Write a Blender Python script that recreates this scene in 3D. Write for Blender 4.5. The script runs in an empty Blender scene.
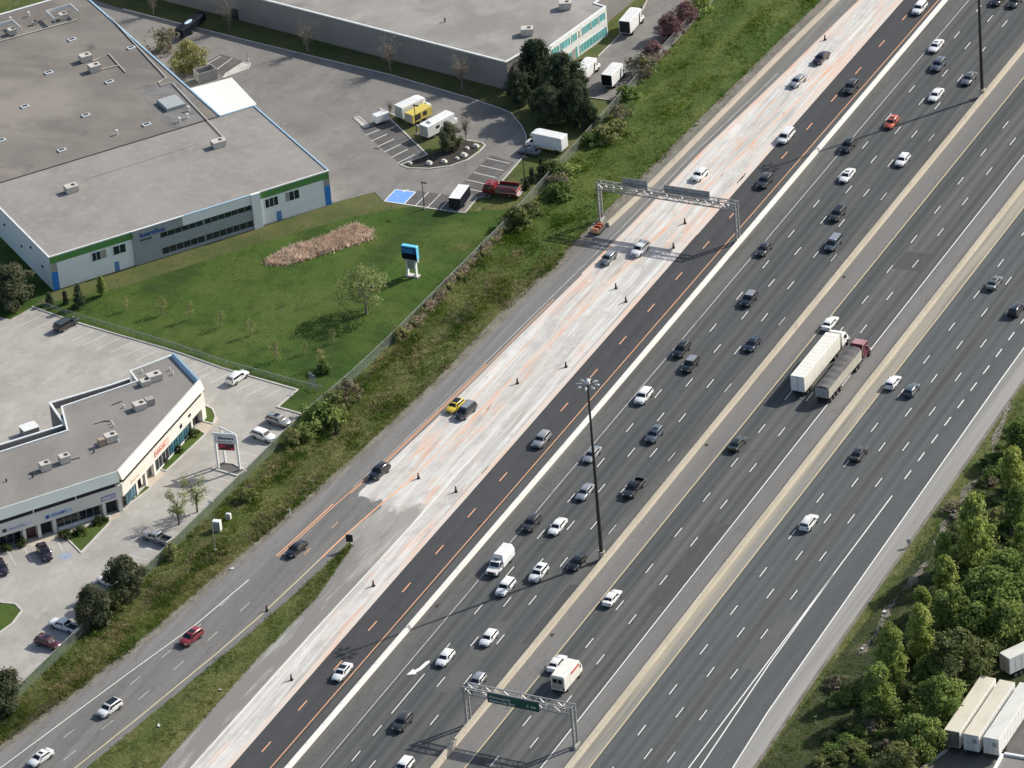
import bpy, math, random
import numpy as np
from mathutils import Vector, Matrix
sc = bpy.context.scene
col = sc.collection
R = math.radians
# ------------------------------------------------------------------ camera, sky, sun, exposure
CAM = np.array([363.69, -679.42, 444.39])
FPX, PITCH, ROLL, YAW = 5060.44, R(29.97), R(-5.23), R(-28.16)
fw = np.array([math.sin(YAW)*math.cos(PITCH), math.cos(YAW)*math.cos(PITCH), -math.sin(PITCH)])
r0 = np.array([math.cos(YAW), -math.sin(YAW), 0.0]); u0 = np.cross(r0, fw)
rt = r0*math.cos(ROLL)+u0*math.sin(ROLL); up = -r0*math.sin(ROLL)+u0*math.cos(ROLL)
cd = bpy.data.cameras.new('camera'); cam = bpy.data.objects.new('camera', cd); col.objects.link(cam)
mw = Matrix.Identity(4)
for i in range(3):
    mw[i][0], mw[i][1], mw[i][2], mw[i][3] = rt[i], up[i], -fw[i], CAM[i]
cam.matrix_world = mw
cd.sensor_width = 36; cd.lens = FPX/1024*36; cd.clip_start = 5; cd.clip_end = 6000
sc.camera = cam
SUN_AZ, SUN_EL = 54.5, 35.0
w = bpy.data.worlds.new('World'); sc.world = w; w.use_nodes = True
wn = w.node_tree; bg = wn.nodes['Background']
sky = wn.nodes.new('ShaderNodeTexSky'); sky.sky_type = 'NISHITA'; sky.sun_disc = False
sky.sun_elevation = R(SUN_EL); sky.sun_rotation = R(90-SUN_AZ); sky.dust_density = 2.0
wn.links.new(sky.outputs[0], bg.inputs[0]); bg.inputs[1].default_value = 0.11
sd = bpy.data.lights.new('sun', 'SUN'); sd.energy = 4.15; sd.angle = R(0.5); sd.color = (1, .95, .86)
so = bpy.data.objects.new('sun', sd); col.objects.link(so)
S = Vector((math.cos(R(SUN_AZ))*math.cos(R(SUN_EL)), math.sin(R(SUN_AZ))*math.cos(R(SUN_EL)), math.sin(R(SUN_EL))))
so.rotation_euler = S.to_track_quat('Z', 'Y').to_euler(); so.location = (0, 0, 200)
sc.view_settings.view_transform = 'Standard'; sc.view_settings.look = 'None'
sc.view_settings.exposure = 0.35; sc.view_settings.gamma = 1

def at(px, py, z=0.0):
    """survey point: photo pixel -> metric point on the level plane z"""
    d = fw*FPX+(px-512)*rt-(py-384)*up
    t = (z-CAM[2])/d[2]
    p = CAM+d*t
    return (float(p[0]), float(p[1]), z)
def pts(l, z=0.0): return [at(x, y, z)[:2] for x, y in l]

# ------------------------------------------------------------------ materials
MATS = {}
def lmat(name, base, layers=(), rough=.85, bump=0, bscale=3, metal=0, spec=.3, coord='world', bmap=(1, 1, 1)):
    """layered procedural material. layer = (colour, map scale, lo, hi, amount[, detail, kind])"""
    m = bpy.data.materials.new(name); m.use_nodes = True; nt = m.node_tree; N = nt.nodes; L = nt.links
    b = N['Principled BSDF']; b.inputs['Roughness'].default_value = rough; b.inputs['Metallic'].default_value = metal
    b.inputs['Specular IOR Level'].default_value = spec
    if coord == 'world': src = N.new('ShaderNodeNewGeometry').outputs['Position']
    else: src = N.new('ShaderNodeTexCoord').outputs['Object']
    cur = None
    for k, ly in enumerate(layers):
        c, ms, lo, hi, amt = ly[:5]; det = ly[5] if len(ly) > 5 else 5; kind = ly[6] if len(ly) > 6 else 'n'
        mp = N.new('ShaderNodeMapping'); mp.inputs['Scale'].default_value = ms
        mp.inputs['Location'].default_value = (k*13.7+len(name)*3.1, k*7.3, 0); L.new(src, mp.inputs[0])
        nz = N.new('ShaderNodeTexNoise'); nz.inputs['Scale'].default_value = 1; nz.inputs['Detail'].default_value = det
        nz.inputs['Roughness'].default_value = .62
        L.new(mp.outputs[0], nz.inputs['Vector']); f = nz.outputs[0]
        if kind == 'vein':
            s = N.new('ShaderNodeMath'); s.operation = 'SUBTRACT'; s.inputs[1].default_value = .5; L.new(f, s.inputs[0])
            a = N.new('ShaderNodeMath'); a.operation = 'ABSOLUTE'; L.new(s.outputs[0], a.inputs[0]); f = a.outputs[0]
        if isinstance(kind, tuple):   # wear that thickens along the road: noise plus distance past y0
            sx = N.new('ShaderNodeSeparateXYZ'); L.new(src, sx.inputs[0]); g = N.new('ShaderNodeMath'); g.operation = 'MULTIPLY_ADD'; g.inputs[1].default_value = -1/kind[2]; g.inputs[2].default_value = kind[1]/kind[2]
            L.new(sx.outputs['Y'], g.inputs[0]); ad = N.new('ShaderNodeMath'); ad.operation = 'ADD'; L.new(g.outputs[0], ad.inputs[0]); L.new(f, ad.inputs[1]); f = ad.outputs[0]
        mr = N.new('ShaderNodeMapRange'); mr.inputs['From Min'].default_value = lo; mr.inputs['From Max'].default_value = hi
        mr.inputs['To Max'].default_value = amt; L.new(f, mr.inputs[0])
        if kind == 'vein': mr.inputs['To Min'].default_value = amt; mr.inputs['To Max'].default_value = 0
        mx = N.new('ShaderNodeMix'); mx.data_type = 'RGBA'; L.new(mr.outputs[0], mx.inputs[0])
        if cur is None: mx.inputs[6].default_value = (*base, 1)
        else: L.new(cur, mx.inputs[6])
        mx.inputs[7].default_value = (*c, 1); cur = mx.outputs[2]
    if cur is None: b.inputs['Base Color'].default_value = (*base, 1)
    else: L.new(cur, b.inputs['Base Color'])
    if bump:
        mp = N.new('ShaderNodeMapping'); mp.inputs['Scale'].default_value = bmap; L.new(src, mp.inputs[0])
        nz = N.new('ShaderNodeTexNoise'); nz.inputs['Scale'].default_value = bscale; nz.inputs['Detail'].default_value = 6
        L.new(mp.outputs[0], nz.inputs['Vector'])
        bp = N.new('ShaderNodeBump'); bp.inputs['Strength'].default_value = 1; bp.inputs['Distance'].default_value = bump
        L.new(nz.outputs[0], bp.inputs['Height']); L.new(bp.outputs[0], b.inputs['Normal'])
    MATS[name] = m
    return m
def sh(c, k): return tuple(min(1, v*k) for v in c)
def pm(name, c, rough=.5, metal=0, spec=.5, var=.12):
    """plain-ish paint / metal / plastic with a little tonal wear"""
    return lmat(name, c, [(sh(c, 1-var*2), (1.3, 1.3, 1.3), .4, .75, .8)], rough, 0, 3, metal, spec, 'object')

def asphalt(name, c, streak=.75, light=1.5, grain=.5):
    return lmat(name, c, [(sh(c, streak), (.55, .012, 1), .42, .62, .8, 4), (sh(c, light), (.9, .02, 1), .55, .75, .5, 4),
                          (sh(c, light*1.2), (2.5, .35, 1), .55, .75, .28, 6), (sh(c, .5), (.22, .05, 1), .58, .7, .25, 8),
                          (sh(c, 1.7), (7, 7, 1), .55, .8, grain, 2), (sh(c, .4), (.13, .07, 1), 0, .006, .45, 6, 'vein')], .82, .01, 6)
A_dark = asphalt('fresh asphalt', (.058, .059, .062), .8, 1.35, .3)
A_blue = asphalt('lane asphalt dark', (.070, .075, .076), .8, 1.35)
A_mid = asphalt('lane asphalt worn', (.082, .086, .085), .8, 1.35)
A_lite = asphalt('lane asphalt pale', (.102, .103, .10), .82, 1.3)
A_right = asphalt('right lane asphalt', (.086, .094, .095), .88, 1.2)
A_should = asphalt('shoulder asphalt', (.175, .17, .162), .84, 1.22)
A_dirt = lmat('dirty shoulder', (.098, .099, .095), [((.15, .147, .137), (.5, .03, 1), .45, .7, .8, 7), ((.26, .245, .21), (1.2, .06, 1), .6, .8, .6, 7), ((.05, .05, .05), (.3, .02, 1), .55, .7, .6, 6), ((.04, .04, .04), (.22, .2, 1), 0, .008, .6, 7, 'vein')], .9)
A_dust = lmat('dusty shoulder', (.23, .225, .205), [((.34, .31, .25), (.28, .006, 1), .42, .6, .9, 4), ((.12, .12, .115), (.9, .02, 1), .5, .7, .7, 5), ((.4, .37, .3), (3, .5, 1), .62, .8, .3, 6)], .9)
A_rsh = lmat('right shoulder', (.30, .29, .27), [((.21, .205, .19), (.6, .01, 1), .45, .62, .8, 5), ((.38, .37, .34), (1.1, .02, 1), .55, .7, .6, 6), ((.2, .19, .18), (4, 3, 1), .55, .8, .35, 5)], .9)
GRAVEL = lmat('gravel verge', (.17, .155, .13), [((.27, .25, .21), (.8, .2, 1), .45, .65, .7, 8), ((.09, .085, .07), (1.4, .8, 1), .5, .7, .7, 8), ((.06, .075, .03), (.5, .3, 1), .55, .7, .5, 8)], .95, .04, 5)
A_rsh2 = asphalt('ramp shoulder asphalt', (.19, .186, .178), .72, 1.35)
RAMP = asphalt('ramp asphalt', (.168, .165, .158), .76, 1.3)
WHITE_LAYERS = [((.33, .32, .295), (.5, .05, 1), .45, .66, .85, 9), ((.67, .66, .625), (.6, .02, 1), .48, .64, .95, 8), ((.40, .385, .36), (.35, .22, 1), .5, .68, .8, 10), ((.70, .69, .665), (.8, .35, 1), .56, .72, .7, 9),
                 ((.27, .26, .24), (1.1, .12, 1), .6, .74, .7, 9), ((.66, .38, .25), (.36, .05, 1), .56, .66, .7, 10), ((.67, .50, .40), (.9, .06, 1), .55, .70, .65, 9), ((.36, .35, .33), (.05, .25, 1), 0, .006, .55, 8, 'vein'),
                 ((.72, .71, .68), (.5, .004, 1), 0, .02, .6, 4, 'vein'), ((.25, .24, .23), (.2, .09, 1), .65, .72, .5, 9)]
C_white = lmat('scraped concrete', (.52, .505, .47), WHITE_LAYERS, .9, .01, 5)
C_merge = lmat('concrete merging', (.52, .505, .47), WHITE_LAYERS+[((.28, .27, .248), (.3, .14, 1), .52, .66, .95, 10, ('grad', -41.5, 16)), ((.17, .163, .15), (.35, .08, 1), .66, .82, .7, 10, ('grad', -43, 60)), ((.44, .43, .395), (.5, .05, 1), .52, .66, .7, 8)], .9, .01, 5)
JOINT = pm('barrier joint', (.14, .125, .10), .9)
VOID_R = lmat('cast iron grate', (.03, .027, .024), [((.07, .055, .045), (4, 4, 1), .45, .6, .8)], .8)
C_grey = lmat('grey dirt pavement', (.29, .28, .257), [((.48, .465, .43), (.45, .035, 1), .47, .64, .85, 8), ((.19, .18, .165), (.6, .04, 1), .5, .7, .6, 8), ((.14, .13, .12), (.3, .2, 1), 0, .01, .5, 8, 'vein')], .92)
ORANGE_OLD = lmat('ground off orange paint', (.60, .51, .44), [((.68, .34, .19), (1.6, .13, 1), .46, .62, .8, 9), ((.54, .525, .49), (1.8, .11, 1), .5, .62, 1, 9), ((.64, .63, .6), (.9, .05, 1), .55, .66, .7, 9)], .9)
ORANGE_FAINT = lmat('faint orange paint', (.61, .545, .485), [((.68, .43, .30), (1.1, .05, 1), .46, .66, .8, 8), ((.57, .55, .51), (1.6, .12, 1), .5, .66, .9, 8)], .9)
P_orange = lmat('orange road paint', (.78, .39, .20), [((.75, .5, .33), (1.5, .2, 1), .5, .75, .6, 6)], .7)
P_white = lmat('white road paint', (.78, .77, .73), [((.45, .44, .42), (2.2, .4, 1), .55, .78, .6, 7)], .7)
P_lot = lmat('faded stall paint', (.62, .60, .56), [((.46, .44, .40), (1.5, .6, 1), .5, .72, .9, 7)], .8)
P_faint = lmat('worn road paint', (.50, .50, .47), [((.2, .2, .19), (2.2, .4, 1), .5, .7, .8, 7)], .8)
P_yellow = lmat('yellow road paint', (.62, .52, .30), [((.52, .47, .36), (1.5, .2, 1), .5, .75, .6, 6)], .7)
LOT = lmat('pale concrete lot', (.375, .36, .325), [((.29, .277, .25), (.12, .12, 1), .42, .66, .8, 8), ((.46, .445, .41), (.3, .1, 1), .5, .7, .6, 8), ((.23, .222, .205), (.4, .25, 1), .56, .75, .55, 9),
             ((.23, .22, .2), (.09, .11, 1), 0, .006, .6, 7, 'vein'), ((.3, .29, .27), (6, 6, 1), .6, .8, .3, 3)], .92)
LOT2 = lmat('grey asphalt lot', (.205, .196, .18), [((.15, .145, .135), (.11, .08, 1), .45, .66, .8, 8), ((.25, .24, .22), (.25, .12, 1), .5, .7, .7, 8), ((.12, .115, .11), (.3, .3, 1), .58, .75, .6, 9),
              ((.10, .095, .09), (.06, .085, 1), 0, .005, .8, 7, 'vein'), ((.27, .26, .24), (6, 6, 1), .58, .8, .4, 3)], .92)
LOT3 = lmat('dark asphalt lot', (.13, .125, .12), [((.09, .09, .09), (.2, .2, 1), .45, .66, .8, 8), ((.18, .175, .165), (.4, .3, 1), .5, .7, .7, 8)], .92)
STALL = lmat('dark stall asphalt', (.105, .1, .095), [((.15, .145, .14), (.3, .3, 1), .45, .66, .8, 8)], .92)
SIDEWALK = lmat('tan sidewalk concrete', (.50, .44, .35), [((.42, .37, .3), (.3, .3, 1), .45, .66, .8, 7)], .9)
KERB = lmat('kerb concrete', (.52, .50, .46), [((.4, .385, .35), (.5, .5, 1), .45, .66, .8, 7)], .9)
ROUGH = lmat('rough grass', (.098, .108, .032), [((.05, .078, .014), (.10, .045, 1), .42, .62, .9, 6), ((.15, .145, .05), (.16, .06, 1), .5, .66, .8, 8), ((.25, .21, .12), (.3, .12, 1), .6, .73, .75, 9),
              ((.03, .045, .01), (.5, .25, 1), .52, .68, .8, 9), ((.15, .18, .04), (1.8, 1.1, 1), .55, .75, .7, 6)], .95, .25, 1.6)
GREEN = lmat('verge grass', (.06, .094, .014), [((.04, .078, .010), (.10, .04, 1), .42, .62, .9, 6), ((.11, .135, .028), (.2, .06, 1), .48, .66, .8, 8), ((.03, .05, .008), (.5, .25, 1), .55, .7, .7, 9), ((.10, .145, .025), (1.8, 1.1, 1), .55, .75, .6, 6)], .95, .25, 1.6)
LAWN = lmat('mown lawn', (.038, .088, .008), [((.085, .11, .022), (.022, .045, 1), .46, .62, .85, 8), ((.014, .04, .004), (.03, .016, 1), .52, .64, .75, 7), ((.046, .09, .009), (.07, .05, 1), .42, .62, .9, 5), ((.068, .098, .015), (.05, .11, 1), .52, .68, .8, 7), ((.02, .05, .005), (.35, .25, 1), .5, .68, .8, 8),
             ((.078, .125, .016), (2, 1.6, 1), .55, .75, .5, 5), ((.08, .112, .02), (.035, .10, 1), .5, .62, .8, 7), ((.018, .044, .005), (.06, .03, 1), .5, .64, .75, 6), ((.12, .11, .035), (.09, .07, 1), .63, .72, .7, 9), ((.055, .10, .011), (.01, .35, 1), .5, .62, .45, 3)], .95, .15, 3)
LAWN_DRY = lmat('dry lawn', (.10, .108, .034), [((.06, .085, .022), (.1, .1, 1), .42, .62, .9, 6), ((.12, .105, .045), (.25, .2, 1), .5, .68, .8, 8)], .95, .12, 3)
SHADE_SOIL = lmat('understory ground', (.034, .046, .016), [((.06, .08, .024), (.2, .1, 1), .45, .62, .9, 8), ((.11, .10, .05), (.35, .15, 1), .55, .7, .7, 9), ((.026, .034, .013), (.6, .4, 1), .5, .7, .8, 8)], .95, .3, 1.6)  # ground tones darkened to carry the shade beneath the trees
ROCK = lmat('ditch stones', (.23, .21, .17), [((.1, .095, .075), (.8, .5, 1), .42, .6, .9, 9), ((.36, .34, .29), (1.6, 1, 1), .55, .7, .8, 8)], .95, .2, 3)

def leaf(name, c, tr=.35):
    m = bpy.data.materials.new(name); m.use_nodes = True; nt = m.node_tree; N = nt.nodes; L = nt.links
    N.remove(N['Principled BSDF']); out = N['Material Output']
    g = N.new('ShaderNodeNewGeometry'); mp = N.new('ShaderNodeMapping'); mp.inputs['Scale'].default_value = (.8, .8, .8)
    L.new(g.outputs['Position'], mp.inputs[0]); nz = N.new('ShaderNodeTexNoise'); nz.inputs['Scale'].default_value = 1; nz.inputs['Detail'].default_value = 4
    L.new(mp.outputs[0], nz.inputs['Vector'])
    mr = N.new('ShaderNodeMapRange'); mr.inputs['From Min'].default_value = .35; mr.inputs['From Max'].default_value = .65; L.new(nz.outputs[0], mr.inputs[0])
    mx = N.new('ShaderNodeMix'); mx.data_type = 'RGBA'; L.new(mr.outputs[0], mx.inputs[0])
    mx.inputs[6].default_value = (*sh(c, .72), 1); mx.inputs[7].default_value = (*sh(c, 1.25), 1)
    oi = N.new('ShaderNodeObjectInfo'); rr = N.new('ShaderNodeMapRange'); rr.inputs['To Min'].default_value = .78; rr.inputs['To Max'].default_value = 1.22; L.new(oi.outputs['Random'], rr.inputs[0])
    hs = N.new('ShaderNodeHueSaturation'); L.new(rr.outputs[0], hs.inputs['Value']); L.new(mx.outputs[2], hs.inputs['Color']); r2 = N.new('ShaderNodeMapRange'); r2.inputs['To Min'].default_value = .515; r2.inputs['To Max'].default_value = .485; L.new(oi.outputs['Random'], r2.inputs[0]); L.new(r2.outputs[0], hs.inputs['Hue'])
    d = N.new('ShaderNodeBsdfDiffuse'); t = N.new('ShaderNodeBsdfTranslucent'); a = N.new('ShaderNodeMixShader'); a.inputs[0].default_value = tr
    L.new(hs.outputs[0], d.inputs[0]); L.new(hs.outputs[0], t.inputs[0]); L.new(d.outputs[0], a.inputs[1]); L.new(t.outputs[0], a.inputs[2])
    L.new(a.outputs[0], out.inputs[0]); MATS[name] = m; return m

SIL2 = pm('trailer rib', (.55, .54, .50), .5); WHITE = pm('white paint', (.78, .78, .76), .35); WHITE_T = pm('white trailer skin', (.80, .78, .70), .45)
def coat(m):
    b = m.node_tree.nodes['Principled BSDF']; b.inputs['Coat Weight'].default_value = .8; b.inputs['Coat Roughness'].default_value = .06; return m
CAR = {n: coat(lmat('car paint '+n, c, [(sh(c, .8), (.9, .9, .9), .45, .7, .5)], ro, 0, 3, me, .6, 'object')) for n, c, ro, me in [
    ('white', (.80, .80, .79), .22, 0), ('silver', (.42, .43, .43), .25, .55), ('grey', (.20, .21, .21), .25, .5), ('slate', (.11, .135, .16), .25, .4), ('dark', (.045, .048, .05), .22, .3),
    ('black', (.012, .013, .015), .18, 0), ('navy', (.018, .028, .05), .2, .2), ('plum', (.03, .016, .032), .2, .2), ('maroon', (.085, .012, .025), .22, .1), ('red', (.24, .02, .03), .25, 0),
    ('orange', (.55, .10, .045), .25, 0), ('yellow', (.72, .52, .03), .25, 0), ('green', (.022, .032, .026), .2, .2), ('firered', (.24, .012, .018), .3, 0)]}
GLASS = lmat('tinted glass', (.008, .010, .012), [((.02, .025, .03), (.7, .7, .7), .45, .7, .6)], .08, 0, 3, 0, .7, 'object')
RUBBER = pm('tyre rubber', (.015, .015, .015), .9); RIM = pm('alloy rim', (.35, .35, .35), .35, .8); CHROME = pm('chrome trim', (.5, .5, .5), .2, .9)
LAMP = pm('lamp glass', (.66, .67, .66), .2); LUMI = pm('luminaire shell', (.42, .44, .45), .3, .3); HEADL = pm('headlamp lens', (.26, .27, .28), .12); TAIL = pm('tail lamp red', (.13, .012, .012), .25); BLACKP = pm('black plastic', (.018, .018, .019), .6)
GALV = lmat('galvanised steel', (.40, .40, .39), [((.3, .3, .29), (1, 1, 1), .45, .65, .7)], .5, 0, 3, .5, .5, 'object')
STEEL_D = pm('dark painted steel', (.035, .033, .03), .6); SIGN_BACK = lmat('sign back aluminium', (.42, .425, .43), [((.33, .335, .34), (.8, .8, .8), .45, .6, .8)], .55, 0, 3, .4, .5, 'object')
SIGN_G = pm('green sign sheeting', (.004, .075, .055), .45); SIGN_W = pm('white sign sheeting', (.78, .78, .75), .4)
BARR_T = lmat('tan concrete', (.44, .395, .315), [((.22, .195, .155), (.8, .55, .5), .58, .72, .6, 9), ((.36, .32, .25), (.5, .06, 1), .45, .66, .8, 7), ((.54, .48, .38), (.8, .1, 2), .5, .7, .7, 7), ((.3, .25, .19), (1.2, .3, 2.5), .6, .75, .5, 8)], .9)
BARR_W = lmat('white concrete', (.70, .69, .655), [((.38, .36, .31), (.8, .5, .5), .6, .74, .45, 9), ((.68, .655, .59), (.5, .05, 1), .45, .66, .7, 7), ((.55, .5, .42), (1.3, .4, 2.5), .6, .78, .5, 8)], .85)
CONE = pm('dark cone rubber', (.035, .025, .022), .7); CONE_O = pm('cone orange band', (.32, .07, .02), .6); CONE_W = pm('cone collar', (.2, .2, .2), .5)
ROOF_A = lmat('tar roof', (.20, .182, .162), [((.27, .245, .215), (.02, .028, 1), .48, .6, .7, 7), ((.075, .07, .063), (.09, .06, 1), .61, .7, .7, 9), ((.15, .137, .122), (.05, .05, 1), .42, .62, .9, 6), ((.26, .235, .205), (.03, .14, 1), .5, .68, .7, 7), ((.09, .083, .075), (.16, .1, 1), .6, .74, .6, 8), ((.19, .175, .155), (3, 3, 1), .55, .8, .4, 4)], .95)
ROOF_B = lmat('gravel roof', (.275, .26, .238), [((.165, .155, .143), (.07, .045, 1), .6, .72, .65, 9), ((.225, .212, .196), (.08, .08, 1), .42, .62, .8, 7), ((.34, .315, .29), (.5, .5, 1), .48, .7, .6, 8), ((.19, .172, .156), (1.6, 1.6, 1), .55, .75, .5, 5), ((.17, .16, .15), (.1, .06, 1), .64, .74, .5, 8)], .97)
ROOF_C = lmat('grey membrane roof', (.235, .222, .205), [((.125, .12, .113), (.18, .1, 1), .6, .7, .65, 9), ((.19, .18, .168), (.1, .1, 1), .42, .62, .8, 7), ((.28, .265, .245), (.25, .1, 1), .5, .7, .6, 8), ((.14, .135, .13), (.2, .12, 1), .64, .76, .5, 8), ((.29, .275, .26), (4, 4, 1), .58, .8, .3, 3)], .95)
ROOF_D = lmat('pale membrane roof', (.29, .278, .256), [((.15, .143, .132), (.06, .05, 1), .56, .68, .75, 9), ((.22, .212, .195), (.05, .05, 1), .42, .62, .9, 7), ((.36, .345, .32), (.12, .1, 1), .5, .7, .8, 8), ((.15, .145, .135), (.1, .12, 1), .62, .76, .6, 8)], .95)
PATCH = lmat('roof repair patch', (.20, .195, .185), [((.13, .125, .12), (.2, .3, 1), .45, .62, .9, 8)], .95)
WALL_W = lmat('white metal siding', (.80, .83, .82), [((.73, .76, .755), (.25, .25, .5), .45, .65, .6)], .6, 0, 3, 0, .4, 'object')
WALL_G = lmat('grey metal siding', (.31, .345, .355), [((.27, .30, .31), (.25, .25, .5), .45, .65, .6)], .55, 0, 3, 0, .4, 'object')
WALL_C = lmat('cream precast wall', (.72, .69, .62), [((.63, .60, .53), (.2, .2, .5), .45, .65, .6, 7)], .8, 0, 3, 0, .3, 'object')
WALL_D = lmat('grey block wall', (.25, .235, .225), [((.2, .19, .182), (.08, .08, .3), .45, .65, .7, 7)], .9, 0, 3, 0, .3, 'object')
MANS = lmat('pale teal fascia', (.50, .55, .52), [((.44, .485, .46), (.3, .3, .5), .45, .65, .6, 6)], .6, 0, 3, 0, .4, 'object')
GRN = pm('green fascia', (.10, .27, .075), .5, 0, .4, .05); BLU = pm('blue panel', (.03, .22, .62), .5, 0, .4, .05); LBLU = pm('light blue trim', (.36, .52, .64), .5); COPE = pm('white coping', (.76, .78, .76), .5)
WIN = lmat('window glass', (.012, .018, .026), [((.03, .045, .06), (.9, .9, .9), .45, .62, .8)], .12, 0, 3, 0, .6, 'object')
WIN_B = lmat('blue window glass', (.03, .10, .14), [((.09, .2, .25), (.6, .6, .2), .45, .62, .8)], .12, 0, 3, 0, .6, 'object')
TEAL = lmat('teal glass', (.10, .38, .36), [((.17, .5, .48), (.5, .5, .3), .45, .62, .8)], .15, 0, 3, 0, .6, 'object')
VOID = pm('dark recess', (.015, .017, .022), .8); RED_S = pm('sign red', (.62, .09, .06), .5); NAVY_S = pm('sign navy', (.016, .075, .30), .4); TXT_B = pm('sign blue lettering', (.03, .10, .36), .5); TXT_G = pm('sign grey lettering', (.05, .05, .09), .5)
CYAN = pm('sign cyan', (.16, .60, .85), .45); BLACK_S = pm('sign black', (.006, .008, .016), .6, 0, .2); WOOD = lmat('bark', (.12, .10, .08), [((.07, .06, .05), (2, 2, .5), .45, .6, .8)], .95)
WOOD_P = lmat('pale bark', (.26, .22, .18), [((.16, .14, .12), (2, 2, .5), .45, .6, .8)], .95); STONE = pm('white stone', (.6, .58, .53), .9); TARP = lmat('grey mesh tarp', (.13, .125, .12), [((.09, .088, .085), (1, .6, 1), .45, .6, .8)], .85, 0, 3, 0, .3, 'object')
YEL = pm('yellow enamel', (.62, .50, .10), .5); BEIGE = pm('beige hvac', (.55, .52, .46), .6); CONT = pm('container grey', (.35, .34, .31), .7); PLAS = pm('white plastic litter', (.75, .75, .72), .6)
CANVAS = pm('white canopy membrane', (.72, .72, .68), .6, 0, .3, .02); HI_BLUE = lmat('accessible stall blue', (.16, .33, .72), [((.25, .4, .7), (.8, .8, 1), .5, .7, .5, 7)], .8)
led = bpy.data.materials.new('led panel'); led.use_nodes = True
_b = led.node_tree.nodes['Principled BSDF']; _n = led.node_tree.nodes.new('ShaderNodeTexNoise'); _n.inputs['Scale'].default_value = 1.2
_c = led.node_tree.nodes.new('ShaderNodeValToRGB'); _c.color_ramp.elements[0].position = .45; _c.color_ramp.elements[0].color = (.01, .002, .004, 1); _c.color_ramp.elements[1].position = .7; _c.color_ramp.elements[1].color = (.35, .01, .05, 1)
led.node_tree.links.new(_n.outputs[0], _c.inputs[0]); led.node_tree.links.new(_c.outputs[0], _b.inputs['Emission Color']); _b.inputs['Emission Strength'].default_value = .7; _b.inputs['Base Color'].default_value = (.02, .004, .008, 1)
def chain_mat():
    m = bpy.data.materials.new('chain link mesh'); m.use_nodes = True; nt = m.node_tree; N = nt.nodes; L = nt.links
    b = N['Principled BSDF']; b.inputs['Base Color'].default_value = (.30, .33, .30, 1); b.inputs['Roughness'].default_value = .6
    t = N.new('ShaderNodeBsdfTransparent'); mx = N.new('ShaderNodeMixShader'); mx.inputs[0].default_value = .26
    nz = N.new('ShaderNodeTexNoise'); nz.inputs['Scale'].default_value = .5; mr = N.new('ShaderNodeMapRange'); mr.inputs['To Min'].default_value = .1; mr.inputs['To Max'].default_value = .4
    g = N.new('ShaderNodeNewGeometry'); L.new(g.outputs['Position'], nz.inputs['Vector']); L.new(nz.outputs[0], mr.inputs[0]); L.new(mr.outputs[0], mx.inputs[0])
    L.new(t.outputs[0], mx.inputs[1]); L.new(b.outputs[0], mx.inputs[2]); L.new(mx.outputs[0], N['Material Output'].inputs[0]); return m
CHAIN = chain_mat()

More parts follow.
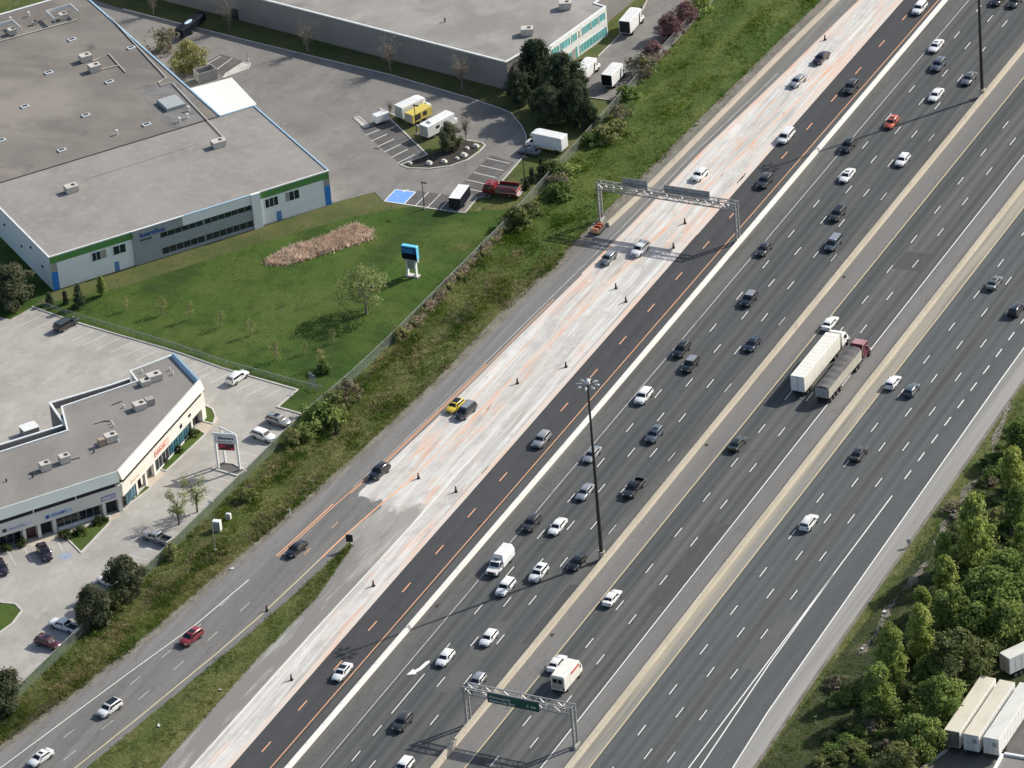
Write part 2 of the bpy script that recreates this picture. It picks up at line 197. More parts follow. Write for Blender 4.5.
# ------------------------------------------------------------------ mesh helpers
class MB:
    def __init__(s): s.v = []; s.f = []; s.m = []
    def add(s, v, f, mi=0):
        o = len(s.v); s.v += [tuple(map(float, p)) for p in v]; s.f += [tuple(i+o for i in q) for q in f]; s.m += [mi]*len(f); return s
    def box(s, x0, x1, y0, y1, z0, z1, mi=0, ch=0):
        if ch:
            P = []
            for z, i in ((z0, 0), (z1-ch, 0), (z1, ch)):
                P += [(x0+i, y0+i+ch*0, z), (x1-i, y0+i, z), (x1-i, y1-i, z), (x0+i, y1-i, z)]
            F = [(3, 2, 1, 0), (8, 9, 10, 11)]
            for k in (0, 4):
                for j in range(4): F.append((k+j, k+(j+1) % 4, k+4+(j+1) % 4, k+4+j))
            return s.add(P, F, mi)
        return s.add([(x0, y0, z0), (x1, y0, z0), (x1, y1, z0), (x0, y1, z0), (x0, y0, z1), (x1, y0, z1), (x1, y1, z1), (x0, y1, z1)],
                     [(3, 2, 1, 0), (4, 5, 6, 7), (0, 1, 5, 4), (1, 2, 6, 5), (2, 3, 7, 6), (3, 0, 4, 7)], mi)
    def quad(s, a, b, c, d, mi=0): return s.add([a, b, c, d], [(0, 1, 2, 3)], mi)
    def prism(s, poly, z0, z1, mi=0, top=True, bottom=True):
        n = len(poly); a = sum(poly[i][0]*poly[(i+1) % n][1]-poly[(i+1) % n][0]*poly[i][1] for i in range(n))
        if a < 0: poly = poly[::-1]
        P = [(x, y, z0) for x, y in poly]+[(x, y, z1) for x, y in poly]
        F = [(i, (i+1) % n, n+(i+1) % n, n+i) for i in range(n)]
        if top: F.append(tuple(range(n, 2*n)))
        if bottom: F.append(tuple(range(n-1, -1, -1)))
        return s.add(P, F, mi)
    def tube(s, p, r, n=6, mi=0):
        p = [Vector(q) for q in p]; r = r if isinstance(r, (list, tuple)) else [r]*len(p); P = []; F = []
        for i, q in enumerate(p):
            d = (p[min(i+1, len(p)-1)]-p[max(i-1, 0)]).normalized(); a = d.orthogonal().normalized(); b = d.cross(a)
            for k in range(n):
                t = 2*math.pi*k/n; P.append(q+a*math.cos(t)*r[i]+b*math.sin(t)*r[i])
        for i in range(len(p)-1):
            for k in range(n): F.append((i*n+k, i*n+(k+1) % n, (i+1)*n+(k+1) % n, (i+1)*n+k))
        F.append(tuple(range(n-1, -1, -1))); F.append(tuple(range((len(p)-1)*n, len(p)*n)))
        return s.add(P, F, mi)
    def mesh(s, name, smooth=None):
        me = bpy.data.meshes.new(name); me.from_pydata(s.v, [], s.f); me.polygons.foreach_set('material_index', s.m)
        if smooth is not None:
            me.polygons.foreach_set('use_smooth', [True]*len(s.f)); me.set_sharp_from_angle(angle=R(smooth))
        me.update(); return me
    def build(s, name, mats, parent=None, smooth=None, loc=None): return put(name, s.mesh(name, smooth), mats, parent, loc)
def put(name, me, mats, parent=None, loc=None):
    o = bpy.data.objects.new(name, me); col.objects.link(o)
    mats = mats if isinstance(mats, (list, tuple)) else [mats]
    while len(me.materials) < len(mats): me.materials.append(mats[len(me.materials)])
    for i, m in enumerate(mats):
        if me.materials[i] is not m: o.material_slots[i].link = 'OBJECT'; o.material_slots[i].material = m
    if parent: o.parent = parent
    if loc: o.location = loc
    return o
def tag(o, label, cat, group=None):
    o['label'] = label; o['category'] = cat
    if group: o['group'] = group
    return o
def thing(name, label, cat, loc=(0, 0, 0), rz=0.0, group=None):
    o = bpy.data.objects.new(name, None); col.objects.link(o); o.location = loc; o.rotation_euler = (0, 0, rz); o.empty_display_size = .5
    return tag(o, label, cat, group)
def struct(o, kind='structure'): o['kind'] = kind; return o
def sheet(name, poly, z, m, label=None):
    """flat ground sheet from an outline"""
    b = MB(); n = len(poly); a = sum(poly[i][0]*poly[(i+1) % n][1]-poly[(i+1) % n][0]*poly[i][1] for i in range(n))
    if a < 0: poly = poly[::-1]
    b.add([(x, y, z) for x, y in poly], [tuple(range(n))]); return struct(b.build(name, m))
def lin(l, y):
    l = sorted(l, key=lambda p: p[1])
    if y <= l[0][1]: a, b = l[0], l[1]
    elif y >= l[-1][1]: a, b = l[-2], l[-1]
    else:
        i = max(k for k in range(len(l)-1) if l[k][1] <= y); a, b = l[i], l[i+1]
    return a[0]+(b[0]-a[0])*(y-a[1])/(b[1]-a[1])
def strip(name, left, right, z, m, y0=-260, y1=330, ys=None):
    """ribbon running along the road between two edge lines"""
    f = (lambda e: (lambda y: e)) ; L_ = left if callable(left) else ((lambda y: left) if not isinstance(left, list) else (lambda y: lin(left, y)))
    R_ = right if callable(right) else ((lambda y: right) if not isinstance(right, list) else (lambda y: lin(right, y)))
    Y = sorted(set([y0, y1]+[y for e in (left, right) if isinstance(e, list) for _, y in e if y0 < y < y1]))
    b = MB(); b.add([q for y in Y for q in ((L_(y), y, z), (R_(y), y, z))], [(2*i, 2*i+1, 2*i+3, 2*i+2) for i in range(len(Y)-1)])
    return struct(b.build(name, m))
def raw_mesh(name, V, F4, mi=None):
    """fast mesh from numpy verts and (n,k) faces"""
    me = bpy.data.meshes.new(name); n, k = F4.shape
    me.vertices.add(len(V)); me.vertices.foreach_set('co', V.astype(np.float32).ravel())
    me.loops.add(n*k); me.loops.foreach_set('vertex_index', F4.astype(np.int32).ravel())
    me.polygons.add(n); me.polygons.foreach_set('loop_start', np.arange(0, n*k, k, dtype=np.int32))
    if mi is not None: me.polygons.foreach_set('material_index', mi.astype(np.int32))
    me.update(calc_edges=True); return me

# ------------------------------------------------------------------ ground and road surfaces
T0 = [(-900, -900), (900, -900), (900, 1200), (-900, 1200)]
sheet('ground', T0, -.03, ROUGH)
WL = [(-42, -190), (-25.7, -134), (-19.5, -103), (-16.1, -87.2), (-13.4, -66), (-11.5, -44), (-10.0, -30.1), (-8.2, -2.6), (-7.4, 15.4), (-5.2, 60), (-4.4, 89.9), (-2.4, 120.8), (0, 165), (4, 330)]
SHL = [(-45, -190), (-27.9, -130.3), (-21.3, -97.5), (-18.0, -68), (-13.9, -30.4), (-12.1, -3.9), (-11.0, 23.2), (-9.6, 42), (-8.3, 57.7), (-7.0, 75.3), (-5.0, 126.8), (-3.4, 158.4), (2, 330)]
YEL_L = [(-31, -190), (-14.3, -130), (-11.7, -114.5), (-8.5, -92.8), (-7.2, -82.2), (-6.1, -68.1), (-5.3, -55.8), (-3.9, -43.5), (-2.6, -34.8), (-1.5, -16.3), (-.8, -2.8), (.6, 25), (2.6, 62), (5, 100), (7, 130), (8.6, 165)]
off = lambda l, d: [(x+d, y) for x, y in l]
strip('gravel_verge', [(x-(3.3 if y > 50 else 1.8)+.3*math.sin(y), y) for x, y in SHL], off(SHL, 1), -.012, GRAVEL)
strip('gravel_verge', 84, [(87.8, -200), (87.3, -90.2), (86.6, -68), (86.1, -37), (85.9, -12), (85.3, 27), (84.5, 330)], -.012, GRAVEL)
strip('ramp_road', SHL, 4.5, -.004, RAMP)
strip('ramp_shoulder', SHL, off(WL, -.3), .0, A_rsh2, -260, 300)
CONL = [(-9.2, -41.8), (-8.7, -30.3), (-7.6, -15.7), (-7.0, -2.2), (-6.3, 13.2), (-4.6, 45), (-3.2, 73.9), (-1.0, 116.9), (.8, 159.5), (5, 330)]
strip('scraped_concrete', CONL, 9.15, .002, C_white, -41.8, 330)
strip('scraped_concrete', [(2.9, -200), (3.2, -41.8)], 9.1, .002, C_white, -260, -41.8)
def blob_(x, y, rx, ry, a, n=40, seed=3):
    rg = random.Random(seed); return [(x+rx*q*math.cos(t), y+ry*q*math.sin(t)) for t, q in ((2*math.pi*k/n, 1+.16*math.sin(3*k*.7)+rg.uniform(-.12, .12)) for k in range(n))]
def ragged(poly, step, amp, seed):
    rg = random.Random(seed); o = []; n = len(poly)
    for i in range(n):
        a, c = poly[i], poly[(i+1) % n]; k = max(1, int(math.dist(a, c)/step))
        for q in range(k): f = q/k; o.append((a[0]+(c[0]-a[0])*f+rg.uniform(-amp, amp), a[1]+(c[1]-a[1])*f+rg.uniform(-amp, amp)*2))
    return o
sheet('grey_gore', [(-9.2, -41.0), (-8.6, -33.5), (3.6, -33.5), (4.0, -48), (3.9, -53), (3.8, -60), (3.3, -84), (3.1, -125), (3.0, -255), (-8, -255), (-1.2, -125.5), (-1.5, -93), (-.5, -73.4), (-2.6, -58), (-5.6, -52)], .004, C_merge)
sheet('ramp_patch', ragged([(-9.8, -41.4), (-9.2, -42.6), (-7.4, -42.2), (-5.8, -43.4), (-4.6, -42.4), (-3.2, -44.2), (-5.2, -54), (-7, -60), (-11.4, -47)], .7, .22, 2), .0055, RAMP)
sheet('stained_patch', blob_(6.6, -36.8, 1.2, 3.6, .1), .0045, lmat('stained concrete', (.40, .385, .355), [((.56, .545, .505), (1.2, .5, 1), .42, .62, .95, 8)], .92))
sheet('grass_wedge', [(-3.6, -56), (-2.4, -57), (-.7, -73.4), (-1.5, -93.2), (-1.4, -125.5), (-4, -200), (-25, -200), (-12.6, -129.5), (-7.9, -98), (-6.0, -84.8), (-4.4, -70.2)], .012, ROUGH)
strip('fresh_asphalt', [(8.7, -200), (8.9, -122), (9.2, -100), (9.0, -63), (9.25, -19), (9.1, 3), (9.2, 32), (8.9, 77), (9.2, 107), (9.5, 165)], 15.9, .004, A_dark)
strip('barrier_shoulder', 15.95, 18.2, .002, A_mid)
strip('collector_shoulder', 18.2, 22.3, .002, A_dirt)
LX = dict(w1=22.35, A=[(26.6, -113), (25.9, 30), (25.25, 150)], B=[(30.1, -113), (29.65, 10), (28.9, 163)], C=[(33.9, -113), (33.4, 0), (32.5, 157)])
strip('collector_lane', 22.3, LX['A'], .002, A_mid); strip('collector_lane', LX['A'], LX['B'], .002, A_blue)
strip('collector_lane', LX['B'], LX['C'], .002, A_mid); strip('collector_lane', LX['C'], 36.9, .002, A_blue)
strip('collector_inner_shoulder', 36.9, 40.0, .002, A_dirt)
strip('express_shoulder', 40.0, 44.3, .002, A_should)
strip('express_lane', 44.3, 47.85, .002, A_blue); strip('express_lane', 47.85, 51.6, .002, A_lite); strip('express_lane', 51.6, 55.6, .002, A_mid)
strip('express_outer_shoulder', 55.6, 59.9, .002, A_should)
strip('far_shoulder', 59.9, 62.8, .002, A_dust)
strip('far_lane', 62.8, 66.3, .002, A_right); strip('far_lane', 66.3, 70.0, .002, A_right); strip('far_lane', 70.0, 73.7, .002, A_mid)
W5 = [(85.0, -135), (83.9, -96.3), (83.0, -80.3), (82.2, -38.7), (81.1, 26), (80.8, 60), (80.8, 330)]
strip('far_lane', 73.7, W5, .002, A_right)
GRR = [(87.4, -200), (86.7, -90.2), (86.0, -68), (85.5, -37), (85.3, -12), (84.7, 27), (84, 330)]
strip('right_shoulder', W5, GRR, .003, A_rsh)
# lines
def line_mesh(b, e, wd, z, y0=-250, y1=320):
    e = e if isinstance(e, list) else [(e, y0), (e, y1)]
    Y = sorted(set([y0, y1]+[y for _, y in e if y0 < y < y1]))
    b.add([q for y in Y for q in ((lin(e, y)-wd/2, y, z), (lin(e, y)+wd/2, y, z))], [(2*i, 2*i+1, 2*i+3, 2*i+2) for i in range(len(Y)-1)])
def dashes(b, e, phase, cyc, ln, wd, z, y0=-250, y1=320):
    e = e if isinstance(e, list) else [(e, y0), (e, y1)]
    k = math.ceil((y0-phase)/cyc)
    while phase+k*cyc < y1:
        y = phase+k*cyc; line_mesh(b, [(lin(e, y-9), y-9), (lin(e, y+9), y+9)], wd, z, y-ln/2, y+ln/2); k += 1
Z = .009
b = MB(); line_mesh(b, 55.6, .17, Z); line_mesh(b, W5, .2, Z)
dashes(b, LX['A'], -7.3, 12.14, 3, .15, Z, -84, 320); dashes(b, LX['B'], -2.3, 12.42, 3, .15, Z); dashes(b, LX['C'], -1.4, 12.25, 3, .15, Z)
dashes(b, 47.95, 82.1, 11.8, 3, .15, Z); dashes(b, 51.65, -12.9, 12.44, 3, .15, Z)
dashes(b, 66.25, -54.9, 12.15, 3, .16, Z); dashes(b, 69.9, .2, 12.15, 3, .16, Z); dashes(b, 73.7, 1.6, 12.28, 3, .16, Z); dashes(b, 77.45, 5.4, 6.15, 3, .2, Z, -12, 320)
line_mesh(b, 77.45, .2, Z, -135, -14); line_mesh(b, [(77.5, -40), (77.9, -68), (79.1, -98), (80.6, -135)], .2, Z, -135, -40)
line_mesh(b, LX['A'], .15, Z, -100, -88); dashes(b, LX['A'], -105, 7.5, 3, .15, Z, -150, -102); 
dashes(b, [(37.3, -110), (36.9, 0), (36.2, 160)], -14, 24.5, 3, .1, Z, -60, 120)
line_mesh(b, off(WL, 0), .16, Z, -200, -72); line_mesh(b, [(3.2, -140), (3.3, -124), (3.5, -95), (3.9, -62), (4.2, -44), (4.3, -20)], .15, Z, -200, -22)
arrow = pts([(430, 660.3), (429.5, 662.5), (421, 670), (416, 672.5), (416.5, 674), (406.5, 674.8), (413.5, 668.5), (414, 670.5), (419, 667.8), (426, 661.5)])
b.add([(x, y, Z) for x, y in arrow], [tuple(range(10))])
struct(b.build('white_lane_markings', P_white))
b = MB(); line_mesh(b, [(22.75, -117), (22.4, -30), (22.2, 62), (21.9, 166)], .15, Z); dashes(b, [(-14.7, -79.4), (-15.2, -85.5), (-16.3, -98.2), (-18.0, -109), (-20.1, -121.8)], -79.4, 8.5, 2.6, .13, Z, -135, -72); dashes(b, [(-11.3, -85), (-12.6, -98.7), (-14, -108.5), (-15.4, -117.7), (-18, -134)], -98.7, 9.5, 3, .13, Z, -140, -74)
line_mesh(b, off(WL, 0), .13, Z, -40, 125); line_mesh(b, [(1.5, -8), (3.3, 30), (5.2, 70)], .16, Z, -40, 60)
struct(b.build('worn_lane_markings', P_faint))
b = MB(); line_mesh(b, 44.32, .17, Z); line_mesh(b, 62.75, .18, Z); line_mesh(b, off(YEL_L, 0), .2, Z, -200, -62)
struct(b.build('yellow_edge_lines', P_yellow))
b = MB(); line_mesh(b, [(15.25, -119.8), (15.5, -40), (15.7, 60), (16.1, 164)], .16, Z); dashes(b, [(11.85, -115.5), (12.1, -60), (12.3, 20), (12.5, 154)], -4.4, 12.27, 3, .2, Z)
line_mesh(b, off(WL, -.05), .22, Z, -64, -46); line_mesh(b, off(WL, .45), .16, Z, -64, 5); line_mesh(b, off(WL, .8), .15, Z, -42, 30); line_mesh(b, YEL_L, .28, Z, -62, -34)
dashes(b, [(-8.2, -50), (-8.6, -56)], -52, 9, 2.2, .14, Z, -66, -46)
struct(b.build('orange_lane_markings', P_orange))
b = MB(); line_mesh(b, YEL_L, .8, .006, -35, 165); line_mesh(b, [(x-1.6+.5*math.sin(y*.11), y) for x, y in YEL_L], .3, .0065, 20, 165); line_mesh(b, off(WL, 1.3), .5, .0075, 40, 165); line_mesh(b, off(CONL, 2.8), .3, .006, -30, 120)
rg = random.Random(8)
for k in range(190):
    y = rg.uniform(-36, 165); x0_ = lin(CONL, y); x = x0_+rg.uniform(.3, 9.0-x0_-.6) if rg.random() < .5 else lin(YEL_L, y)+rg.gauss(0, .8); ln, wd = rg.uniform(1, 7), rg.uniform(.1, .5); n = 9
    if x > 8.4 or x < x0_+.3: continue
    b.add([(x+sx*wd*math.sin(math.pi*(q+.3)/(n))*rg.uniform(.4, 1), y+ln*(q/n-.5), .0071+.0001*(k % 5)) for q in range(n) for sx in (-.5, .5)], [(2*q, 2*q+1, 2*q+3, 2*q+2) for q in range(n-1)])
struct(b.build('scraped_orange_lines', ORANGE_OLD))
b = MB(); line_mesh(b, [(8.7, -130), (8.6, -60), (8.7, 30), (8.6, 120)], .95, .0075, -200, 110); line_mesh(b, [(8.5, 110), (8.7, 330)], 1.6, .0055, 60, 330); line_mesh(b, off(WL, 1.9), .8, .006, 20, 165)
struct(b.build('scraped_orange_band', ORANGE_FAINT))

REPAIR = lmat('asphalt repair', (.066, .068, .068), [((.09, .09, .088), (.8, .2, 1), .45, .65, .8, 7)], .88); REPAIR_L = lmat('pale asphalt repair', (.105, .106, .103), [((.085, .087, .085), (.8, .2, 1), .45, .65, .8, 7)], .88)
for x0, x1, y0, y1, m in ((48.3, 53.4, 59, 66, REPAIR), (51.9, 55.3, -58, -31, REPAIR), (30.2, 33.2, -92, -70, REPAIR_L), (37.2, 39.2, 4, 30, REPAIR_L), (37.4, 38.9, -75, -56, REPAIR), (74.0, 77, -70, -52, REPAIR_L), (19.2, 21.4, -58, -50, REPAIR_L)):
    sheet('road_repair', ragged([(x0, y0), (x1, y0+.3), (x1, y1), (x0, y1-.3)], 3, .07, int(x0*7+y0)), .0045, m)
for px, py in ((844, 277), (706.5, 445), (552, 635), (680, 627), (1015, 196), (861, 396), (479, 524.5), (930, 22), (437, 606)):
    x, y, _ = at(px, py); sheet('drain_grate', [(x-.3, y-.45), (x+.3, y-.45), (x+.3, y+.45), (x-.3, y+.45)], .008, VOID_R)
def wear(name, c, d, lt): return lmat(name, c, [(d, (1.4, .02, 1), .42, .6, .9, 6), (lt, (2.2, .05, 1), .56, .72, .5, 6), (d, (.5, .11, 1), .5, .7, .6, 8)], .8)
OIL = {'b': wear('oil line dark', (.066, .071, .072), (.048, .050, .050), (.085, .088, .087)), 'm': wear('oil line worn', (.078, .082, .081), (.056, .057, .056), (.10, .102, .10)), 'l': wear('oil line pale', (.097, .098, .096), (.07, .07, .068), (.12, .12, .117)), 'r': wear('oil line right', (.081, .089, .09), (.062, .066, .067), (.10, .106, .106))}
TRK = {'b': wear('tyre path dark', (.074, .079, .08), (.082, .086, .086), (.098, .10, .099)), 'm': wear('tyre path worn', (.087, .091, .09), (.095, .098, .096), (.115, .116, .112)), 'l': wear('tyre path pale', (.107, .108, .105), (.118, .118, .114), (.135, .134, .13)), 'r': wear('tyre path right', (.09, .098, .099), (.098, .105, .105), (.115, .12, .118))}
LANES = [([(22.7, -117), (22.1, 160)], LX['A'], 'm'), (LX['A'], LX['B'], 'b'), (LX['B'], LX['C'], 'm'), (LX['C'], [(37.5, -113), (36.4, 160)], 'b'), ([(44.3, -200), (44.3, 300)], [(47.85, -200), (47.85, 300)], 'b'), ([(47.85, -200), (47.85, 300)], [(51.6, -200), (51.6, 300)], 'l'), ([(51.6, -200), (51.6, 300)], [(55.6, -200), (55.6, 300)], 'm')]+[([(x, -200), (x, 300)], [(x+3.7, -200), (x+3.7, 300)], c) for x, c in ((62.7, 'r'), (66.3, 'r'), (70, 'm'), (73.7, 'r'))]
b = MB()
for l_, r_, c in LANES:
    mid = [((lin(l_, y)+lin(r_, y))/2, y) for y in (-200, -60, 60, 300)]
    strip('oil_stain_line', off(mid, -.35), off(mid, .35), .0042, OIL[c], -200, 300)
    for d in (-.95, .95): strip('tyre_path', off(mid, d-.28), off(mid, d+.28), .0042, TRK[c], -200, 300)
    line_mesh(b, off([(lin(r_, y), y) for y in (-200, -60, 60, 300)], .22), .05, .0062, -200, 300)
rg = random.Random(12)
for k_ in range(46):
    l_, r_, c = rg.choice(LANES); y = rg.uniform(-120, 160); x0, x1 = lin(l_, y)+.1, lin(r_, y)-.1; P = []; n = 9
    for q in range(n+1): xx = x0+(x1-x0)*q/n; P.append((xx, y+rg.uniform(-.25, .25)+1.2*q/n))
    for q in range(n): seg_p, seg_q = P[q], P[q+1]; b.add([(seg_p[0], seg_p[1]-.05, .0064), (seg_q[0], seg_q[1]-.05, .0064), (seg_q[0], seg_q[1]+.05, .0064), (seg_p[0], seg_p[1]+.05, .0064)], [(0, 1, 2, 3)])
struct(b.build('sealed_cracks', lmat('crack sealant', (.045, .046, .046), [((.07, .07, .07), (1, .3, 1), .45, .65, .8)], .8)))
# ------------------------------------------------------------------ lots, lawns, paths
FENCE = [(-34.5, -150), (-33.2, -116.5), (-32.4, -94.3), (-31.2, -74.4), (-29.9, -40), (-29.2, -21.2), (-27.7, -7.2), (-26.9, 7.9), (-25.8, 51.3), (-26.6, 101.3), (-27.6, 151.3), (-29, 230)]
strip('verge_grass', off(FENCE, .5), off(SHL, -3.0), -.02, GREEN, 35, 330)
sheet('concrete_lot', [(-150, 6), (-112, -6), (-98.6, -7.1), (-96.9, -1.8), (-86.4, -4.3), (-64, -8.1), (-52.2, -10.9), (-35.6, -13.6), (-36.2, -20.1), (-31.0, -20.9), (-31.4, -37.3), (-32.7, -73.5), (-34.1, -96.3), (-35.2, -120), (-40, -170), (-150, -170)], 0, LOT)
sheet('lawn', [(-98.6, -6.9), (-96.9, -1.6), (-86.4, -4.1), (-64, -7.9), (-52.2, -10.7), (-35.4, -13.4), (-36.0, -20.2), (-29.6, -21.2), (-28.2, -7.2), (-27.3, 7.9), (-26.3, 40), (-26.2, 60), (-38, 54.4), (-52.9, 54.3), (-56.2, 57.2), (-62, 50.3), (-96.2, 4.8), (-125, 30), (-150, 30), (-150, 6.2), (-112, -5.8)], .0, LAWN)
sheet('fence_grass', [(-31.2, -20.9), (-31.5, -37.3), (-32.8, -73.5), (-34.2, -96.3), (-35.3, -120), (-33.6, -120), (-32.4, -94.3), (-31.2, -74.4), (-29.9, -40), (-29.3, -21)], .0, LAWN)
sheet('dry_lawn', [(-96.2, 4.8), (-62, 50.3), (-56.2, 57), (-53, 54.2), (-47, 54.2), (-56, 47), (-70, 30), (-85, 9), (-97, -1.2)], .004, LAWN_DRY)
b2lot = [(-160, 118), (-142.6, 113.4), (-108.8, 107.5), (-75.7, 102.4), (-56.5, 98), (-48.3, 95.6), (-45.3, 94.4), (-41.1, 90.2), (-38.4, 86.7), (-35.2, 80), (-34.5, 62), (-36.3, 60.5), (-36.0, 54.8), (-39.2, 54.5), (-52.9, 54.4), (-56.2, 57.3), (-62.2, 50.8), (-92, 74), (-160, 110)]
sheet('asphalt_lot', b2lot, .0, LOT2)
sheet('entry_drive', [(-40.5, 150), (-44, 200), (-28.3, 200), (-27.2, 150), (-26.9, 110), (-28.5, 105), (-33.5, 104.8), (-39.2, 110.5), (-42, 113), (-44.5, 115.5), (-42.5, 119), (-39.0, 121.7)], .0, LOT2)
sheet('warehouse_lawn', [(-160, 119), (-142.6, 114), (-108.8, 108.2), (-75.7, 103), (-56.5, 98.6), (-48.3, 96.2), (-45, 95), (-38, 87.2), (-34.6, 80.3), (-28, 80), (-27.6, 104), (-33.6, 104), (-39.4, 109.6), (-44.7, 115), (-50, 103.5), (-112, 115), (-160, 124)], .004, LAWN_DRY)
sheet('warehouse_lawn', [(-44, 115.4), (-41, 131), (-41, 147), (-39.6, 143.5), (-39.2, 121.7)], .0, LAWN_DRY)
sheet('accessible_stall', [(-53, 59.4), (-48.7, 59.6), (-48.7, 54.7), (-52.8, 54.6)], .004, HI_BLUE)
sheet('stall_asphalt', [(-48.6, 60.2), (-39.2, 60.4), (-39.2, 54.7), (-48.5, 54.7)], .004, STALL)
sheet('stall_asphalt', [(-70.3, 79.3), (-67.4, 85.3), (-53.6, 74.2), (-56.5, 68.8)], .004, STALL)
sheet('stall_asphalt', [(-36.3, 61.5), (-41.8, 62.5), (-41.6, 77.5), (-35.8, 76)], .004, STALL)
b = MB()
def seg(b, p, q, wd=.14, z=.009):
    p = Vector((p[0], p[1], 0)); q = Vector((q[0], q[1], 0)); n = (q-p).normalized().cross(Vector((0, 0, 1)))*wd/2
    b.add([(p+n).to_tuple()[:2]+(z,), (p-n).to_tuple()[:2]+(z,), (q-n).to_tuple()[:2]+(z,), (q+n).to_tuple()[:2]+(z,)], [(0, 3, 2, 1)])
for x in (-46.3, -43.8, -41.2): seg(b, (x, 60.4), (x, 54.7))
for k in range(6): seg(b, (-67.0+2.25*k, 80.6-1.5*k+(.3 if k else 0)), (-68.6+2.25*k, 77.7-1.7*k), .16)
for k in range(5): seg(b, (-41.6, 64+3*k), (-36.4, 63.4+3*k), .14)
for p, q in (((-52.9, 59.4), (-48.7, 59.6)), ((-48.7, 59.6), (-48.7, 54.7)), ((-52.9, 59.4), (-52.8, 54.6)), ((-52.8, 54.6), (-39.2, 54.7))): seg(b, p, q, .2)
for p, q in (((-113.5, 96.1), (-112.6, 100.1)), ((-110.6, 94), (-109.9, 99.9)), ((-108, 93.3), (-106.9, 99))): seg(b, p, q, .14)
struct(b.build('parking_stall_lines', P_white))
b = MB()
for k in range(14): seg(b, (-93.5+3.0*k, -3.9-.52*k), (-95.6+3.0*k, -8.6-.52*k), .12)
for k in range(6): seg(b, (-38.6-2.9*k, -14.3+.5*k), (-40.2-2.9*k, -18.4+.5*k), .12)
for k in range(22): seg(b, (-31.6-.03*k*3, -27-3.0*k), (-36.4-.03*k*3, -26.6-3.0*k), .12)
for k in range(5): seg(b, (-52.9-1.75*k, -70-2.25*k), (-48.8-1.75*k, -74-2.25*k), .12)
struct(b.build('faded_stall_lines', P_lot))
b = MB(); cx, cy = at(65.5, 556)[:2]
for k in range(16):
    a0, a1 = 2*math.pi*k/16, 2*math.pi*(k+1)/16; seg(b, (cx+.95*math.cos(a0), cy+.95*math.sin(a0)), (cx+.95*math.cos(a1), cy+.95*math.sin(a1)), .16)
seg(b, (cx, cy+.5), (cx, cy-.1), .2); seg(b, (cx-.05, cy-.1), (cx+.4, cy-.15), .2); seg(b, (cx-.35, cy-.1), (cx-.1, cy-.5), .16); seg(b, (cx-.1, cy-.5), (cx+.3, cy-.4), .16)
struct(b.build('accessible_parking_symbol', HI_BLUE))
b = MB(); ax, ay = at(402, 194)[:2]
seg(b, (ax+.2, ay+1.6), (ax-.3, ay+1.0), .5, .013); seg(b, (ax-.2, ay+1.6), (ax+.6, ay+1.8), .3, .013)
struct(b.build('accessible_parking_symbol', P_white))
def kerb(name, poly, wd=.22, h=.14, m=KERB, closed=False):
    b = MB(); P = [Vector((x, y, 0)) for x, y in poly]; n = len(P); rng = range(n if closed else n-1)
    for i in rng:
        p, q = P[i], P[(i+1) % n]; d = (q-p).normalized(); nn = d.cross(Vector((0, 0, 1)))*wd/2; p = p-d*wd*.3; q = q+d*wd*.3; e = .002*(i % 3)
        b.prism([(p+nn).to_tuple()[:2], (q+nn).to_tuple()[:2], (q-nn).to_tuple()[:2], (p-nn).to_tuple()[:2]], -.02, h+e)
    return struct(b.build(name, m))
kerb('kerb', b2lot[1:11]); kerb('kerb', [(-96.9, -1.8), (-86.4, -4.3), (-64, -8.1), (-52.2, -10.9), (-35.6, -13.6), (-36.2, -20.1), (-31, -20.9)], .35, .15)
kerb('kerb', [(-36.3, 60.5), (-36.0, 54.8), (-39.2, 54.5)]); kerb('kerb', [(-39.2, 121.7), (-39, 129), (-39.4, 143.5), (-40.8, 150)]); kerb('kerb', [(-44.5, 115.5), (-39.2, 110.5), (-33.5, 104.8), (-28.5, 105)])
def island(name, poly, m, h=.13, kw=.3):
    sheet(name, poly, .05, m); kerb('kerb', poly, kw, h, KERB, True)
isl = [(-71, 88.6), (-53.3, 73.9), (-56.4, 68.6), (-54.3, 67.9), (-50.3, 68.9), (-47, 71), (-44.9, 74.3), (-44.2, 78.2), (-44.3, 80.7), (-45.4, 81.5), (-48.5, 81.5), (-60, 84)]
island('planted_island', isl, LAWN_DRY)
sheet('mulch_bed', [(-56, 68.9), (-54.3, 68.2), (-50.3, 69.2), (-47.2, 71.2), (-45.3, 74.4), (-44.7, 78.2), (-45.6, 81), (-48.3, 81.1), (-50.5, 77), (-53.6, 73.3)], .056, lmat('mulch', (.05, .043, .035), [((.03, .026, .02), (1, 1, 1), .45, .65, .8, 7)], .95))
sheet('stall_asphalt', [(-115, 93.5), (-113, 101), (-106.6, 99.2), (-108, 92.5)], .004, STALL); island('concrete_island_tip', [(-107.7, 93.2), (-106.8, 99.2), (-105.2, 98.7), (-104.5, 96.6), (-107.4, 91.6)], KERB)
island('concrete_stall_edge', [(-74.2, 83.6), (-70.2, 80.5), (-69.6, 81.3), (-73.4, 84.3)], KERB)
island('lawn_strip', [(-50.0, -23.0), (-47, -24.2), (-45.2, -26.4), (-44.4, -28.8), (-46.4, -28.6)], LAWN)
sheet('sidewalk', [(-46.2, -59.4), (-45.2, -59.0), (-44.6, -50), (-43.9, -32), (-44.2, -27), (-48.5, -23), (-50.5, -25), (-46.8, -27), (-46.9, -58)], .006, SIDEWALK)
island('lawn_strip', [(-46.0, -45.2), (-44.6, -45.6), (-44.0, -32.3), (-46.5, -31.0)], LAWN); island('lawn_strip', [(-45.5, -58.4), (-44.4, -51.2), (-45.7, -51.0)], LAWN)
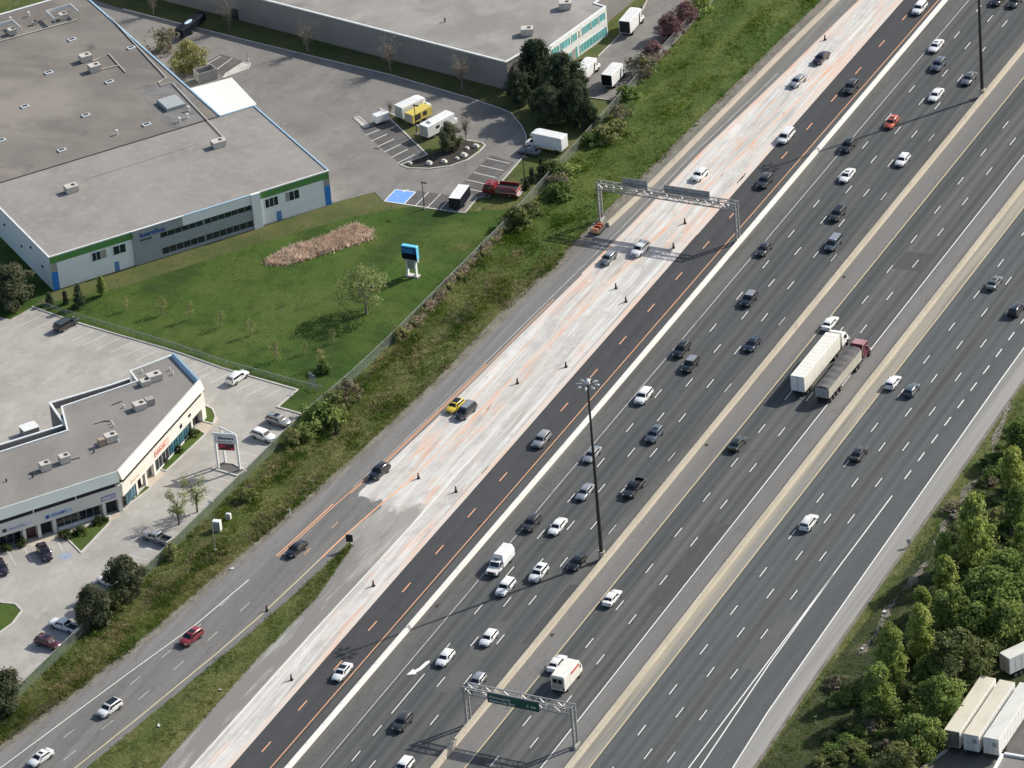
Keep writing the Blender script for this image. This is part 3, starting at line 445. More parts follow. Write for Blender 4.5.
island('lawn_strip', [(-50.6, -70.0), (-45.5, -73.6), (-45.6, -63.4), (-46.8, -61.6)], LAWN); island('round_lawn', [(-51.6, -91), (-50.4, -91.6), (-48, -91.2), (-45.9, -92.7), (-45.4, -96.6), (-46.3, -101), (-50, -104), (-54, -96)], LAWN)
sheet('sidewalk', [(-56, -74.2), (-46.6, -61.6), (-45.8, -59.6), (-44.9, -61.5), (-50, -69.4), (-54.6, -74.4)], .006, SIDEWALK)
sheet('yard', [(111.2, -88.5), (113.8, -79.5), (117.5, -66), (126, -58), (170, -58), (170, -140), (104, -140)], .0, LOT3)
kerb('kerb', [(111.2, -88.5), (113.6, -80.5)], .4, .3)
def blob(x, y, rx, ry, a, n=28, j=.15, seed=0):
    rg = random.Random(seed); c, s = math.cos(a), math.sin(a); o = []
    for k in range(n):
        t = 2*math.pi*k/n; q = 1+rg.uniform(-j, j); u, v = rx*q*math.cos(t), ry*q*math.sin(t); o.append((x+u*c-v*s, y+u*s+v*c))
    return o
dk = lmat('reed soil', (.16, .13, .085), [((.07, .075, .03), (.4, .2, 1), .45, .65, .9, 9)], .95, .1, 2)
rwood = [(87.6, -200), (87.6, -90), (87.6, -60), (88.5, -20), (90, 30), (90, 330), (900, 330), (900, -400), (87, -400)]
sheet('wood_floor', rwood, -.02, SHADE_SOIL)
ditch = pts([(1010, 405), (985, 470), (960, 500), (946, 520), (932, 556), (905, 588), (888, 610), (872, 640), (858, 655)])
b = MB(); rg = random.Random(4); cen = []
for i in range(len(ditch)-1):
    for k in range(8): f = k/8; cen.append((ditch[i][0]+(ditch[i+1][0]-ditch[i][0])*f+rg.uniform(-.35, .35), ditch[i][1]+(ditch[i+1][1]-ditch[i][1])*f))
wd_ = [max(.02, .32+.3*math.sin(k*.55)+rg.uniform(-.25, .35)) for k in range(len(cen))]
b.add([q for (x, y), w_ in zip(cen, wd_) for q in ((x-w_, y+.2*w_, .006), (x+w_, y-.2*w_, .006))], [(2*i, 2*i+1, 2*i+3, 2*i+2) for i in range(len(cen)-1)])
for k in range(260):
    x, y = cen[rg.randrange(len(cen))]; x += rg.gauss(0, .55); y += rg.gauss(0, .9); r = rg.uniform(.06, .24); b.add([(x-r, y, 0), (x, y-r, 0), (x+r, y, 0), (x, y+r, 0), (x+rg.uniform(-.05, .05), y, r*1.1)], [(0, 1, 4), (1, 2, 4), (2, 3, 4), (3, 0, 4)])
struct(b.build('stony_ditch', ROCK), 'stuff')

# ------------------------------------------------------------------ barriers, fences, masts, gantries
def barrier(label, line, wt, wb, h, m, y0, y1):
    b = MB(); Y = sorted(set([y0, y1]+[y for _, y in line if y0 < y < y1]+list(np.arange(y0, y1, 12.0))))
    prof = [(-wb/2, 0), (-wb/2, .08), (-wt/2-.09, .33), (-wt/2, h), (wt/2, h), (wt/2+.09, .33), (wb/2, .08), (wb/2, 0)]
    n = len(prof); P = [(lin(line, y)+x, y, z) for y in Y for x, z in prof]
    F = [(i*n+k, (i+1)*n+k, (i+1)*n+k+1, i*n+k+1) for i in range(len(Y)-1) for k in range(n-1)]+[tuple(range(n)), tuple(range((len(Y)-1)*n+n-1, (len(Y)-1)*n-1, -1))]
    b.add(P, F); y = y0+3.0
    while y < y1:
        if -150 < y < 190: x = lin(line, y); b.box(x-wt/2-.004, x+wt/2+.004, y-.03, y+.03, .36, h+.004, 1)
        y += 6.0
    return tag(b.build('concrete_barrier', [m, JOINT]), label, 'barrier')
barrier('long white concrete barrier beside the fresh black lane', [(17.8, -260), (18.1, -118), (18.2, 0), (17.6, 165), (17.4, 330)], .42, .72, .8, BARR_W, -260, 330)
barrier('tan concrete barrier carrying the tall light mast, left of the two semi trucks', [(40.1, -260), (40.0, 0), (39.9, 330)], .5, .9, .95, BARR_T, -260, 330)
barrier('rightmost tan concrete barrier, right of the dump trailer truck', [(59.9, -260), (59.9, 330)], .5, .85, .95, BARR_T, -260, 330)
barrier('tan concrete barrier along the grass ending at the upper gantry', [(-8.0, 58), (-6.8, 75.3), (-4.9, 126.8), (-3.3, 158.4), (2.3, 330)], .45, .8, .85, BARR_T, 58, 330)
def fence(label, line, h, name='chain_link_fence'):
    t = thing(name, label, 'fence', (line[0][0], line[0][1], 0)); ox, oy = line[0]
    L_ = [(x-ox, y-oy) for x, y in line]; b = MB(); rl = MB(); pmsh = MB().tube([(0, 0, 0), (0, 0, h+.08)], .045, 5).mesh('post')
    for i in range(len(L_)-1):
        a, c = L_[i], L_[i+1]; b.quad((*a, .03), (*c, .03), (*c, h), (*a, h)); rl.tube([(*a, h), (*c, h)], .045, 5)
        n = max(1, round(math.dist(a, c)/3.6))
        for k in range(n):
            if -125 < a[1]+oy+(c[1]-a[1])*k/n < 165: put('post', pmsh, GALV, t, (a[0]+(c[0]-a[0])*k/n, a[1]+(c[1]-a[1])*k/n, 0))
    b.build('mesh_panel', CHAIN, t); rl.build('top_rail', GALV, t); return t
fence('long chain link fence between the car parks and the highway verge', FENCE, 2.0)
fence('low dark fence along the lawn above the pale car park', [(-96, -.9), (-86.2, -3.0), (-64, -7.0), (-52, -9.8), (-35.4, -12.2), (-31, -12.6)], 1.0)

def mast(label, x, y, h):
    t = thing('high_mast_light', label, 'light mast', (x, y, 0))
    b = MB(); b.tube([(0, 0, .2), (0, 0, h*.3), (0, 0, h*.65), (0, 0, h)], [.36, .3, .23, .15], 12); b.build('pole', STEEL_D, t, 40)
    b = MB(); b.tube([(0, 0, 0), (0, 0, 1.5)], .52, 12); b.tube([(0, 0, 1.5), (0, 0, 1.75)], .62, 12); b.build('base', BARR_T, t)
    b = MB(); n = 16
    for k in range(n):
        a0, a1 = 2*math.pi*k/n, 2*math.pi*(k+1)/n; b.tube([(1.05*math.cos(a0), 1.05*math.sin(a0), h-.35), (1.05*math.cos(a1), 1.05*math.sin(a1), h-.35)], .07, 5)
    b.build('lamp_ring', STEEL_D, t)
    b = MB(); b.tube([(0, 0, h-.1), (0, 0, h+.35), (0, 0, h+.75)], [.5, .45, .1], 10); b.build('hood', LAMP, t)
    for k in range(8):
        a = 2*math.pi*(k+.3)/8; c, s = math.cos(a), math.sin(a); q = MB()
        q.tube([(c*.95, s*.95, h-.35), (c*1.25, s*1.25, h-.35), (c*1.75, s*1.75, h-.42), (c*1.95, s*1.95, h-.46)], [.1, .2, .26, .16], 8); q.build('luminaire', LUMI, t)
mast('tall dark light mast with a ring of lamps on the tan barrier', 39.4, -47.8, 34)
mast('dark light mast at the top right whose head is out of frame', 39.6, 127, 34)

def text(s, size, m, parent, loc, rx=90, rz=0, name='lettering', extrude=.02, align='LEFT', bold=0):
    cu = bpy.data.curves.new(name, 'FONT'); cu.body = s; cu.size = size; cu.extrude = extrude; cu.align_x = align; cu.offset = bold; cu.resolution_u = 2
    o = bpy.data.objects.new(name, cu); col.objects.link(o)
    me = bpy.data.meshes.new_from_object(o.evaluated_get(bpy.context.evaluated_depsgraph_get())); col.objects.unlink(o); bpy.data.objects.remove(o)
    q = put(name, me, m, parent, loc); q.rotation_euler = (R(rx), 0, R(rz)); return q
def gantry(label, x0, x1, y, zb, zt):
    t = thing('sign_gantry', label, 'sign gantry', (x0, y, 0)); L = x1-x0; dp = 1.25
    for x in (0, L):
        g = MB()
        for yy in (-dp/2, dp/2): g.box(x-.16, x+.16, yy-.13, yy+.13, 0, zt)
        z = 1.2
        while z < zb: g.tube([(x, -dp/2, z), (x, dp/2, min(z+1.1, zb))], .05, 4); g.tube([(x, -dp/2, z+1.1), (x, dp/2, z+1.1)], .05, 4); z += 1.1
        g.build('leg', GALV, t)
        f = MB(); f.box(x-.34, x+.34, -.95, .95, 0, .55, ch=.06); f.build('footing', CONT, t)
    g = MB(); n = int(L/1.5)
    for yy in (-dp/2, dp/2):
        for z in (zb, zt): g.box(-.3, L+.3, yy-.09, yy+.09, z-.09, z+.09)
        for k in range(n):
            a, c = L*k/n, L*(k+1)/n; g.tube([(a, yy, zb if k % 2 else zt), (c, yy, zt if k % 2 else zb)], .06, 4); g.tube([(c, yy, zb), (c, yy, zt)], .05, 4)
    for z in (zb, zt):
        for k in range(n):
            a, c = L*k/n, L*(k+1)/n; g.tube([(a, -dp/2 if k % 2 else dp/2, z), (c, dp/2 if k % 2 else -dp/2, z)], .05, 4); g.tube([(c, -dp/2, z), (c, dp/2, z)], .05, 4)
    g.build('truss', GALV, t); return t
g1 = gantry('upper sign gantry spanning the pale concrete, seen from behind', -10.1, 17.6, 59.7, 6.9, 8.2)
def panel_back(t, x0, x1, z0, z1, y):
    b = MB(); b.box(x0, x1, y, y+.08, z0, z1); p = b.build('sign_panel', SIGN_BACK, t)
    r_ = MB(); k = x0+.4
    while k < x1: r_.box(k-.05, k+.05, y-.1, y-.002, z0-.3, z1-.1); k += 1.35
    for z in (z0+.3, (z0+z1)/2, z1-.3): r_.box(x0, x1, y-.05, y-.003, z-.035, z+.035)
    r_.build('stiffener', GALV, p)
panel_back(g1, 4.6, 9.7, 7.5, 9.4, .75); panel_back(g1, 13.0, 22.2, 7.5, 9.2, .75)
b = MB(); b.box(7, 23, .75, 1.7, 6.85, 6.95); b.build('catwalk', STEEL_D, g1)
g2 = gantry('lower sign gantry with green exit sign over the tan barriers', 39.75, 58.4, -98.9, 6.3, 7.6)
b = MB(); b.box(4.2, 13.2, -.84, -.76, 5.8, 7.45); sg = b.build('sign_panel', SIGN_G, g2)
b = MB(); b.box(4.2, 13.2, -.757, -.70, 5.75, 7.5); b.build('sign_frame', GALV, g2)
text('Mississauga Rd', .62, SIGN_W, sg, (4.55, -.85, 6.75)); text('Meadowvale Blvd', .62, SIGN_W, sg, (4.55, -.85, 6.05)); text('2  km', .72, SIGN_W, sg, (11.0, -.85, 6.3))
b = MB()
for k in range(4): b.tube([(5.5+k*2.2, -.8, 5.8), (5.5+k*2.2, -1.5, 5.7)], .05, 4)
b.build('sign_lights', GALV, g2)

def cone(px, py, label):
    x, y, _ = at(px, py, 0); t = thing('traffic_cone', label, 'traffic cone', (x, y, .004), 0, 'dark drums and cones along the scraped concrete')
    b = MB(); b.box(-.3, .3, -.3, .3, 0, .07, ch=.02); b.build('base', BLACKP, t)
    b = MB(); b.tube([(0, 0, .07), (0, 0, .5), (0, 0, 1.05), (0, 0, 1.15)], [.22, .17, .1, .05], 10); b.build('body', CONE, t, 40)
    b = MB(); b.tube([(0, 0, .62), (0, 0, .8)], [.165, .145], 10); b.build('collar', CONE_O, t, 40)
for px, py, l in [(825, 40, 'dark traffic cone at the top beside the plum sedan'), (718.5, 203, 'dark traffic cone just behind the long sign on the upper gantry'), (685, 223.5, 'dark traffic cone right under the upper gantry beam'), (673.5, 248, 'dark traffic cone right of the white SUV below the upper gantry'),
                  (616, 288.5, 'dark traffic cone on the orange scrape below the grey two tone car'), (626, 302, 'dark traffic cone near the fresh asphalt edge, right of its neighbour on the orange scrape'), (566, 367, 'dark traffic cone mid strip between two lone cones, above the silver SUV'),
                  (517.5, 383.5, 'dark traffic cone ahead of the dark van on pale concrete'), (418.5, 478.5, 'dark traffic cone beside the black hatchback on the pale concrete'), (456, 492, 'dark traffic cone beside the round grey patch in pale concrete'),
                  (373.5, 586, 'dark traffic cone on the narrow pale strip below the gore'), (291.5, 680, 'dark traffic cone lowest on the narrow pale strip, left of the pale sedan'), (267, 611, 'short dark cone on the edge of the ramp grass wedge')]: cone(px, py, l)

def pole_lamp(label, px, py, h, m=STEEL_D, arm=True, name='lamp_post'):
    x, y, _ = at(px, py, 0); t = thing(name, label, 'lamp post', (x, y, 0))
    b = MB(); b.tube([(0, 0, 0), (0, 0, h)], [.11, .07], 7); b.build('pole', m, t); b = MB(); b.tube([(0, 0, 0), (0, 0, .55)], .24, 8); b.build('footing', KERB, t)
    if arm: b = MB(); b.box(-.2, .9, -.18, .18, h-.05, h+.12); b.build('lamp_head', m, t)
pole_lamp('dark lamp post on the island beside the yellow trailer', 417, 135, 6.4); pole_lamp('dark lamp post on the lawn edge below the stalls', 424.5, 209, 5.6); pole_lamp('dark lamp post beside the red fire truck', 525, 182, 5.3)
pole_lamp('pale thin pole on the verge beside white utility boxes', 215.5, 552, 10, GALV)
pole_lamp('short pale pole on the concrete island by the canopy', 248, 61, 2.6, GALV, False, 'bollard_post')
def dsign(label, px, py, w_, z0, z1, m, cat='road sign', yaw=0, name='road_sign'):
    x, y, _ = at(px, py, 0); t = thing(name, label, cat, (x, y, 0), R(yaw)); b = MB(); b.box(-w_/2, w_/2, -.03, .03, z0, z1); b.build('panel', m, t)
    b = MB(); b.tube([(0, .06, 0), (0, .06, z1)], .06, 5); b.build('post', STEEL_D, t)
dsign('dark back of a square road sign at the tip of the grass wedge', 350.5, 549, 1.2, 1.4, 2.8, BLACKP, yaw=12)
dsign('small grey sign on the right shoulder edge by the ditch', 909, 547, .7, .7, 1.5, SIGN_BACK); dsign('thin white marker post on the left verge', 290.5, 517, .18, .2, 1.8, PLAS, 'marker post', 0, 'marker_post')
t = thing('crash_cushion', 'orange and black crash cushion at the foot of the upper gantry', 'crash cushion', at(598.5, 231)); b = MB(); b.box(-.9, .9, -1.4, 1.3, .05, .7, ch=.1); b.build('body', BLACKP, t)
for y in (-1.2, 0, .9): b = MB(); b.box(-.7, .5, y-.25, y+.3, .7, 1.15, ch=.06); b.build('module', CONE_O, t)
b = MB(); b.box(-.8, .8, -1.55, -1.42, .3, 1.3); b.build('face_plate', P_orange, t)
for px, py, s in ((217.5, 530, 1.0), (228.8, 519, .6)):
    x, y, _ = at(px, py); t = thing('utility_box', 'larger white utility box on the verge beside the pale pole' if s == 1 else 'smaller white utility box near the chain link fence', 'utility box', (x, y, 0), R(10))
    b = MB(); b.box(-.7*s, .7*s, -.5*s, .5*s, 0, 1.9*s, ch=.08); b.build('cabinet', WHITE, t); b = MB(); b.box(-.6*s, .6*s, -.53*s, -.503*s, .15, 1.7*s); b.build('door', CONT, t)
for px, py, l in ((220, 690, 'crumpled white plastic sheet on the lower right grass wedge'), (158.5, 726, 'white plastic loop lying low on the grass wedge'), (232, 569, 'white litter scrap by the ramp shoulder below the pale pole'), (885, 612.5, 'white litter scrap on the ditch by the tall tree'), (862, 649, 'white scrap at the lower end of the ditch'), (815, 717, 'white scrap in the dark scrub at the bottom right'), (1000, 38, 'white scrap beside the top right lane'),(1007,37,'smaller white scrap near the top right edge')):
    if px > 990: continue
    x, y, _ = at(px, py); b = MB(); rg = random.Random(px); b.add([(rg.uniform(-.5, .5), rg.uniform(-.4, .4), rg.uniform(0.02, .3)) for _ in range(9)], [(0, 1, 2), (2, 3, 4), (4, 5, 6), (6, 7, 8), (1, 3, 5), (0, 4, 8)])
    tag(b.build('plastic_litter', PLAS, None, None, (x, y, .02)), l, 'litter')
# ------------------------------------------------------------------ vehicles
KIND = {
 'sedan': dict(L=4.8, W=1.84, st=[(-2.40, .42, .72, .74), (-2.3, .28, .98, .86), (-1.7, .24, 1.03, .91), (0, .22, .98, .92), (1.0, .24, .96, .92), (1.8, .26, .86, .89), (2.25, .3, .72, .82), (2.4, .4, .6, .68)],
   cab=[(-1.85, 1.15, .86, .97), (-1.28, .5, .70, 1.33), (-1.0, .2, .62, 1.43)], wb=(1.42, -1.42), r=.33, zl=.66, zt=.82),
 'hatch': dict(L=4.3, W=1.8, st=[(-2.15, .4, .75, .74), (-2.08, .28, 1.0, .86), (-1.5, .24, 1.04, .9), (0, .22, 1.0, .9), (.95, .24, .98, .9), (1.6, .26, .88, .88), (2.0, .3, .74, .8), (2.15, .4, .62, .66)],
   cab=[(-2.0, 1.0, .85, .99), (-1.75, .42, .71, 1.38), (-1.5, .15, .62, 1.48)], wb=(1.3, -1.28), r=.33, zl=.68, zt=.9),
 'suv': dict(L=4.75, W=1.92, st=[(-2.36, .45, .85, .8), (-2.3, .32, 1.1, .9), (-1.6, .28, 1.14, .95), (0, .26, 1.12, .96), (1.0, .28, 1.08, .95), (1.75, .3, 1.0, .93), (2.22, .34, .86, .86), (2.37, .45, .7, .72)],
   cab=[(-2.25, 1.1, .90, 1.1), (-2.0, .55, .77, 1.56), (-1.8, .25, .68, 1.68)], wb=(1.42, -1.4), r=.37, zl=.8, zt=.98),
 'van': dict(L=5.1, W=1.98, st=[(-2.55, .42, .9, .82), (-2.48, .3, 1.12, .92), (-1.6, .26, 1.14, .98), (0, .24, 1.12, .98), (1.3, .26, 1.06, .97), (2.0, .3, .94, .93), (2.4, .34, .8, .86), (2.55, .45, .66, .72)],
   cab=[(-2.45, 1.55, .93, 1.1), (-2.3, .85, .8, 1.6), (-2.15, .5, .72, 1.74)], wb=(1.5, -1.5), r=.36, zl=.76, zt=1.0),
 'pickup': dict(L=5.8, W=2.0, st=[(-.5, .4, 1.12, .98), (.2, .34, 1.12, .99), (1.3, .36, 1.12, .99), (2.1, .38, 1.06, .97), (2.75, .42, .96, .92), (2.9, .5, .8, .8)],
   cab=[(-.75, 1.5, .93, 1.1), (-.6, .85, .8, 1.62), (-.5, .55, .74, 1.78)], wb=(1.9, -1.75), r=.41, zl=.9, zt=.95)}
_C = {}
def car_meshes(k):
    if k in _C: return _C[k]
    d = KIND[k]; b = MB(); st = d['st']; prof = lambda lo, hi, w_: [(-.9*w_, lo), (-w_, lo+.28*(hi-lo)), (-w_*1.0, lo+.62*(hi-lo)), (-.955*w_, hi-.07), (-.84*w_, hi), (0, hi+.035), (.84*w_, hi), (.955*w_, hi-.07), (w_, lo+.62*(hi-lo)), (w_, lo+.28*(hi-lo)), (.9*w_, lo)]
    P = []; n = 11
    for y, lo, hi, w_ in st: P += [(x, y, z) for x, z in prof(lo, hi, w_)]
    F = [(i*n+j, i*n+(j+1) % n, (i+1)*n+(j+1) % n, (i+1)*n+j) for i in range(len(st)-1) for j in range(n)]
    F += [tuple(range(n-1, -1, -1)), tuple(range((len(st)-1)*n, len(st)*n))]; b.add(P, F)
    c = d['cab']; ch = .1; P = []
    for y0, y1, w_, z in c: P += [(-w_+ch, y0, z), (w_-ch, y0, z), (w_, y0+ch, z), (w_, y1-ch, z), (w_-ch, y1, z), (-w_+ch, y1, z), (-w_, y1-ch, z), (-w_, y0+ch, z)]
    F = [(i*8+j, i*8+(j+1) % 8, (i+1)*8+(j+1) % 8, (i+1)*8+j) for i in range(2) for j in range(8)]+[tuple(range(16, 24))]; b.add(P, F)
    if k == 'pickup':
        b.box(-.98, -.8, -2.88, -.52, .5, 1.12, ch=.04); b.box(.8, .98, -2.88, -.52, .5, 1.12, ch=.04); b.box(-.8, .8, -2.9, -2.78, .5, 1.1, ch=.03); b.box(-.8, .8, -.62, -.51, .5, 1.1)
    out = {'body': b.mesh(k+'_body', 38)}
    (a0, a1, aw, az), (b0, b1, bw, bz) = c[0], c[1]
    def q3(p, q, r_, s, o): # quad pushed out along normal
        p, q, r_, s = map(Vector, (p, q, r_, s)); nn = (q-p).cross(s-p).normalized()*o; return [x+nn for x in (p, q, r_, s)]
    m = MB(); i, j = .08, .96; L = lambda u, v, t: u+(v-u)*t
    Y = lambda t: L(a1, b1, t); Zf = lambda t: L(az, bz, t); Wf = lambda t: L(aw, bw, t)-.12
    m.add(q3((Wf(i), Y(i), Zf(i)), (-Wf(i), Y(i), Zf(i)), (-Wf(j), Y(j), Zf(j)), (Wf(j), Y(j), Zf(j)), .012), [(0, 1, 2, 3)]); out['windshield'] = m.mesh(k+'_ws')
    m = MB(); Y2 = lambda t: L(a0, b0, t); i2 = .14
    m.add(q3((-Wf(i2), Y2(i2), Zf(i2)), (Wf(i2), Y2(i2), Zf(i2)), (Wf(j), Y2(j), Zf(j)), (-Wf(j), Y2(j), Zf(j)), .012), [(0, 1, 2, 3)]); out['rear_window'] = m.mesh(k+'_rw')
    for s in (1, -1):
        m = MB(); ya, yb, yc, yd = L(a0, b0, .15)+.18, L(a1, b1, .12)-.16, L(a1, b1, .9)-.13, L(a0, b0, .9)+.15
        mid = (yb+ya)/2+.05; fr = (lambda t, lo, hi: lo+(hi-lo)*t); lo_, hi_ = .14, .9; wl, wh = L(aw, bw, lo_), L(aw, bw, hi_); zl, zh = L(az, bz, lo_), L(az, bz, hi_)
        for (p, q, r_, t_) in ((ya, mid-.025, mid-.025, yd), (mid+.025, yb, yc, mid+.025)):
            v = [(s*wl, p, zl), (s*wl, q, zl), (s*wh, r_, zh), (s*wh, t_, zh)]
            m.add(q3(*(v if s > 0 else v[::-1]), .012), [(0, 1, 2, 3)])
        out['side_window'+('' if s > 0 else '2')] = m.mesh(k+'_sw')
    m = MB(); r = d['r']; m.tube([(-.12, 0, 0), (-.1, 0, 0), (.1, 0, 0), (.12, 0, 0)], [r*.9, r, r, r*.9], 14); out['wheel'] = m.mesh('wheel', 40)
    m = MB(); m.tube([(-.125, 0, 0), (.125, 0, 0)], r*.62, 10); out['rim'] = m.mesh('rim')
    yf, yr = st[-1][0], st[0][0]; w_ = st[-2][3]
    m = MB(); m.box(-.17, .17, -.14, .08, -.06, .07, ch=.03); out['headlight'] = m.mesh('headlight'); m = MB(); m.box(-.17, .17, -.06, .1, -.09, .1, ch=.02); out['tail_light'] = m.mesh('tail_light')
    m = MB(); m.box(-.11, .11, -.09, .06, -.07, .08, ch=.03); out['mirror'] = m.mesh('mirror')
    m = MB(); m.box(-.42*d['W']/1.84, .42*d['W']/1.84, -.05, .05, -.1, .1); out['grille'] = m.mesh('grille')
    t0, t1, tw, tz = c[2]; m = MB(); m.box(-tw+.16, tw-.16, (t0+t1)/2-.05, t1-.12, tz-.02, tz+.006); out['sunroof'] = m.mesh('sunroof')
    m = MB(); m.box(-tw+.02, tw-.02, t0+.06, t1+.0, tz-.03, tz+.008); out['roof'] = m.mesh('roof')
    m = MB()
    for s in (-1, 1): m.box(s*(tw-.0)-.03, s*(tw-.0)+.03, t0+.1, t1-.1, tz-.02, tz+.06)
    out['roof_rails'] = m.mesh('rails')
    if k == 'pickup': m = MB(); m.box(-.8, .8, -2.78, -.62, .6, .72); out['bed_liner'] = m.mesh('bed')
    _C[k] = out; return out
def car(kind, paint, label, px, py, head, z=.72, extra=(), roof=None, group='vehicles on the motorway', name=None, bed=None):
    """head: degrees from +Y, or a pixel pair tail->nose"""
    x, y, _ = at(px, py, z)
    if isinstance(head, tuple):
        a, c = at(*head[0], z), at(*head[1], z); rz = math.atan2(c[1]-a[1], c[0]-a[0])-math.pi/2
    else: rz = R(head)
    d = KIND[kind]; M = car_meshes(kind); p = CAR[paint]
    nm = name or {'sedan': 'sedan_car', 'hatch': 'hatchback_car', 'suv': 'suv_car', 'van': 'minivan', 'pickup': 'pickup_truck'}[kind]
    t = thing(nm, label, {'pickup': 'pickup truck', 'van': 'van'}.get(kind, 'car'), (x, y, .01), rz, group)
    put('body', M['body'], p, t); put('windshield', M['windshield'], GLASS, t); put('rear_window', M['rear_window'], GLASS, t)
    put('side_window', M['side_window'], GLASS, t); put('side_window', M['side_window2'], GLASS, t)
    for yy in d['wb']:
        for s in (-1, 1):
            wv = put('wheel', M['wheel'], RUBBER, t, (s*(d['W']/2-.1), yy, d['r'])); put('rim', M['rim'], RIM, wv)
    yf, yr = d['st'][-1][0], d['st'][0][0]; hw = d['st'][-2][3]
    for s in (-1, 1):
        h = put('headlight', M['headlight'], HEADL, t, (s*(hw-.2), yf-.12, d['zl'])); h.rotation_euler = (0, 0, -s*.25)
        h = put('tail_light', M['tail_light'], TAIL, t, (s*(hw-.1), yr+.08, d['zt']))
        put('mirror', M['mirror'], BLACKP if paint in ('white', 'silver') and kind != 'sedan' else p, t, (s*(d['cab'][0][2]+.14), d['cab'][0][1]-.55, d['cab'][0][3]+.08))
    put('grille', M['grille'], BLACKP, t, (0, yf-.03, d['zl']-.14))
    if roof: put('roof', M['roof'], roof, t)
    if 'sun' in extra: put('sunroof', M['sunroof'], GLASS, t)
    if 'rails' in extra: put('roof_rails', M['roof_rails'], BLACKP, t)
    if kind == 'pickup': put('bed_liner', M['bed_liner'], bed or BLACKP, t)
    return t
D, U = 180, 0
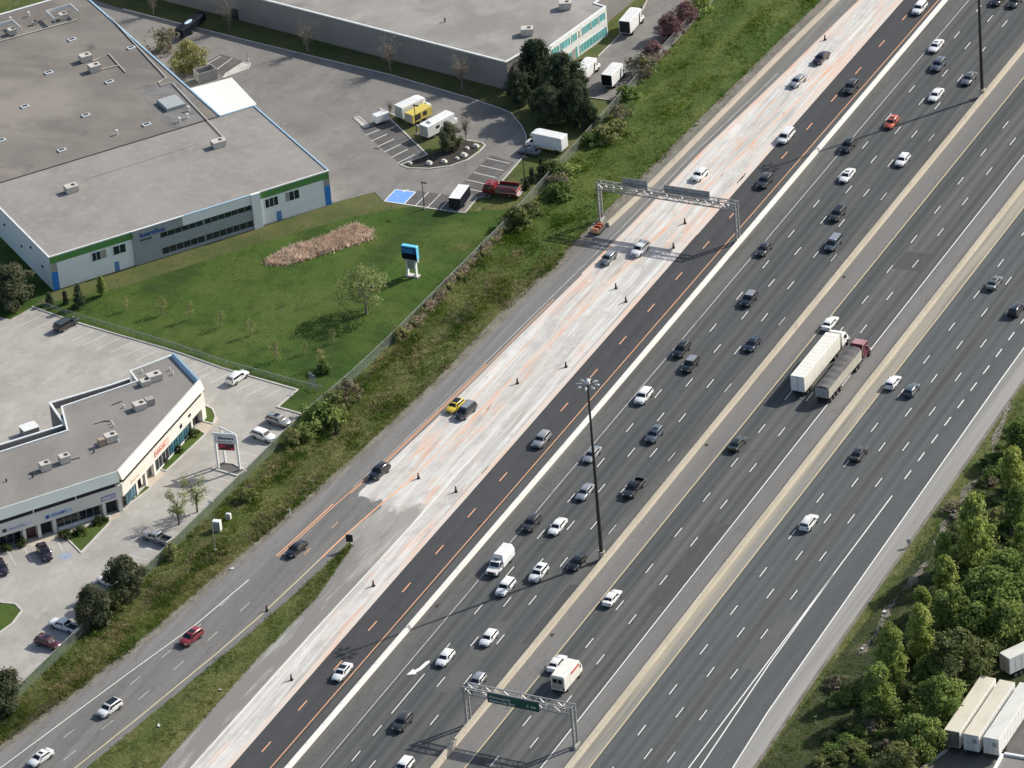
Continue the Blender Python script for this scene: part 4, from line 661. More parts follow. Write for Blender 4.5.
CARS = [
 ('suv', 'white', 'white SUV at the very top of the fresh black lane', 919.5, 8, D, ('sun',)),
 ('sedan', 'white', 'white sedan with dark glass near the top, left of the thin white line', 936, 45.5, D, ('sun',)),
 ('suv', 'slate', 'slate blue SUV just below the topmost white sedan', 938.5, 64.5, D, ()),
 ('sedan', 'grey', 'grey sedan beside the top right light mast', 969, 78, D, ('sun',)),
 ('sedan', 'white', 'white sedan left of the grey one by the top right mast', 936, 94.5, D, ('sun',)),
 ('hatch', 'orange', 'orange red hatchback in the mast shadow', 891.5, 122, D, ('sun',)),
 ('suv', 'black', 'black SUV in the mast shadow beside the white barrier lane', 848, 145.5, D, ('sun',)),
 ('sedan', 'white', 'white sedan with dark sunroof just below the black SUV in the mast shadow', 847, 175, D, ('sun',)),
 ('hatch', 'white', 'white hatchback right of the orange hatchback', 902.5, 159.5, D, ('sun',)),
 ('sedan', 'plum', 'dark plum sedan high on the scraped concrete', 821, 57.5, 174, ('sun',)),
 ('sedan', 'silver', 'silver sedan just behind the plum one on the scraped concrete', 797.5, 80.5, 174, ('sun',)),
 ('suv', 'dark', 'charcoal SUV in the upper fresh black lane', 851, 87, D, ()),
 ('van', 'white', 'white SUV straddling the concrete and the black lane edge', 786, 136, D, ()),
 ('suv', 'dark', 'dark SUV on the black lane right of the upper gantry', 765, 181, D, ()),
 ('hatch', 'white', 'white hatchback on pale concrete behind the upper gantry', 699.5, 174.5, 175, ()),
 ('suv', 'white', 'white SUV on pale concrete just below the upper gantry', 640, 249, 175, ('rails',)),
 ('hatch', 'grey', 'grey hatchback with pale roof, left of the white SUV below the gantry', 608, 258, 176, ()),
 ('sedan', 'dark', 'dark sedan right of the upper gantry leg', 764, 248.5, D, ('sun',)),
 ('suv', 'black', 'black SUV with pale roof midway between gantry and trucks', 749, 299, D, ('sun',)),
 ('sedan', 'navy', 'navy sedan alone in the lane left of the tan barrier, above the trucks', 752.5, 343.5, D, ('sun',)),
 ('suv', 'black', 'black SUV hugging the thin white line, left of its black twin', 681.5, 349.5, D, ('sun',)),
 ('suv', 'black', 'black SUV with grey roof just right of its black twin', 690, 364.5, D, ('sun',)),
 ('suv', 'dark', 'dark SUV with black roof in the centre lane, upper right', 837.5, 214, D, ('sun',)),
 ('van', 'slate', 'slate blue minivan with pale roof beside the tan barrier', 833.5, 243, D, ()),
 ('sedan', 'white', 'white sedan beside the white semi truck nose', 830, 322.5, U, ()),
 ('sedan', 'grey', 'dark grey sedan with pale rear in the far right lanes', 994.5, 282, U, ('sun',)),
 ('suv', 'black', 'black SUV at the right picture edge in the far lanes', 1016.5, 309, U, ()),
 ('hatch', 'white', 'white hatchback beside the dump trailer, across the barrier', 893, 381.5, U, ('sun',)),
 ('hatch', 'slate', 'grey blue hatchback just right of the white hatchback near the barrier', 912, 389, U, ()),
 ('sedan', 'black', 'black sedan alone in the far lanes, below the trucks', 859, 453, U, ('sun',)),
 ('suv', 'white', 'white SUV with dark rear alone in the far lanes', 809, 522, U, ('rails',)),
 ('suv', 'white', 'white SUV right of the light mast head, left lane', 643.5, 396, D, ('sun',)),
 ('suv', 'silver', 'silver SUV on the fresh black lane left of the light mast', 541.5, 439.5, D, ('sun', 'rails')),
 ('suv', 'slate', 'slate SUV in the middle lane right of the light mast', 654.5, 434.5, D, ('sun',)),
 ('sedan', 'silver', 'grey blue sedan behind the light mast shaft', 592, 454, D, ()),
 ('sedan', 'silver', 'silver sedan just left of the mast shaft, lower down', 585, 491.5, D, ('sun',)),
 ('pickup', 'black', 'black pickup truck right of the mast shaft', 633.5, 488, D, ()),
 ('sedan', 'white', 'white sedan left of the mast foot beside the black SUV', 557.5, 526, D, ('sun',)),
 ('suv', 'dark', 'dark SUV on the thin white line left of the white sedan', 531.5, 523, D, ()),
 ('sedan', 'black', 'black sedan at the foot of the light mast', 577, 561.5, D, ('sun',)),
 ('suv', 'white', 'white SUV with dark sunroof left of the black sedan by the mast foot', 538.5, 573, D, ('sun',)),
 ('sedan', 'green', 'dark green sedan just right of the tan barrier mid picture', 737.5, 443, U, ('sun',)),
 ('suv', 'white', 'white SUV right behind the white utility truck', 505.5, 587, D, ()),
 ('hatch', 'yellow', 'yellow hatchback with black roof on the scraped concrete', 455, 405.5, 173, ()),
 ('van', 'dark', 'charcoal van beside the yellow hatchback', 465.5, 411, 174, ('rails',)),
 ('suv', 'black', 'black crossover with white rear pillar at the concrete edge', 379, 471.5, 172, ()),
 ('sedan', 'black', 'black sedan on the ramp beside the gore', 296, 548.5, 171, ()),
 ('sedan', 'white', 'pale sedan with black roof low in the fresh black lane', 342, 671.5, D, ('sun',)),
 ('hatch', 'white', 'white hatchback right beside the white road arrow', 445, 657.5, D, ('sun',)),
 ('hatch', 'white', 'white hatchback one lane right and ahead of the arrow', 488.5, 637.5, D, ('sun',)),
 ('suv', 'dark', 'dark green grey boxy SUV left of the lower gantry', 402.5, 722, D, ()),
 ('suv', 'white', 'white SUV cut by the bottom edge', 403.5, 767, D, ()),
 ('hatch', 'silver', 'silver hatchback half hidden by the lower gantry corner', 477, 681, D, ()),
 ('sedan', 'white', 'white sedan in the express lanes above the white step van', 612, 597, U, ('sun',)),
 ('sedan', 'white', 'white sedan touching the left side of the step van view', 557, 662.5, U, ('sun',)),
 ('suv', 'white', 'white SUV with black roof on the ramp', 109.5, 708, 167, ('sun',)),
 ('sedan', 'white', 'white sedan with black sunroof lowest on the ramp', 40.5, 757, 166, ('sun',)),
 ('suv', 'red', 'red SUV in the middle of the ramp', 191, 637, 169, ('sun',)),
 ('sedan', 'dark', 'dark sedan cut by the top edge, right of the mast', 1015, 1, D, ()),
 ('sedan', 'black', 'black sedan cut by the top edge above the mast', 998, -1, D, ()),
]
for k, p, l, x, y, h, e in CARS:
    rf = None
    if p == 'yellow' or 'black roof' in l: rf = GLASS
    if k == 'van' and p == 'dark': rf = CAR['silver']
    if 'pale roof' in l or 'grey roof' in l: rf = CAR['silver']
    if 'sun' in e and p in ('white', 'silver') and 'sunroof' not in l and 'dark glass' not in l and 'black roof' not in l: e = tuple(q for q in e if q != 'sun')
    car(k, p, l, x, y, h, .72, e, rf)
PG = 'vehicles parked in the car parks'
for k, p, l, x, y, h in [
 ('pickup', 'white', 'white pickup parked by the fence beside the maroon SUV', 64.5, 625, ((76, 629), (53, 621))), ('suv', 'maroon', 'maroon SUV parked nose to the fence', 48, 642, ((38, 639), (58, 646))),
 ('suv', 'plum', 'dark plum SUV parked before the plaza front', 44.5, 552, ((40, 545), (50, 561))), ('sedan', 'plum', 'dark sedan parked at the left picture edge before the plaza', 1, 566, ((-3, 558), (6, 574))),
 ('pickup', 'silver', 'silver pickup truck driving past the thin trees', 157, 537, ((170, 541), (144, 532))), ('suv', 'white', 'white crossover parked right of the three post sign', 263.5, 435, ((252, 432), (275, 440))),
 ('suv', 'silver', 'silver SUV parked at the lawn corner', 278.5, 420, ((268, 417), (290, 424))), ('van', 'dark', 'black minivan parked under the small conifers', 66, 323.5, ((58, 328), (74, 319))),
 ('suv', 'white', 'white SUV parked along the lawn edge', 237.5, 376.5, ((228, 383), (247, 370))), ('sedan', 'slate', 'slate sedan parked beside the white box truck', 530, 150.5, ((541, 153), (518, 148))),
 ('hatch', 'white', 'white hatchback parked under the two dark pines', 108, 580, ((118, 584), (98, 576)))]:
    car(k, p, l, x, y, h, .75, ('sun',) if k == 'suv' and p != 'white' else (), None, PG)

def wheels(t, ys, w_, r, dual=True, skip=None):
    m = MB(); wd = .3 if not dual else .55; m.tube([(-wd/2, 0, 0), (wd/2, 0, 0)], r, 14); me = m.mesh('wheel', 40); q = MB(); q.tube([(-wd/2-.012, 0, 0), (wd/2+.012, 0, 0)], r*.55, 10); rm = q.mesh('rim')
    for y in ys:
        for s in (-1, 1): wv = put('wheel', me, RUBBER, t, (s*(w_/2-wd/2), y, r)); put('rim', rm, RIM, wv)
def tractor(t, y0, paint, fair=True, w_=2.5, hc=3.0):
    """conventional tractor unit, rear of cab at y0, nose towards +Y"""
    b = MB(); b.box(-w_/2+.05, w_/2-.05, y0, y0+2.0, 1.0, hc, ch=.12)
    if fair: b.add([(-1.15, y0-.1, 2.95), (1.15, y0-.1, 2.95), (1.1, y0+1.7, 2.95), (-1.1, y0+1.7, 2.95), (-1.1, y0-.1, 3.85), (1.1, y0-.1, 3.85), (1.0, y0+.5, 3.8), (-1.0, y0+.5, 3.8)], [(3, 2, 1, 0), (4, 5, 6, 7), (0, 1, 5, 4), (1, 2, 6, 5), (2, 3, 7, 6), (3, 0, 4, 7)])
    b.add([(x*s, y, z) for y, x, z in ((y0+2.0, 1.0, 2.05), (y0+3.3, .85, 1.75), (y0+3.6, .8, 1.45)) for s in (-1, 1)]+[(x*s, y, .75) for y, x in ((y0+2.0, 1.1), (y0+3.3, 1.05), (y0+3.6, .95)) for s in (-1, 1)],
          [(0, 1, 3, 2), (2, 3, 5, 4), (0, 2, 8, 6), (2, 4, 10, 8), (3, 1, 7, 9), (5, 3, 9, 11), (4, 5, 11, 10), (0, 6, 7, 1)])
    c = b.build('cab', paint, t, 30)
    m = MB(); m.add([(-.95, y0+2.012, 2.15), (.95, y0+2.012, 2.15), (.92, y0+1.99, 2.85), (-.92, y0+1.99, 2.85)], [(0, 3, 2, 1)]); m.build('windshield', GLASS, c)
    for s in (-1, 1): m = MB(); x = s*(w_/2-.045); m.quad((x, y0+1.0, 2.05), (x, y0+1.8, 2.05), (x, y0+1.75, 2.7), (x, y0+1.0, 2.7)); m.build('side_window', GLASS, c); m = MB(); m.tube([(s*1.32, y0+1.75, 1.9), (s*1.32, y0+1.75, 2.6)], .12, 6); m.build('mirror', CHROME, c)
    m = MB(); m.box(-.6, .6, y0+3.58, y0+3.64, .85, 1.4); m.build('grille', CHROME, c); m = MB(); m.box(-1.1, 1.1, y0+3.4, y0+3.75, .45, .78, ch=.05); m.build('bumper', CHROME, t)
    for s in (-1, 1): m = MB(); m.box(s*.9-.15, s*.9+.15, y0+3.35, y0+3.6, .95, 1.2, ch=.04); m.build('headlight', LAMP, c); m = MB(); m.tube([(s*1.2, y0-.15, 1), (s*1.2, y0-.15, 3.7)], .09, 7); m.build('exhaust_stack', CHROME, t); m = MB(); m.tube([(s*.95, y0+.1, .75), (s*.95, y0+1.4, .75)], .32, 8); m.build('fuel_tank', CHROME, t)
    m = MB(); m.box(-.5, .5, y0-4.6, y0+.1, .8, 1.05); m.build('chassis', BLACKP, t); wheels(t, (y0+2.75,), 2.5, .5, False); wheels(t, (y0-1.9, y0-3.2), 2.5, .5)
# white semi truck
def tail_at(px, py, z): x, y, _ = at(px, py, z); return x, y
x, y = tail_at(798, 391.5, 1.1)
t = thing('semi_truck', 'white semi truck with long white box trailer beside the tan barrier', 'truck', (x, y, .01), R(-.4)); TL = 15.9
b = MB(); b.box(-1.3, 1.3, 0, TL, 1.15, 4.1, ch=.03); tr = b.build('trailer_box', WHITE_T, t)
b = MB(); b.box(-1.27, -.03, -.03, -.002, 1.2, 4.0); b.build('rear_door', WHITE, tr); b = MB(); b.box(.03, 1.27, -.03, -.002, 1.2, 4.0); b.build('rear_door', WHITE, tr); b = MB(); b.box(-.03, .03, -.045, -.004, 1.2, 4.0); b.build('door_bar', STEEL_D, tr)
b = MB()
for k in range(1, 13): b.box(-1.28, 1.28, k*1.22-.025, k*1.22+.025, 4.1, 4.112); b.box(1.3, 1.31, k*1.22-.025, k*1.22+.025, 1.2, 4.05)
b.build('seams', SIL2, tr)
b = MB(); b.box(-.55, .55, .2, TL-.3, .85, 1.14); b.box(-1.2, 1.2, -.05, .1, .5, .62); b.build('chassis', BLACKP, t); wheels(t, (1.4, 2.7), 2.55, .5); tractor(t, TL+1.0, WHITE)
# dump trailer truck
x, y = tail_at(822.5, 398, 1.1)
t = thing('dump_truck', 'maroon tractor hauling a pale dump trailer under a ribbed grey tarp', 'truck', (x, y, .01), R(-1.2)); TL = 14.2
b = MB(); lo, hi = 1.28, 1.3
b.add([(-lo, 0, 1.2), (lo, 0, 1.2), (lo, TL, 1.2), (-lo, TL, 1.2), (-hi, 0, 3.0), (hi, 0, 3.0), (hi, TL, 3.2), (-hi, TL, 3.2)], [(3, 2, 1, 0), (4, 5, 6, 7), (0, 1, 5, 4), (1, 2, 6, 5), (2, 3, 7, 6), (3, 0, 4, 7)]); tb = b.build('trailer_box', lmat('dull aluminium', (.50, .47, .40), [((.38, .36, .31), (.6, .3, 1), .45, .65, .7)], .6, 0, 3, .2, .4, 'object'), t)
b = MB(); n = 56; P = []; 
for k in range(n+1):
    f = k/n; yy = .02+f*(TL-.04); bow = .5+.5*math.cos(2*math.pi*f*7); zz = 3.02+.2*f; cr = .30+.14*bow
    P += [(-1.28, yy, zz), (-.8, yy, zz+cr*.8), (0, yy, zz+cr), (.8, yy, zz+cr*.8), (1.28, yy, zz)]
b.add(P, [(i*5+j, i*5+j+1, (i+1)*5+j+1, (i+1)*5+j) for i in range(n) for j in range(4)]+[(0, 1, 2, 3, 4), tuple(n*5+4-i for i in range(5))]); b.build('tarp', TARP, t, 50)
b = MB(); b.box(-1.05, 1.05, -.06, -.005, 1.3, 2.95); b.build('tailgate', SIGN_BACK, tb)
b = MB(); b.box(-.5, .5, .1, TL-.2, .8, 1.19); b.box(-1.1, 1.1, -.15, 0, .5, .75); b.build('chassis', BLACKP, t); wheels(t, (.9, 2.2, 3.5, 5.0), 2.5, .5); tractor(t, TL+.9, lmat('maroon cab paint', (.11, .012, .025), [((.16, .05, .06), (.8, .8, .8), .5, .7, .5)], .3, 0, 3, 0, .5, 'object'), False, 2.5, 3.6)
b = MB(); b.box(-1.0, 1.0, TL+1.0, TL+2.7, 3.602, 3.63); b.build('roof_panel', lmat('faded maroon roof', (.42, .24, .24), [((.35, .18, .19), (1, 1, 1), .45, .7, .6)], .4, 0, 3, 0, .5, 'object'), t)
# step van in the express lanes
x, y, _ = at(567, 675, 1.6)
t = thing('step_van', 'white step van with red side stripe overtaking a white sedan', 'van', (x, y, .01), R(-1)); b = MB(); b.box(-1.2, 1.2, -3.3, 2.2, .75, 3.35, ch=.12)
b.add([(-1.1, 2.2, .6), (1.1, 2.2, .6), (1.1, 2.2, 3.3), (-1.1, 2.2, 3.3), (-1.0, 3.5, .6), (1.0, 3.5, .6), (1.0, 3.45, 1.45), (-1.0, 3.45, 1.45), (-1.05, 2.75, 2.5), (1.05, 2.75, 2.5)], [(4, 5, 6, 7), (7, 6, 9, 8), (8, 9, 2, 3), (1, 2, 9, 6, 5), (0, 4, 7, 8, 3)]); bd = b.build('body', WHITE_T, t, 30)
b = MB(); b.quad((-.95, 3.42, 1.53), (.95, 3.42, 1.53), (.98, 2.79, 2.44), (-.98, 2.79, 2.44)); b.v = [(p[0], p[1]+.03, p[2]+.03) for p in b.v]; b.build('windshield', GLASS, bd)
for s in (-1, 1):
    b = MB(); b.box(s*1.202-.004, s*1.202+.004, -1.0, 2.1, 2.45, 2.85); b.build('red_stripe', RED_S, bd); b = MB(); b.quad((s*1.115, 2.3, 1.6), (s*1.1, 2.9, 1.6), (s*1.1, 2.7, 2.3), (s*1.115, 2.3, 2.3)); b.build('side_window', GLASS, bd)
    b = MB(); b.box(s*.95-.1, s*1.08+.06, -3.36, -3.3, .95, 1.3); b.build('tail_light', TAIL, bd); b = MB(); b.box(s*.8-.15, s*.8+.15, 3.4, 3.53, .9, 1.15); b.build('headlight', LAMP, bd)
b = MB(); b.box(-1.0, 1.0, -3.34, -3.3, .95, 3.0); b.build('rear_door', CONT, bd); b = MB(); b.box(-.8, -.1, -3.36, -3.342, 2.1, 2.8); b.box(.1, .8, -3.36, -3.342, 2.1, 2.8); b.build('rear_window', GLASS, bd); b = MB(); b.box(-1.1, 1.1, -3.5, -3.2, .45, .7, ch=.04); b.build('bumper', BLACKP, t); wheels(t, (2.3, -1.9), 2.2, .4)
# utility truck
x, y, _ = at(500, 561, 1.2)
t = thing('utility_truck', 'white utility truck with covered body and dark grille in the left lane', 'truck', (x, y, .01), R(180)); b = MB(); b.box(-1.15, 1.15, -3.3, 1.0, .7, 1.9, ch=.06)
b.add([(-1.15, -3.3, 1.9), (1.15, -3.3, 1.9), (1.15, 1.0, 1.9), (-1.15, 1.0, 1.9), (-.75, -3.2, 2.75), (.75, -3.2, 2.75), (.8, .5, 2.75), (-.8, .5, 2.75)], [(4, 5, 6, 7), (0, 1, 5, 4), (1, 2, 6, 5), (2, 3, 7, 6), (3, 0, 4, 7)]); b.build('service_body', WHITE, t, 30)
b = MB(); b.box(-1.0, 1.0, 1.05, 2.3, .6, 1.35, ch=.05); b.add([(-.95, 1.05, 1.35), (.95, 1.05, 1.35), (.95, 2.3, 1.35), (-.95, 2.3, 1.35), (-.85, 1.15, 2.05), (.85, 1.15, 2.05), (.85, 1.75, 2.05), (-.85, 1.75, 2.05)], [(4, 5, 6, 7), (0, 1, 5, 4), (1, 2, 6, 5), (2, 3, 7, 6), (3, 0, 4, 7)])
b.add([(-1, 2.3, .6), (1, 2.3, .6), (1, 2.3, 1.33), (-1, 2.3, 1.33), (-.95, 3.5, .6), (.95, 3.5, .6), (.92, 3.45, 1.15), (-.92, 3.45, 1.15)], [(3, 2, 6, 7), (4, 5, 6, 7), (1, 2, 6, 5), (0, 4, 7, 3)]); cb = b.build('cab', WHITE, t, 30)
b = MB(); b.quad((-.82, 2.24, 1.42), (.82, 2.24, 1.42), (.75, 1.82, 2.0), (-.75, 1.82, 2.0)); b.v = [(p[0], p[1]+.02, p[2]+.02) for p in b.v]; b.build('windshield', GLASS, cb)
for s in (-1, 1): b = MB(); b.quad((s*.955, 1.2, 1.42), (s*.955, 2.1, 1.42), (s*.875, 1.75, 1.95), (s*.875, 1.2, 1.95)); b.build('side_window', GLASS, cb); b = MB(); b.box(s*1.15-.1, s*1.15+.1, 1.9, 2.05, 1.35, 1.75); b.build('mirror', BLACKP, cb); b = MB(); b.box(s*.78-.16, s*.78+.16, 3.4, 3.52, .85, 1.1); b.build('headlight', LAMP, cb)
b = MB(); b.box(-.6, .6, 3.46, 3.53, .65, 1.1); b.build('grille', lmat('dark red grille', (.09, .03, .03), rough=.4), cb); b = MB(); b.box(-.5, .5, .55, 1.0, 2.0, 2.55); b.build('tool_rack', CONT, t); wheels(t, (2.6, -2.0), 2.1, .42)

def box_truck(label, tail, nose, zc, L, W, H, rear=WHITE, boxm=WHITE, cabm=WHITE, fair=True, extra=None, name='box_truck', group=None, cabl=2.2):
    """parked box truck from its tail / nose pixels at height zc"""
    a, c = at(*tail, zc), at(*nose, zc); rz = math.atan2(c[1]-a[1], c[0]-a[0])-math.pi/2
    t = thing(name, label, 'truck', (a[0], a[1], .01), rz, group); Lb = L-cabl
    b = MB(); b.box(-W/2, W/2, 0, Lb, .95, H, ch=.04)
    if fair: b.add([(-W/2+.05, Lb, H-.8), (W/2-.05, Lb, H-.8), (W/2-.05, Lb, H-.05), (-W/2+.05, Lb, H-.05), (-W/2+.2, Lb+.9, H-.75), (W/2-.2, Lb+.9, H-.75), (W/2-.2, Lb+.55, H-.15), (-W/2+.2, Lb+.55, H-.15)], [(3, 2, 6, 7), (4, 5, 6, 7), (1, 2, 6, 5), (0, 4, 7, 3), (0, 1, 5, 4)])
    bx = b.build('cargo_box', boxm, t); b = MB(); b.box(-W/2+.12, W/2-.12, -.04, -.003, 1.05, H-.15); b.build('rear_door', rear, bx)
    if rear in (VOID, BLACK_S): b = MB(); b.add([(W/2+.006, Lb-1.6, 1.0), (W/2+.006, Lb-.9, 1.0), (W/2+.006, Lb-.5, H-.6), (W/2+.006, Lb-1.0, H-.6)], [(0, 1, 2, 3)]); b.build('side_stripe', BLACK_S, bx)
    b = MB()
    for k in range(1, int(Lb/.8)): b.box(-W/2+.05, W/2-.05, k*.8-.025, k*.8+.025, H, H+.015)
    b.build('roof_seams', SIL2, bx)
    w_ = min(W, 2.1)-.1; b = MB(); y = Lb+.08; b.box(-w_/2, w_/2, y, y+1.15, .6, 1.35, ch=.04); b.add([(-w_/2+.03, y, 1.35), (w_/2-.03, y, 1.35), (w_/2-.03, y+1.2, 1.35), (-w_/2+.03, y+1.2, 1.35), (-w_/2+.12, y, 2.1), (w_/2-.12, y, 2.1), (w_/2-.12, y+.7, 2.1), (-w_/2+.12, y+.7, 2.1)], [(4, 5, 6, 7), (0, 1, 5, 4), (1, 2, 6, 5), (2, 3, 7, 6), (3, 0, 4, 7)])
    b.add([(-w_/2, y+1.15, .6), (w_/2, y+1.15, .6), (w_/2, y+1.15, 1.33), (-w_/2, y+1.15, 1.33), (-w_/2+.06, y+2.1, .6), (w_/2-.06, y+2.1, .6), (w_/2-.08, y+2.05, 1.12), (-w_/2+.08, y+2.05, 1.12)], [(3, 2, 6, 7), (4, 5, 6, 7), (1, 2, 6, 5), (0, 4, 7, 3)]); cb = b.build('cab', cabm, t, 30)
    b = MB(); b.quad((-w_/2+.15, y+1.17, 1.43), (w_/2-.15, y+1.17, 1.43), (w_/2-.2, y+.77, 2.03), (-w_/2+.2, y+.77, 2.03)); b.build('windshield', GLASS, cb)
    for s in (-1, 1): b = MB(); b.quad((s*(w_/2-.02), y+.15, 1.42), (s*(w_/2-.02), y+1.0, 1.42), (s*(w_/2-.1), y+.65, 2.0), (s*(w_/2-.1), y+.15, 2.0)); b.build('side_window', GLASS, cb)
    b = MB(); b.box(-.5, .5, .1, L-.3, .6, .94); b.build('chassis', BLACKP, t); wheels(t, (L-1.2, 1.6), W-.15, .42); return t
TG = 'box trucks parked by the warehouse office'
LX_ = [((436/6.4+500-.5, 28), (0, 0))]
box_truck('white box truck with dark rear nearest the far warehouse corner', (625, 33), (646, 8), 1.0, 8.2, 2.4, 3.6, VOID, group=TG)
box_truck('white box truck in front of the office with grey roof stripe', (580, 80), (601, 58), 1.0, 7.6, 2.3, 3.2, VOID, group=TG)
box_truck('white box truck with black rear beside the purple bush', (607, 86), (628, 63), 1.0, 7.4, 2.3, 3.4, BLACK_S, group=TG)
box_truck('large white box truck facing the lot beside the slate sedan', (565, 149), (524, 140.5), .9, 8.4, 2.45, 3.6)
box_truck('white box truck hidden behind the yellow trailer on the island', (399, 117), (433, 101), 1.0, 7.6, 2.4, 3.3, CONT, group=None)
# yellow trailer
def trailer(label, tail, nose, zc, L, W, z0, H, m, cat='trailer', name='cargo_trailer', rear=None, roofm=None, ax=(.4,), tongue=True):
    a, c = at(*tail, zc), at(*nose, zc); rz = math.atan2(c[1]-a[1], c[0]-a[0])-math.pi/2; t = thing(name, label, cat, (a[0], a[1], .01), rz)
    b = MB(); b.box(-W/2, W/2, 0, L, z0, H, ch=.05); bx = b.build('box', m, t)
    if rear: b = MB(); b.box(-W/2+.08, -.02, -.035, -.003, z0+.1, H-.1); b.box(.02, W/2-.08, -.035, -.003, z0+.1, H-.1); b.build('rear_doors', rear, bx)
    if roofm: b = MB(); b.box(-W/2+.02, W/2-.02, .02, L-.02, H-.0, H+.03); b.build('roof', roofm, bx)
    b = MB(); b.box(-.45, .45, .1, L-.1, z0-.25, z0-.002)
    if tongue: b.tube([(-.7, L, z0-.12), (0, L+1.2, z0-.15), (.7, L, z0-.12)], .06, 5)
    b.build('chassis', BLACKP, t); wheels(t, [L*f for f in ax], W-.05, min(.48, max(.3, z0-.1)), W > 2.4); return t, bx
t, bx = trailer('yellow generator trailer on the island grass', (409, 122), (427, 112.5), .9, 5.2, 2.2, .8, 2.6, YEL, 'trailer', 'generator_trailer', CONT)
b = MB(); b.box(1.102, 1.115, .6, 2.2, 1.1, 2.3); b.box(1.102, 1.115, 2.8, 3.9, 1.3, 2.2); b.build('louvre', STEEL_D, bx)
trailer('small white trailer parked on the short concrete edge', (374.5, 121), (386, 116.5), .8, 3.0, 1.7, .5, 2.0, WHITE)
trailer('black cargo trailer with white roof by the blue stall', (455, 208), (465, 194), .7, 5.6, 2.3, .6, 2.7, BLACK_S, rear=BLACKP, roofm=WHITE)
trailer('long black trailer with a bright oval on its roof, in the warehouse shade', (179, 36), (197, 22), 1.0, 8.6, 2.0, .8, 2.4, BLACK_S)[1]
x, y, _ = at(185, 27.5, 2.95); _par = [q for q in bpy.data.objects if q.get('label', '').startswith('long black trailer')][0]
ov = MB(); ov.prism(blob(0, 3.8, .5, 1.2, 0, 18, 0), 2.4, 2.45); ov.build('roof_emblem', pm('pale oval', (.50, .66, .72), .5), _par); ov = MB(); ov.box(-.35, .35, -.05, -.003, 1.0, 1.9); ov.build('rear_panel', CONT, _par)
# white camper van on the island
t, bx = trailer('white motorhome parked behind the dark island tree', (424, 135), (452, 120), 1.0, 7.4, 2.35, .7, 3.0, WHITE, 'motorhome', 'motorhome', CONT, None, (.22, .78), False)
b = MB(); b.box(-.5, .5, 1.5, 2.4, 3.0, 3.35, ch=.05); b.build('roof_unit', WHITE, bx); b = MB(); b.box(1.177, 1.19, 2.2, 3.2, 1.7, 2.3); b.box(1.177, 1.19, 4.2, 5.0, 1.7, 2.3); b.build('side_window', GLASS, bx); b = MB(); b.box(-1.0, 1.0, 7.4, 8.2, .6, 1.6, ch=.15); b.build('bonnet', WHITE, t); b = MB(); b.box(-.95, .95, 7.39, 7.43, 1.65, 2.4); b.build('windshield', GLASS, bx)
# fire truck
a, c = at(519, 193, .8), at(484, 189, .8); rz = math.atan2(c[1]-a[1], c[0]-a[0])-math.pi/2
t = thing('fire_truck', 'vintage red fire truck with open rear deck by the dark lamp post', 'fire truck', (a[0], a[1], .01), rz); FR = CAR['firered']
b = MB(); b.box(-1.2, 1.2, 0, 4.4, .7, 1.75, ch=.05); b.box(-1.2, -1.05, .3, 4.2, 1.75, 2.3); b.box(1.05, 1.2, .3, 4.2, 1.75, 2.3); b.build('rear_body', FR, t); b = MB(); b.box(-1.04, 1.04, .2, 4.3, 1.752, 1.8); b.build('hose_bed', VOID, t)
b = MB(); b.box(-1.15, 1.15, 4.5, 7.0, .6, 1.5, ch=.08); b.add([(-1.1, 4.5, 1.5), (1.1, 4.5, 1.5), (1.1, 6.9, 1.5), (-1.1, 6.9, 1.5), (-1.0, 4.6, 2.45), (1.0, 4.6, 2.45), (1.0, 6.4, 2.45), (-1.0, 6.4, 2.45)], [(4, 5, 6, 7), (0, 1, 5, 4), (1, 2, 6, 5), (2, 3, 7, 6), (3, 0, 4, 7)]); cb = b.build('cab', FR, t, 30)
b = MB(); b.quad((-.95, 6.85, 1.6), (.95, 6.85, 1.6), (.9, 6.47, 2.38), (-.9, 6.47, 2.38)); b.v = [(p[0], p[1]+.03, p[2]) for p in b.v]; b.build('windshield', GLASS, cb)
for s in (-1, 1):
    b = MB(); b.quad((s*1.105, 5.4, 1.55), (s*1.105, 6.6, 1.55), (s*1.02, 6.3, 2.35), (s*1.02, 5.4, 2.35)); b.build('side_window', GLASS, cb); b = MB(); b.box(s*.8-.16, s*.8+.16, 6.98, 7.04, .85, 1.15); b.build('headlight', LAMP, cb); b = MB(); b.tube([(s*1.25, .4, 1.95), (s*1.25, 4.1, 1.95)], .07, 6); b.tube([(s*1.25, .4, 1.5), (s*1.25, 4.1, 1.5)], .05, 6); b.build('ladder', GALV, t)
b = MB(); b.box(-1.215, 1.215, 3.5, 4.3, .8, 1.6); b.build('pump_panel', CHROME, t); b = MB(); b.box(-1.21, 1.21, -.02, 4.4, 1.1, 1.2); b.build('white_stripe', WHITE, t)
b = MB(); b.box(-.6, .6, 5.4, 5.7, 2.45, 2.65, ch=.04); b.build('beacon_bar', TAIL, cb); b = MB(); b.box(-1.0, 1.0, -.5, 0, .5, .7); b.build('rear_step', CHROME, t); wheels(t, (5.9, 1.5), 2.35, .48)
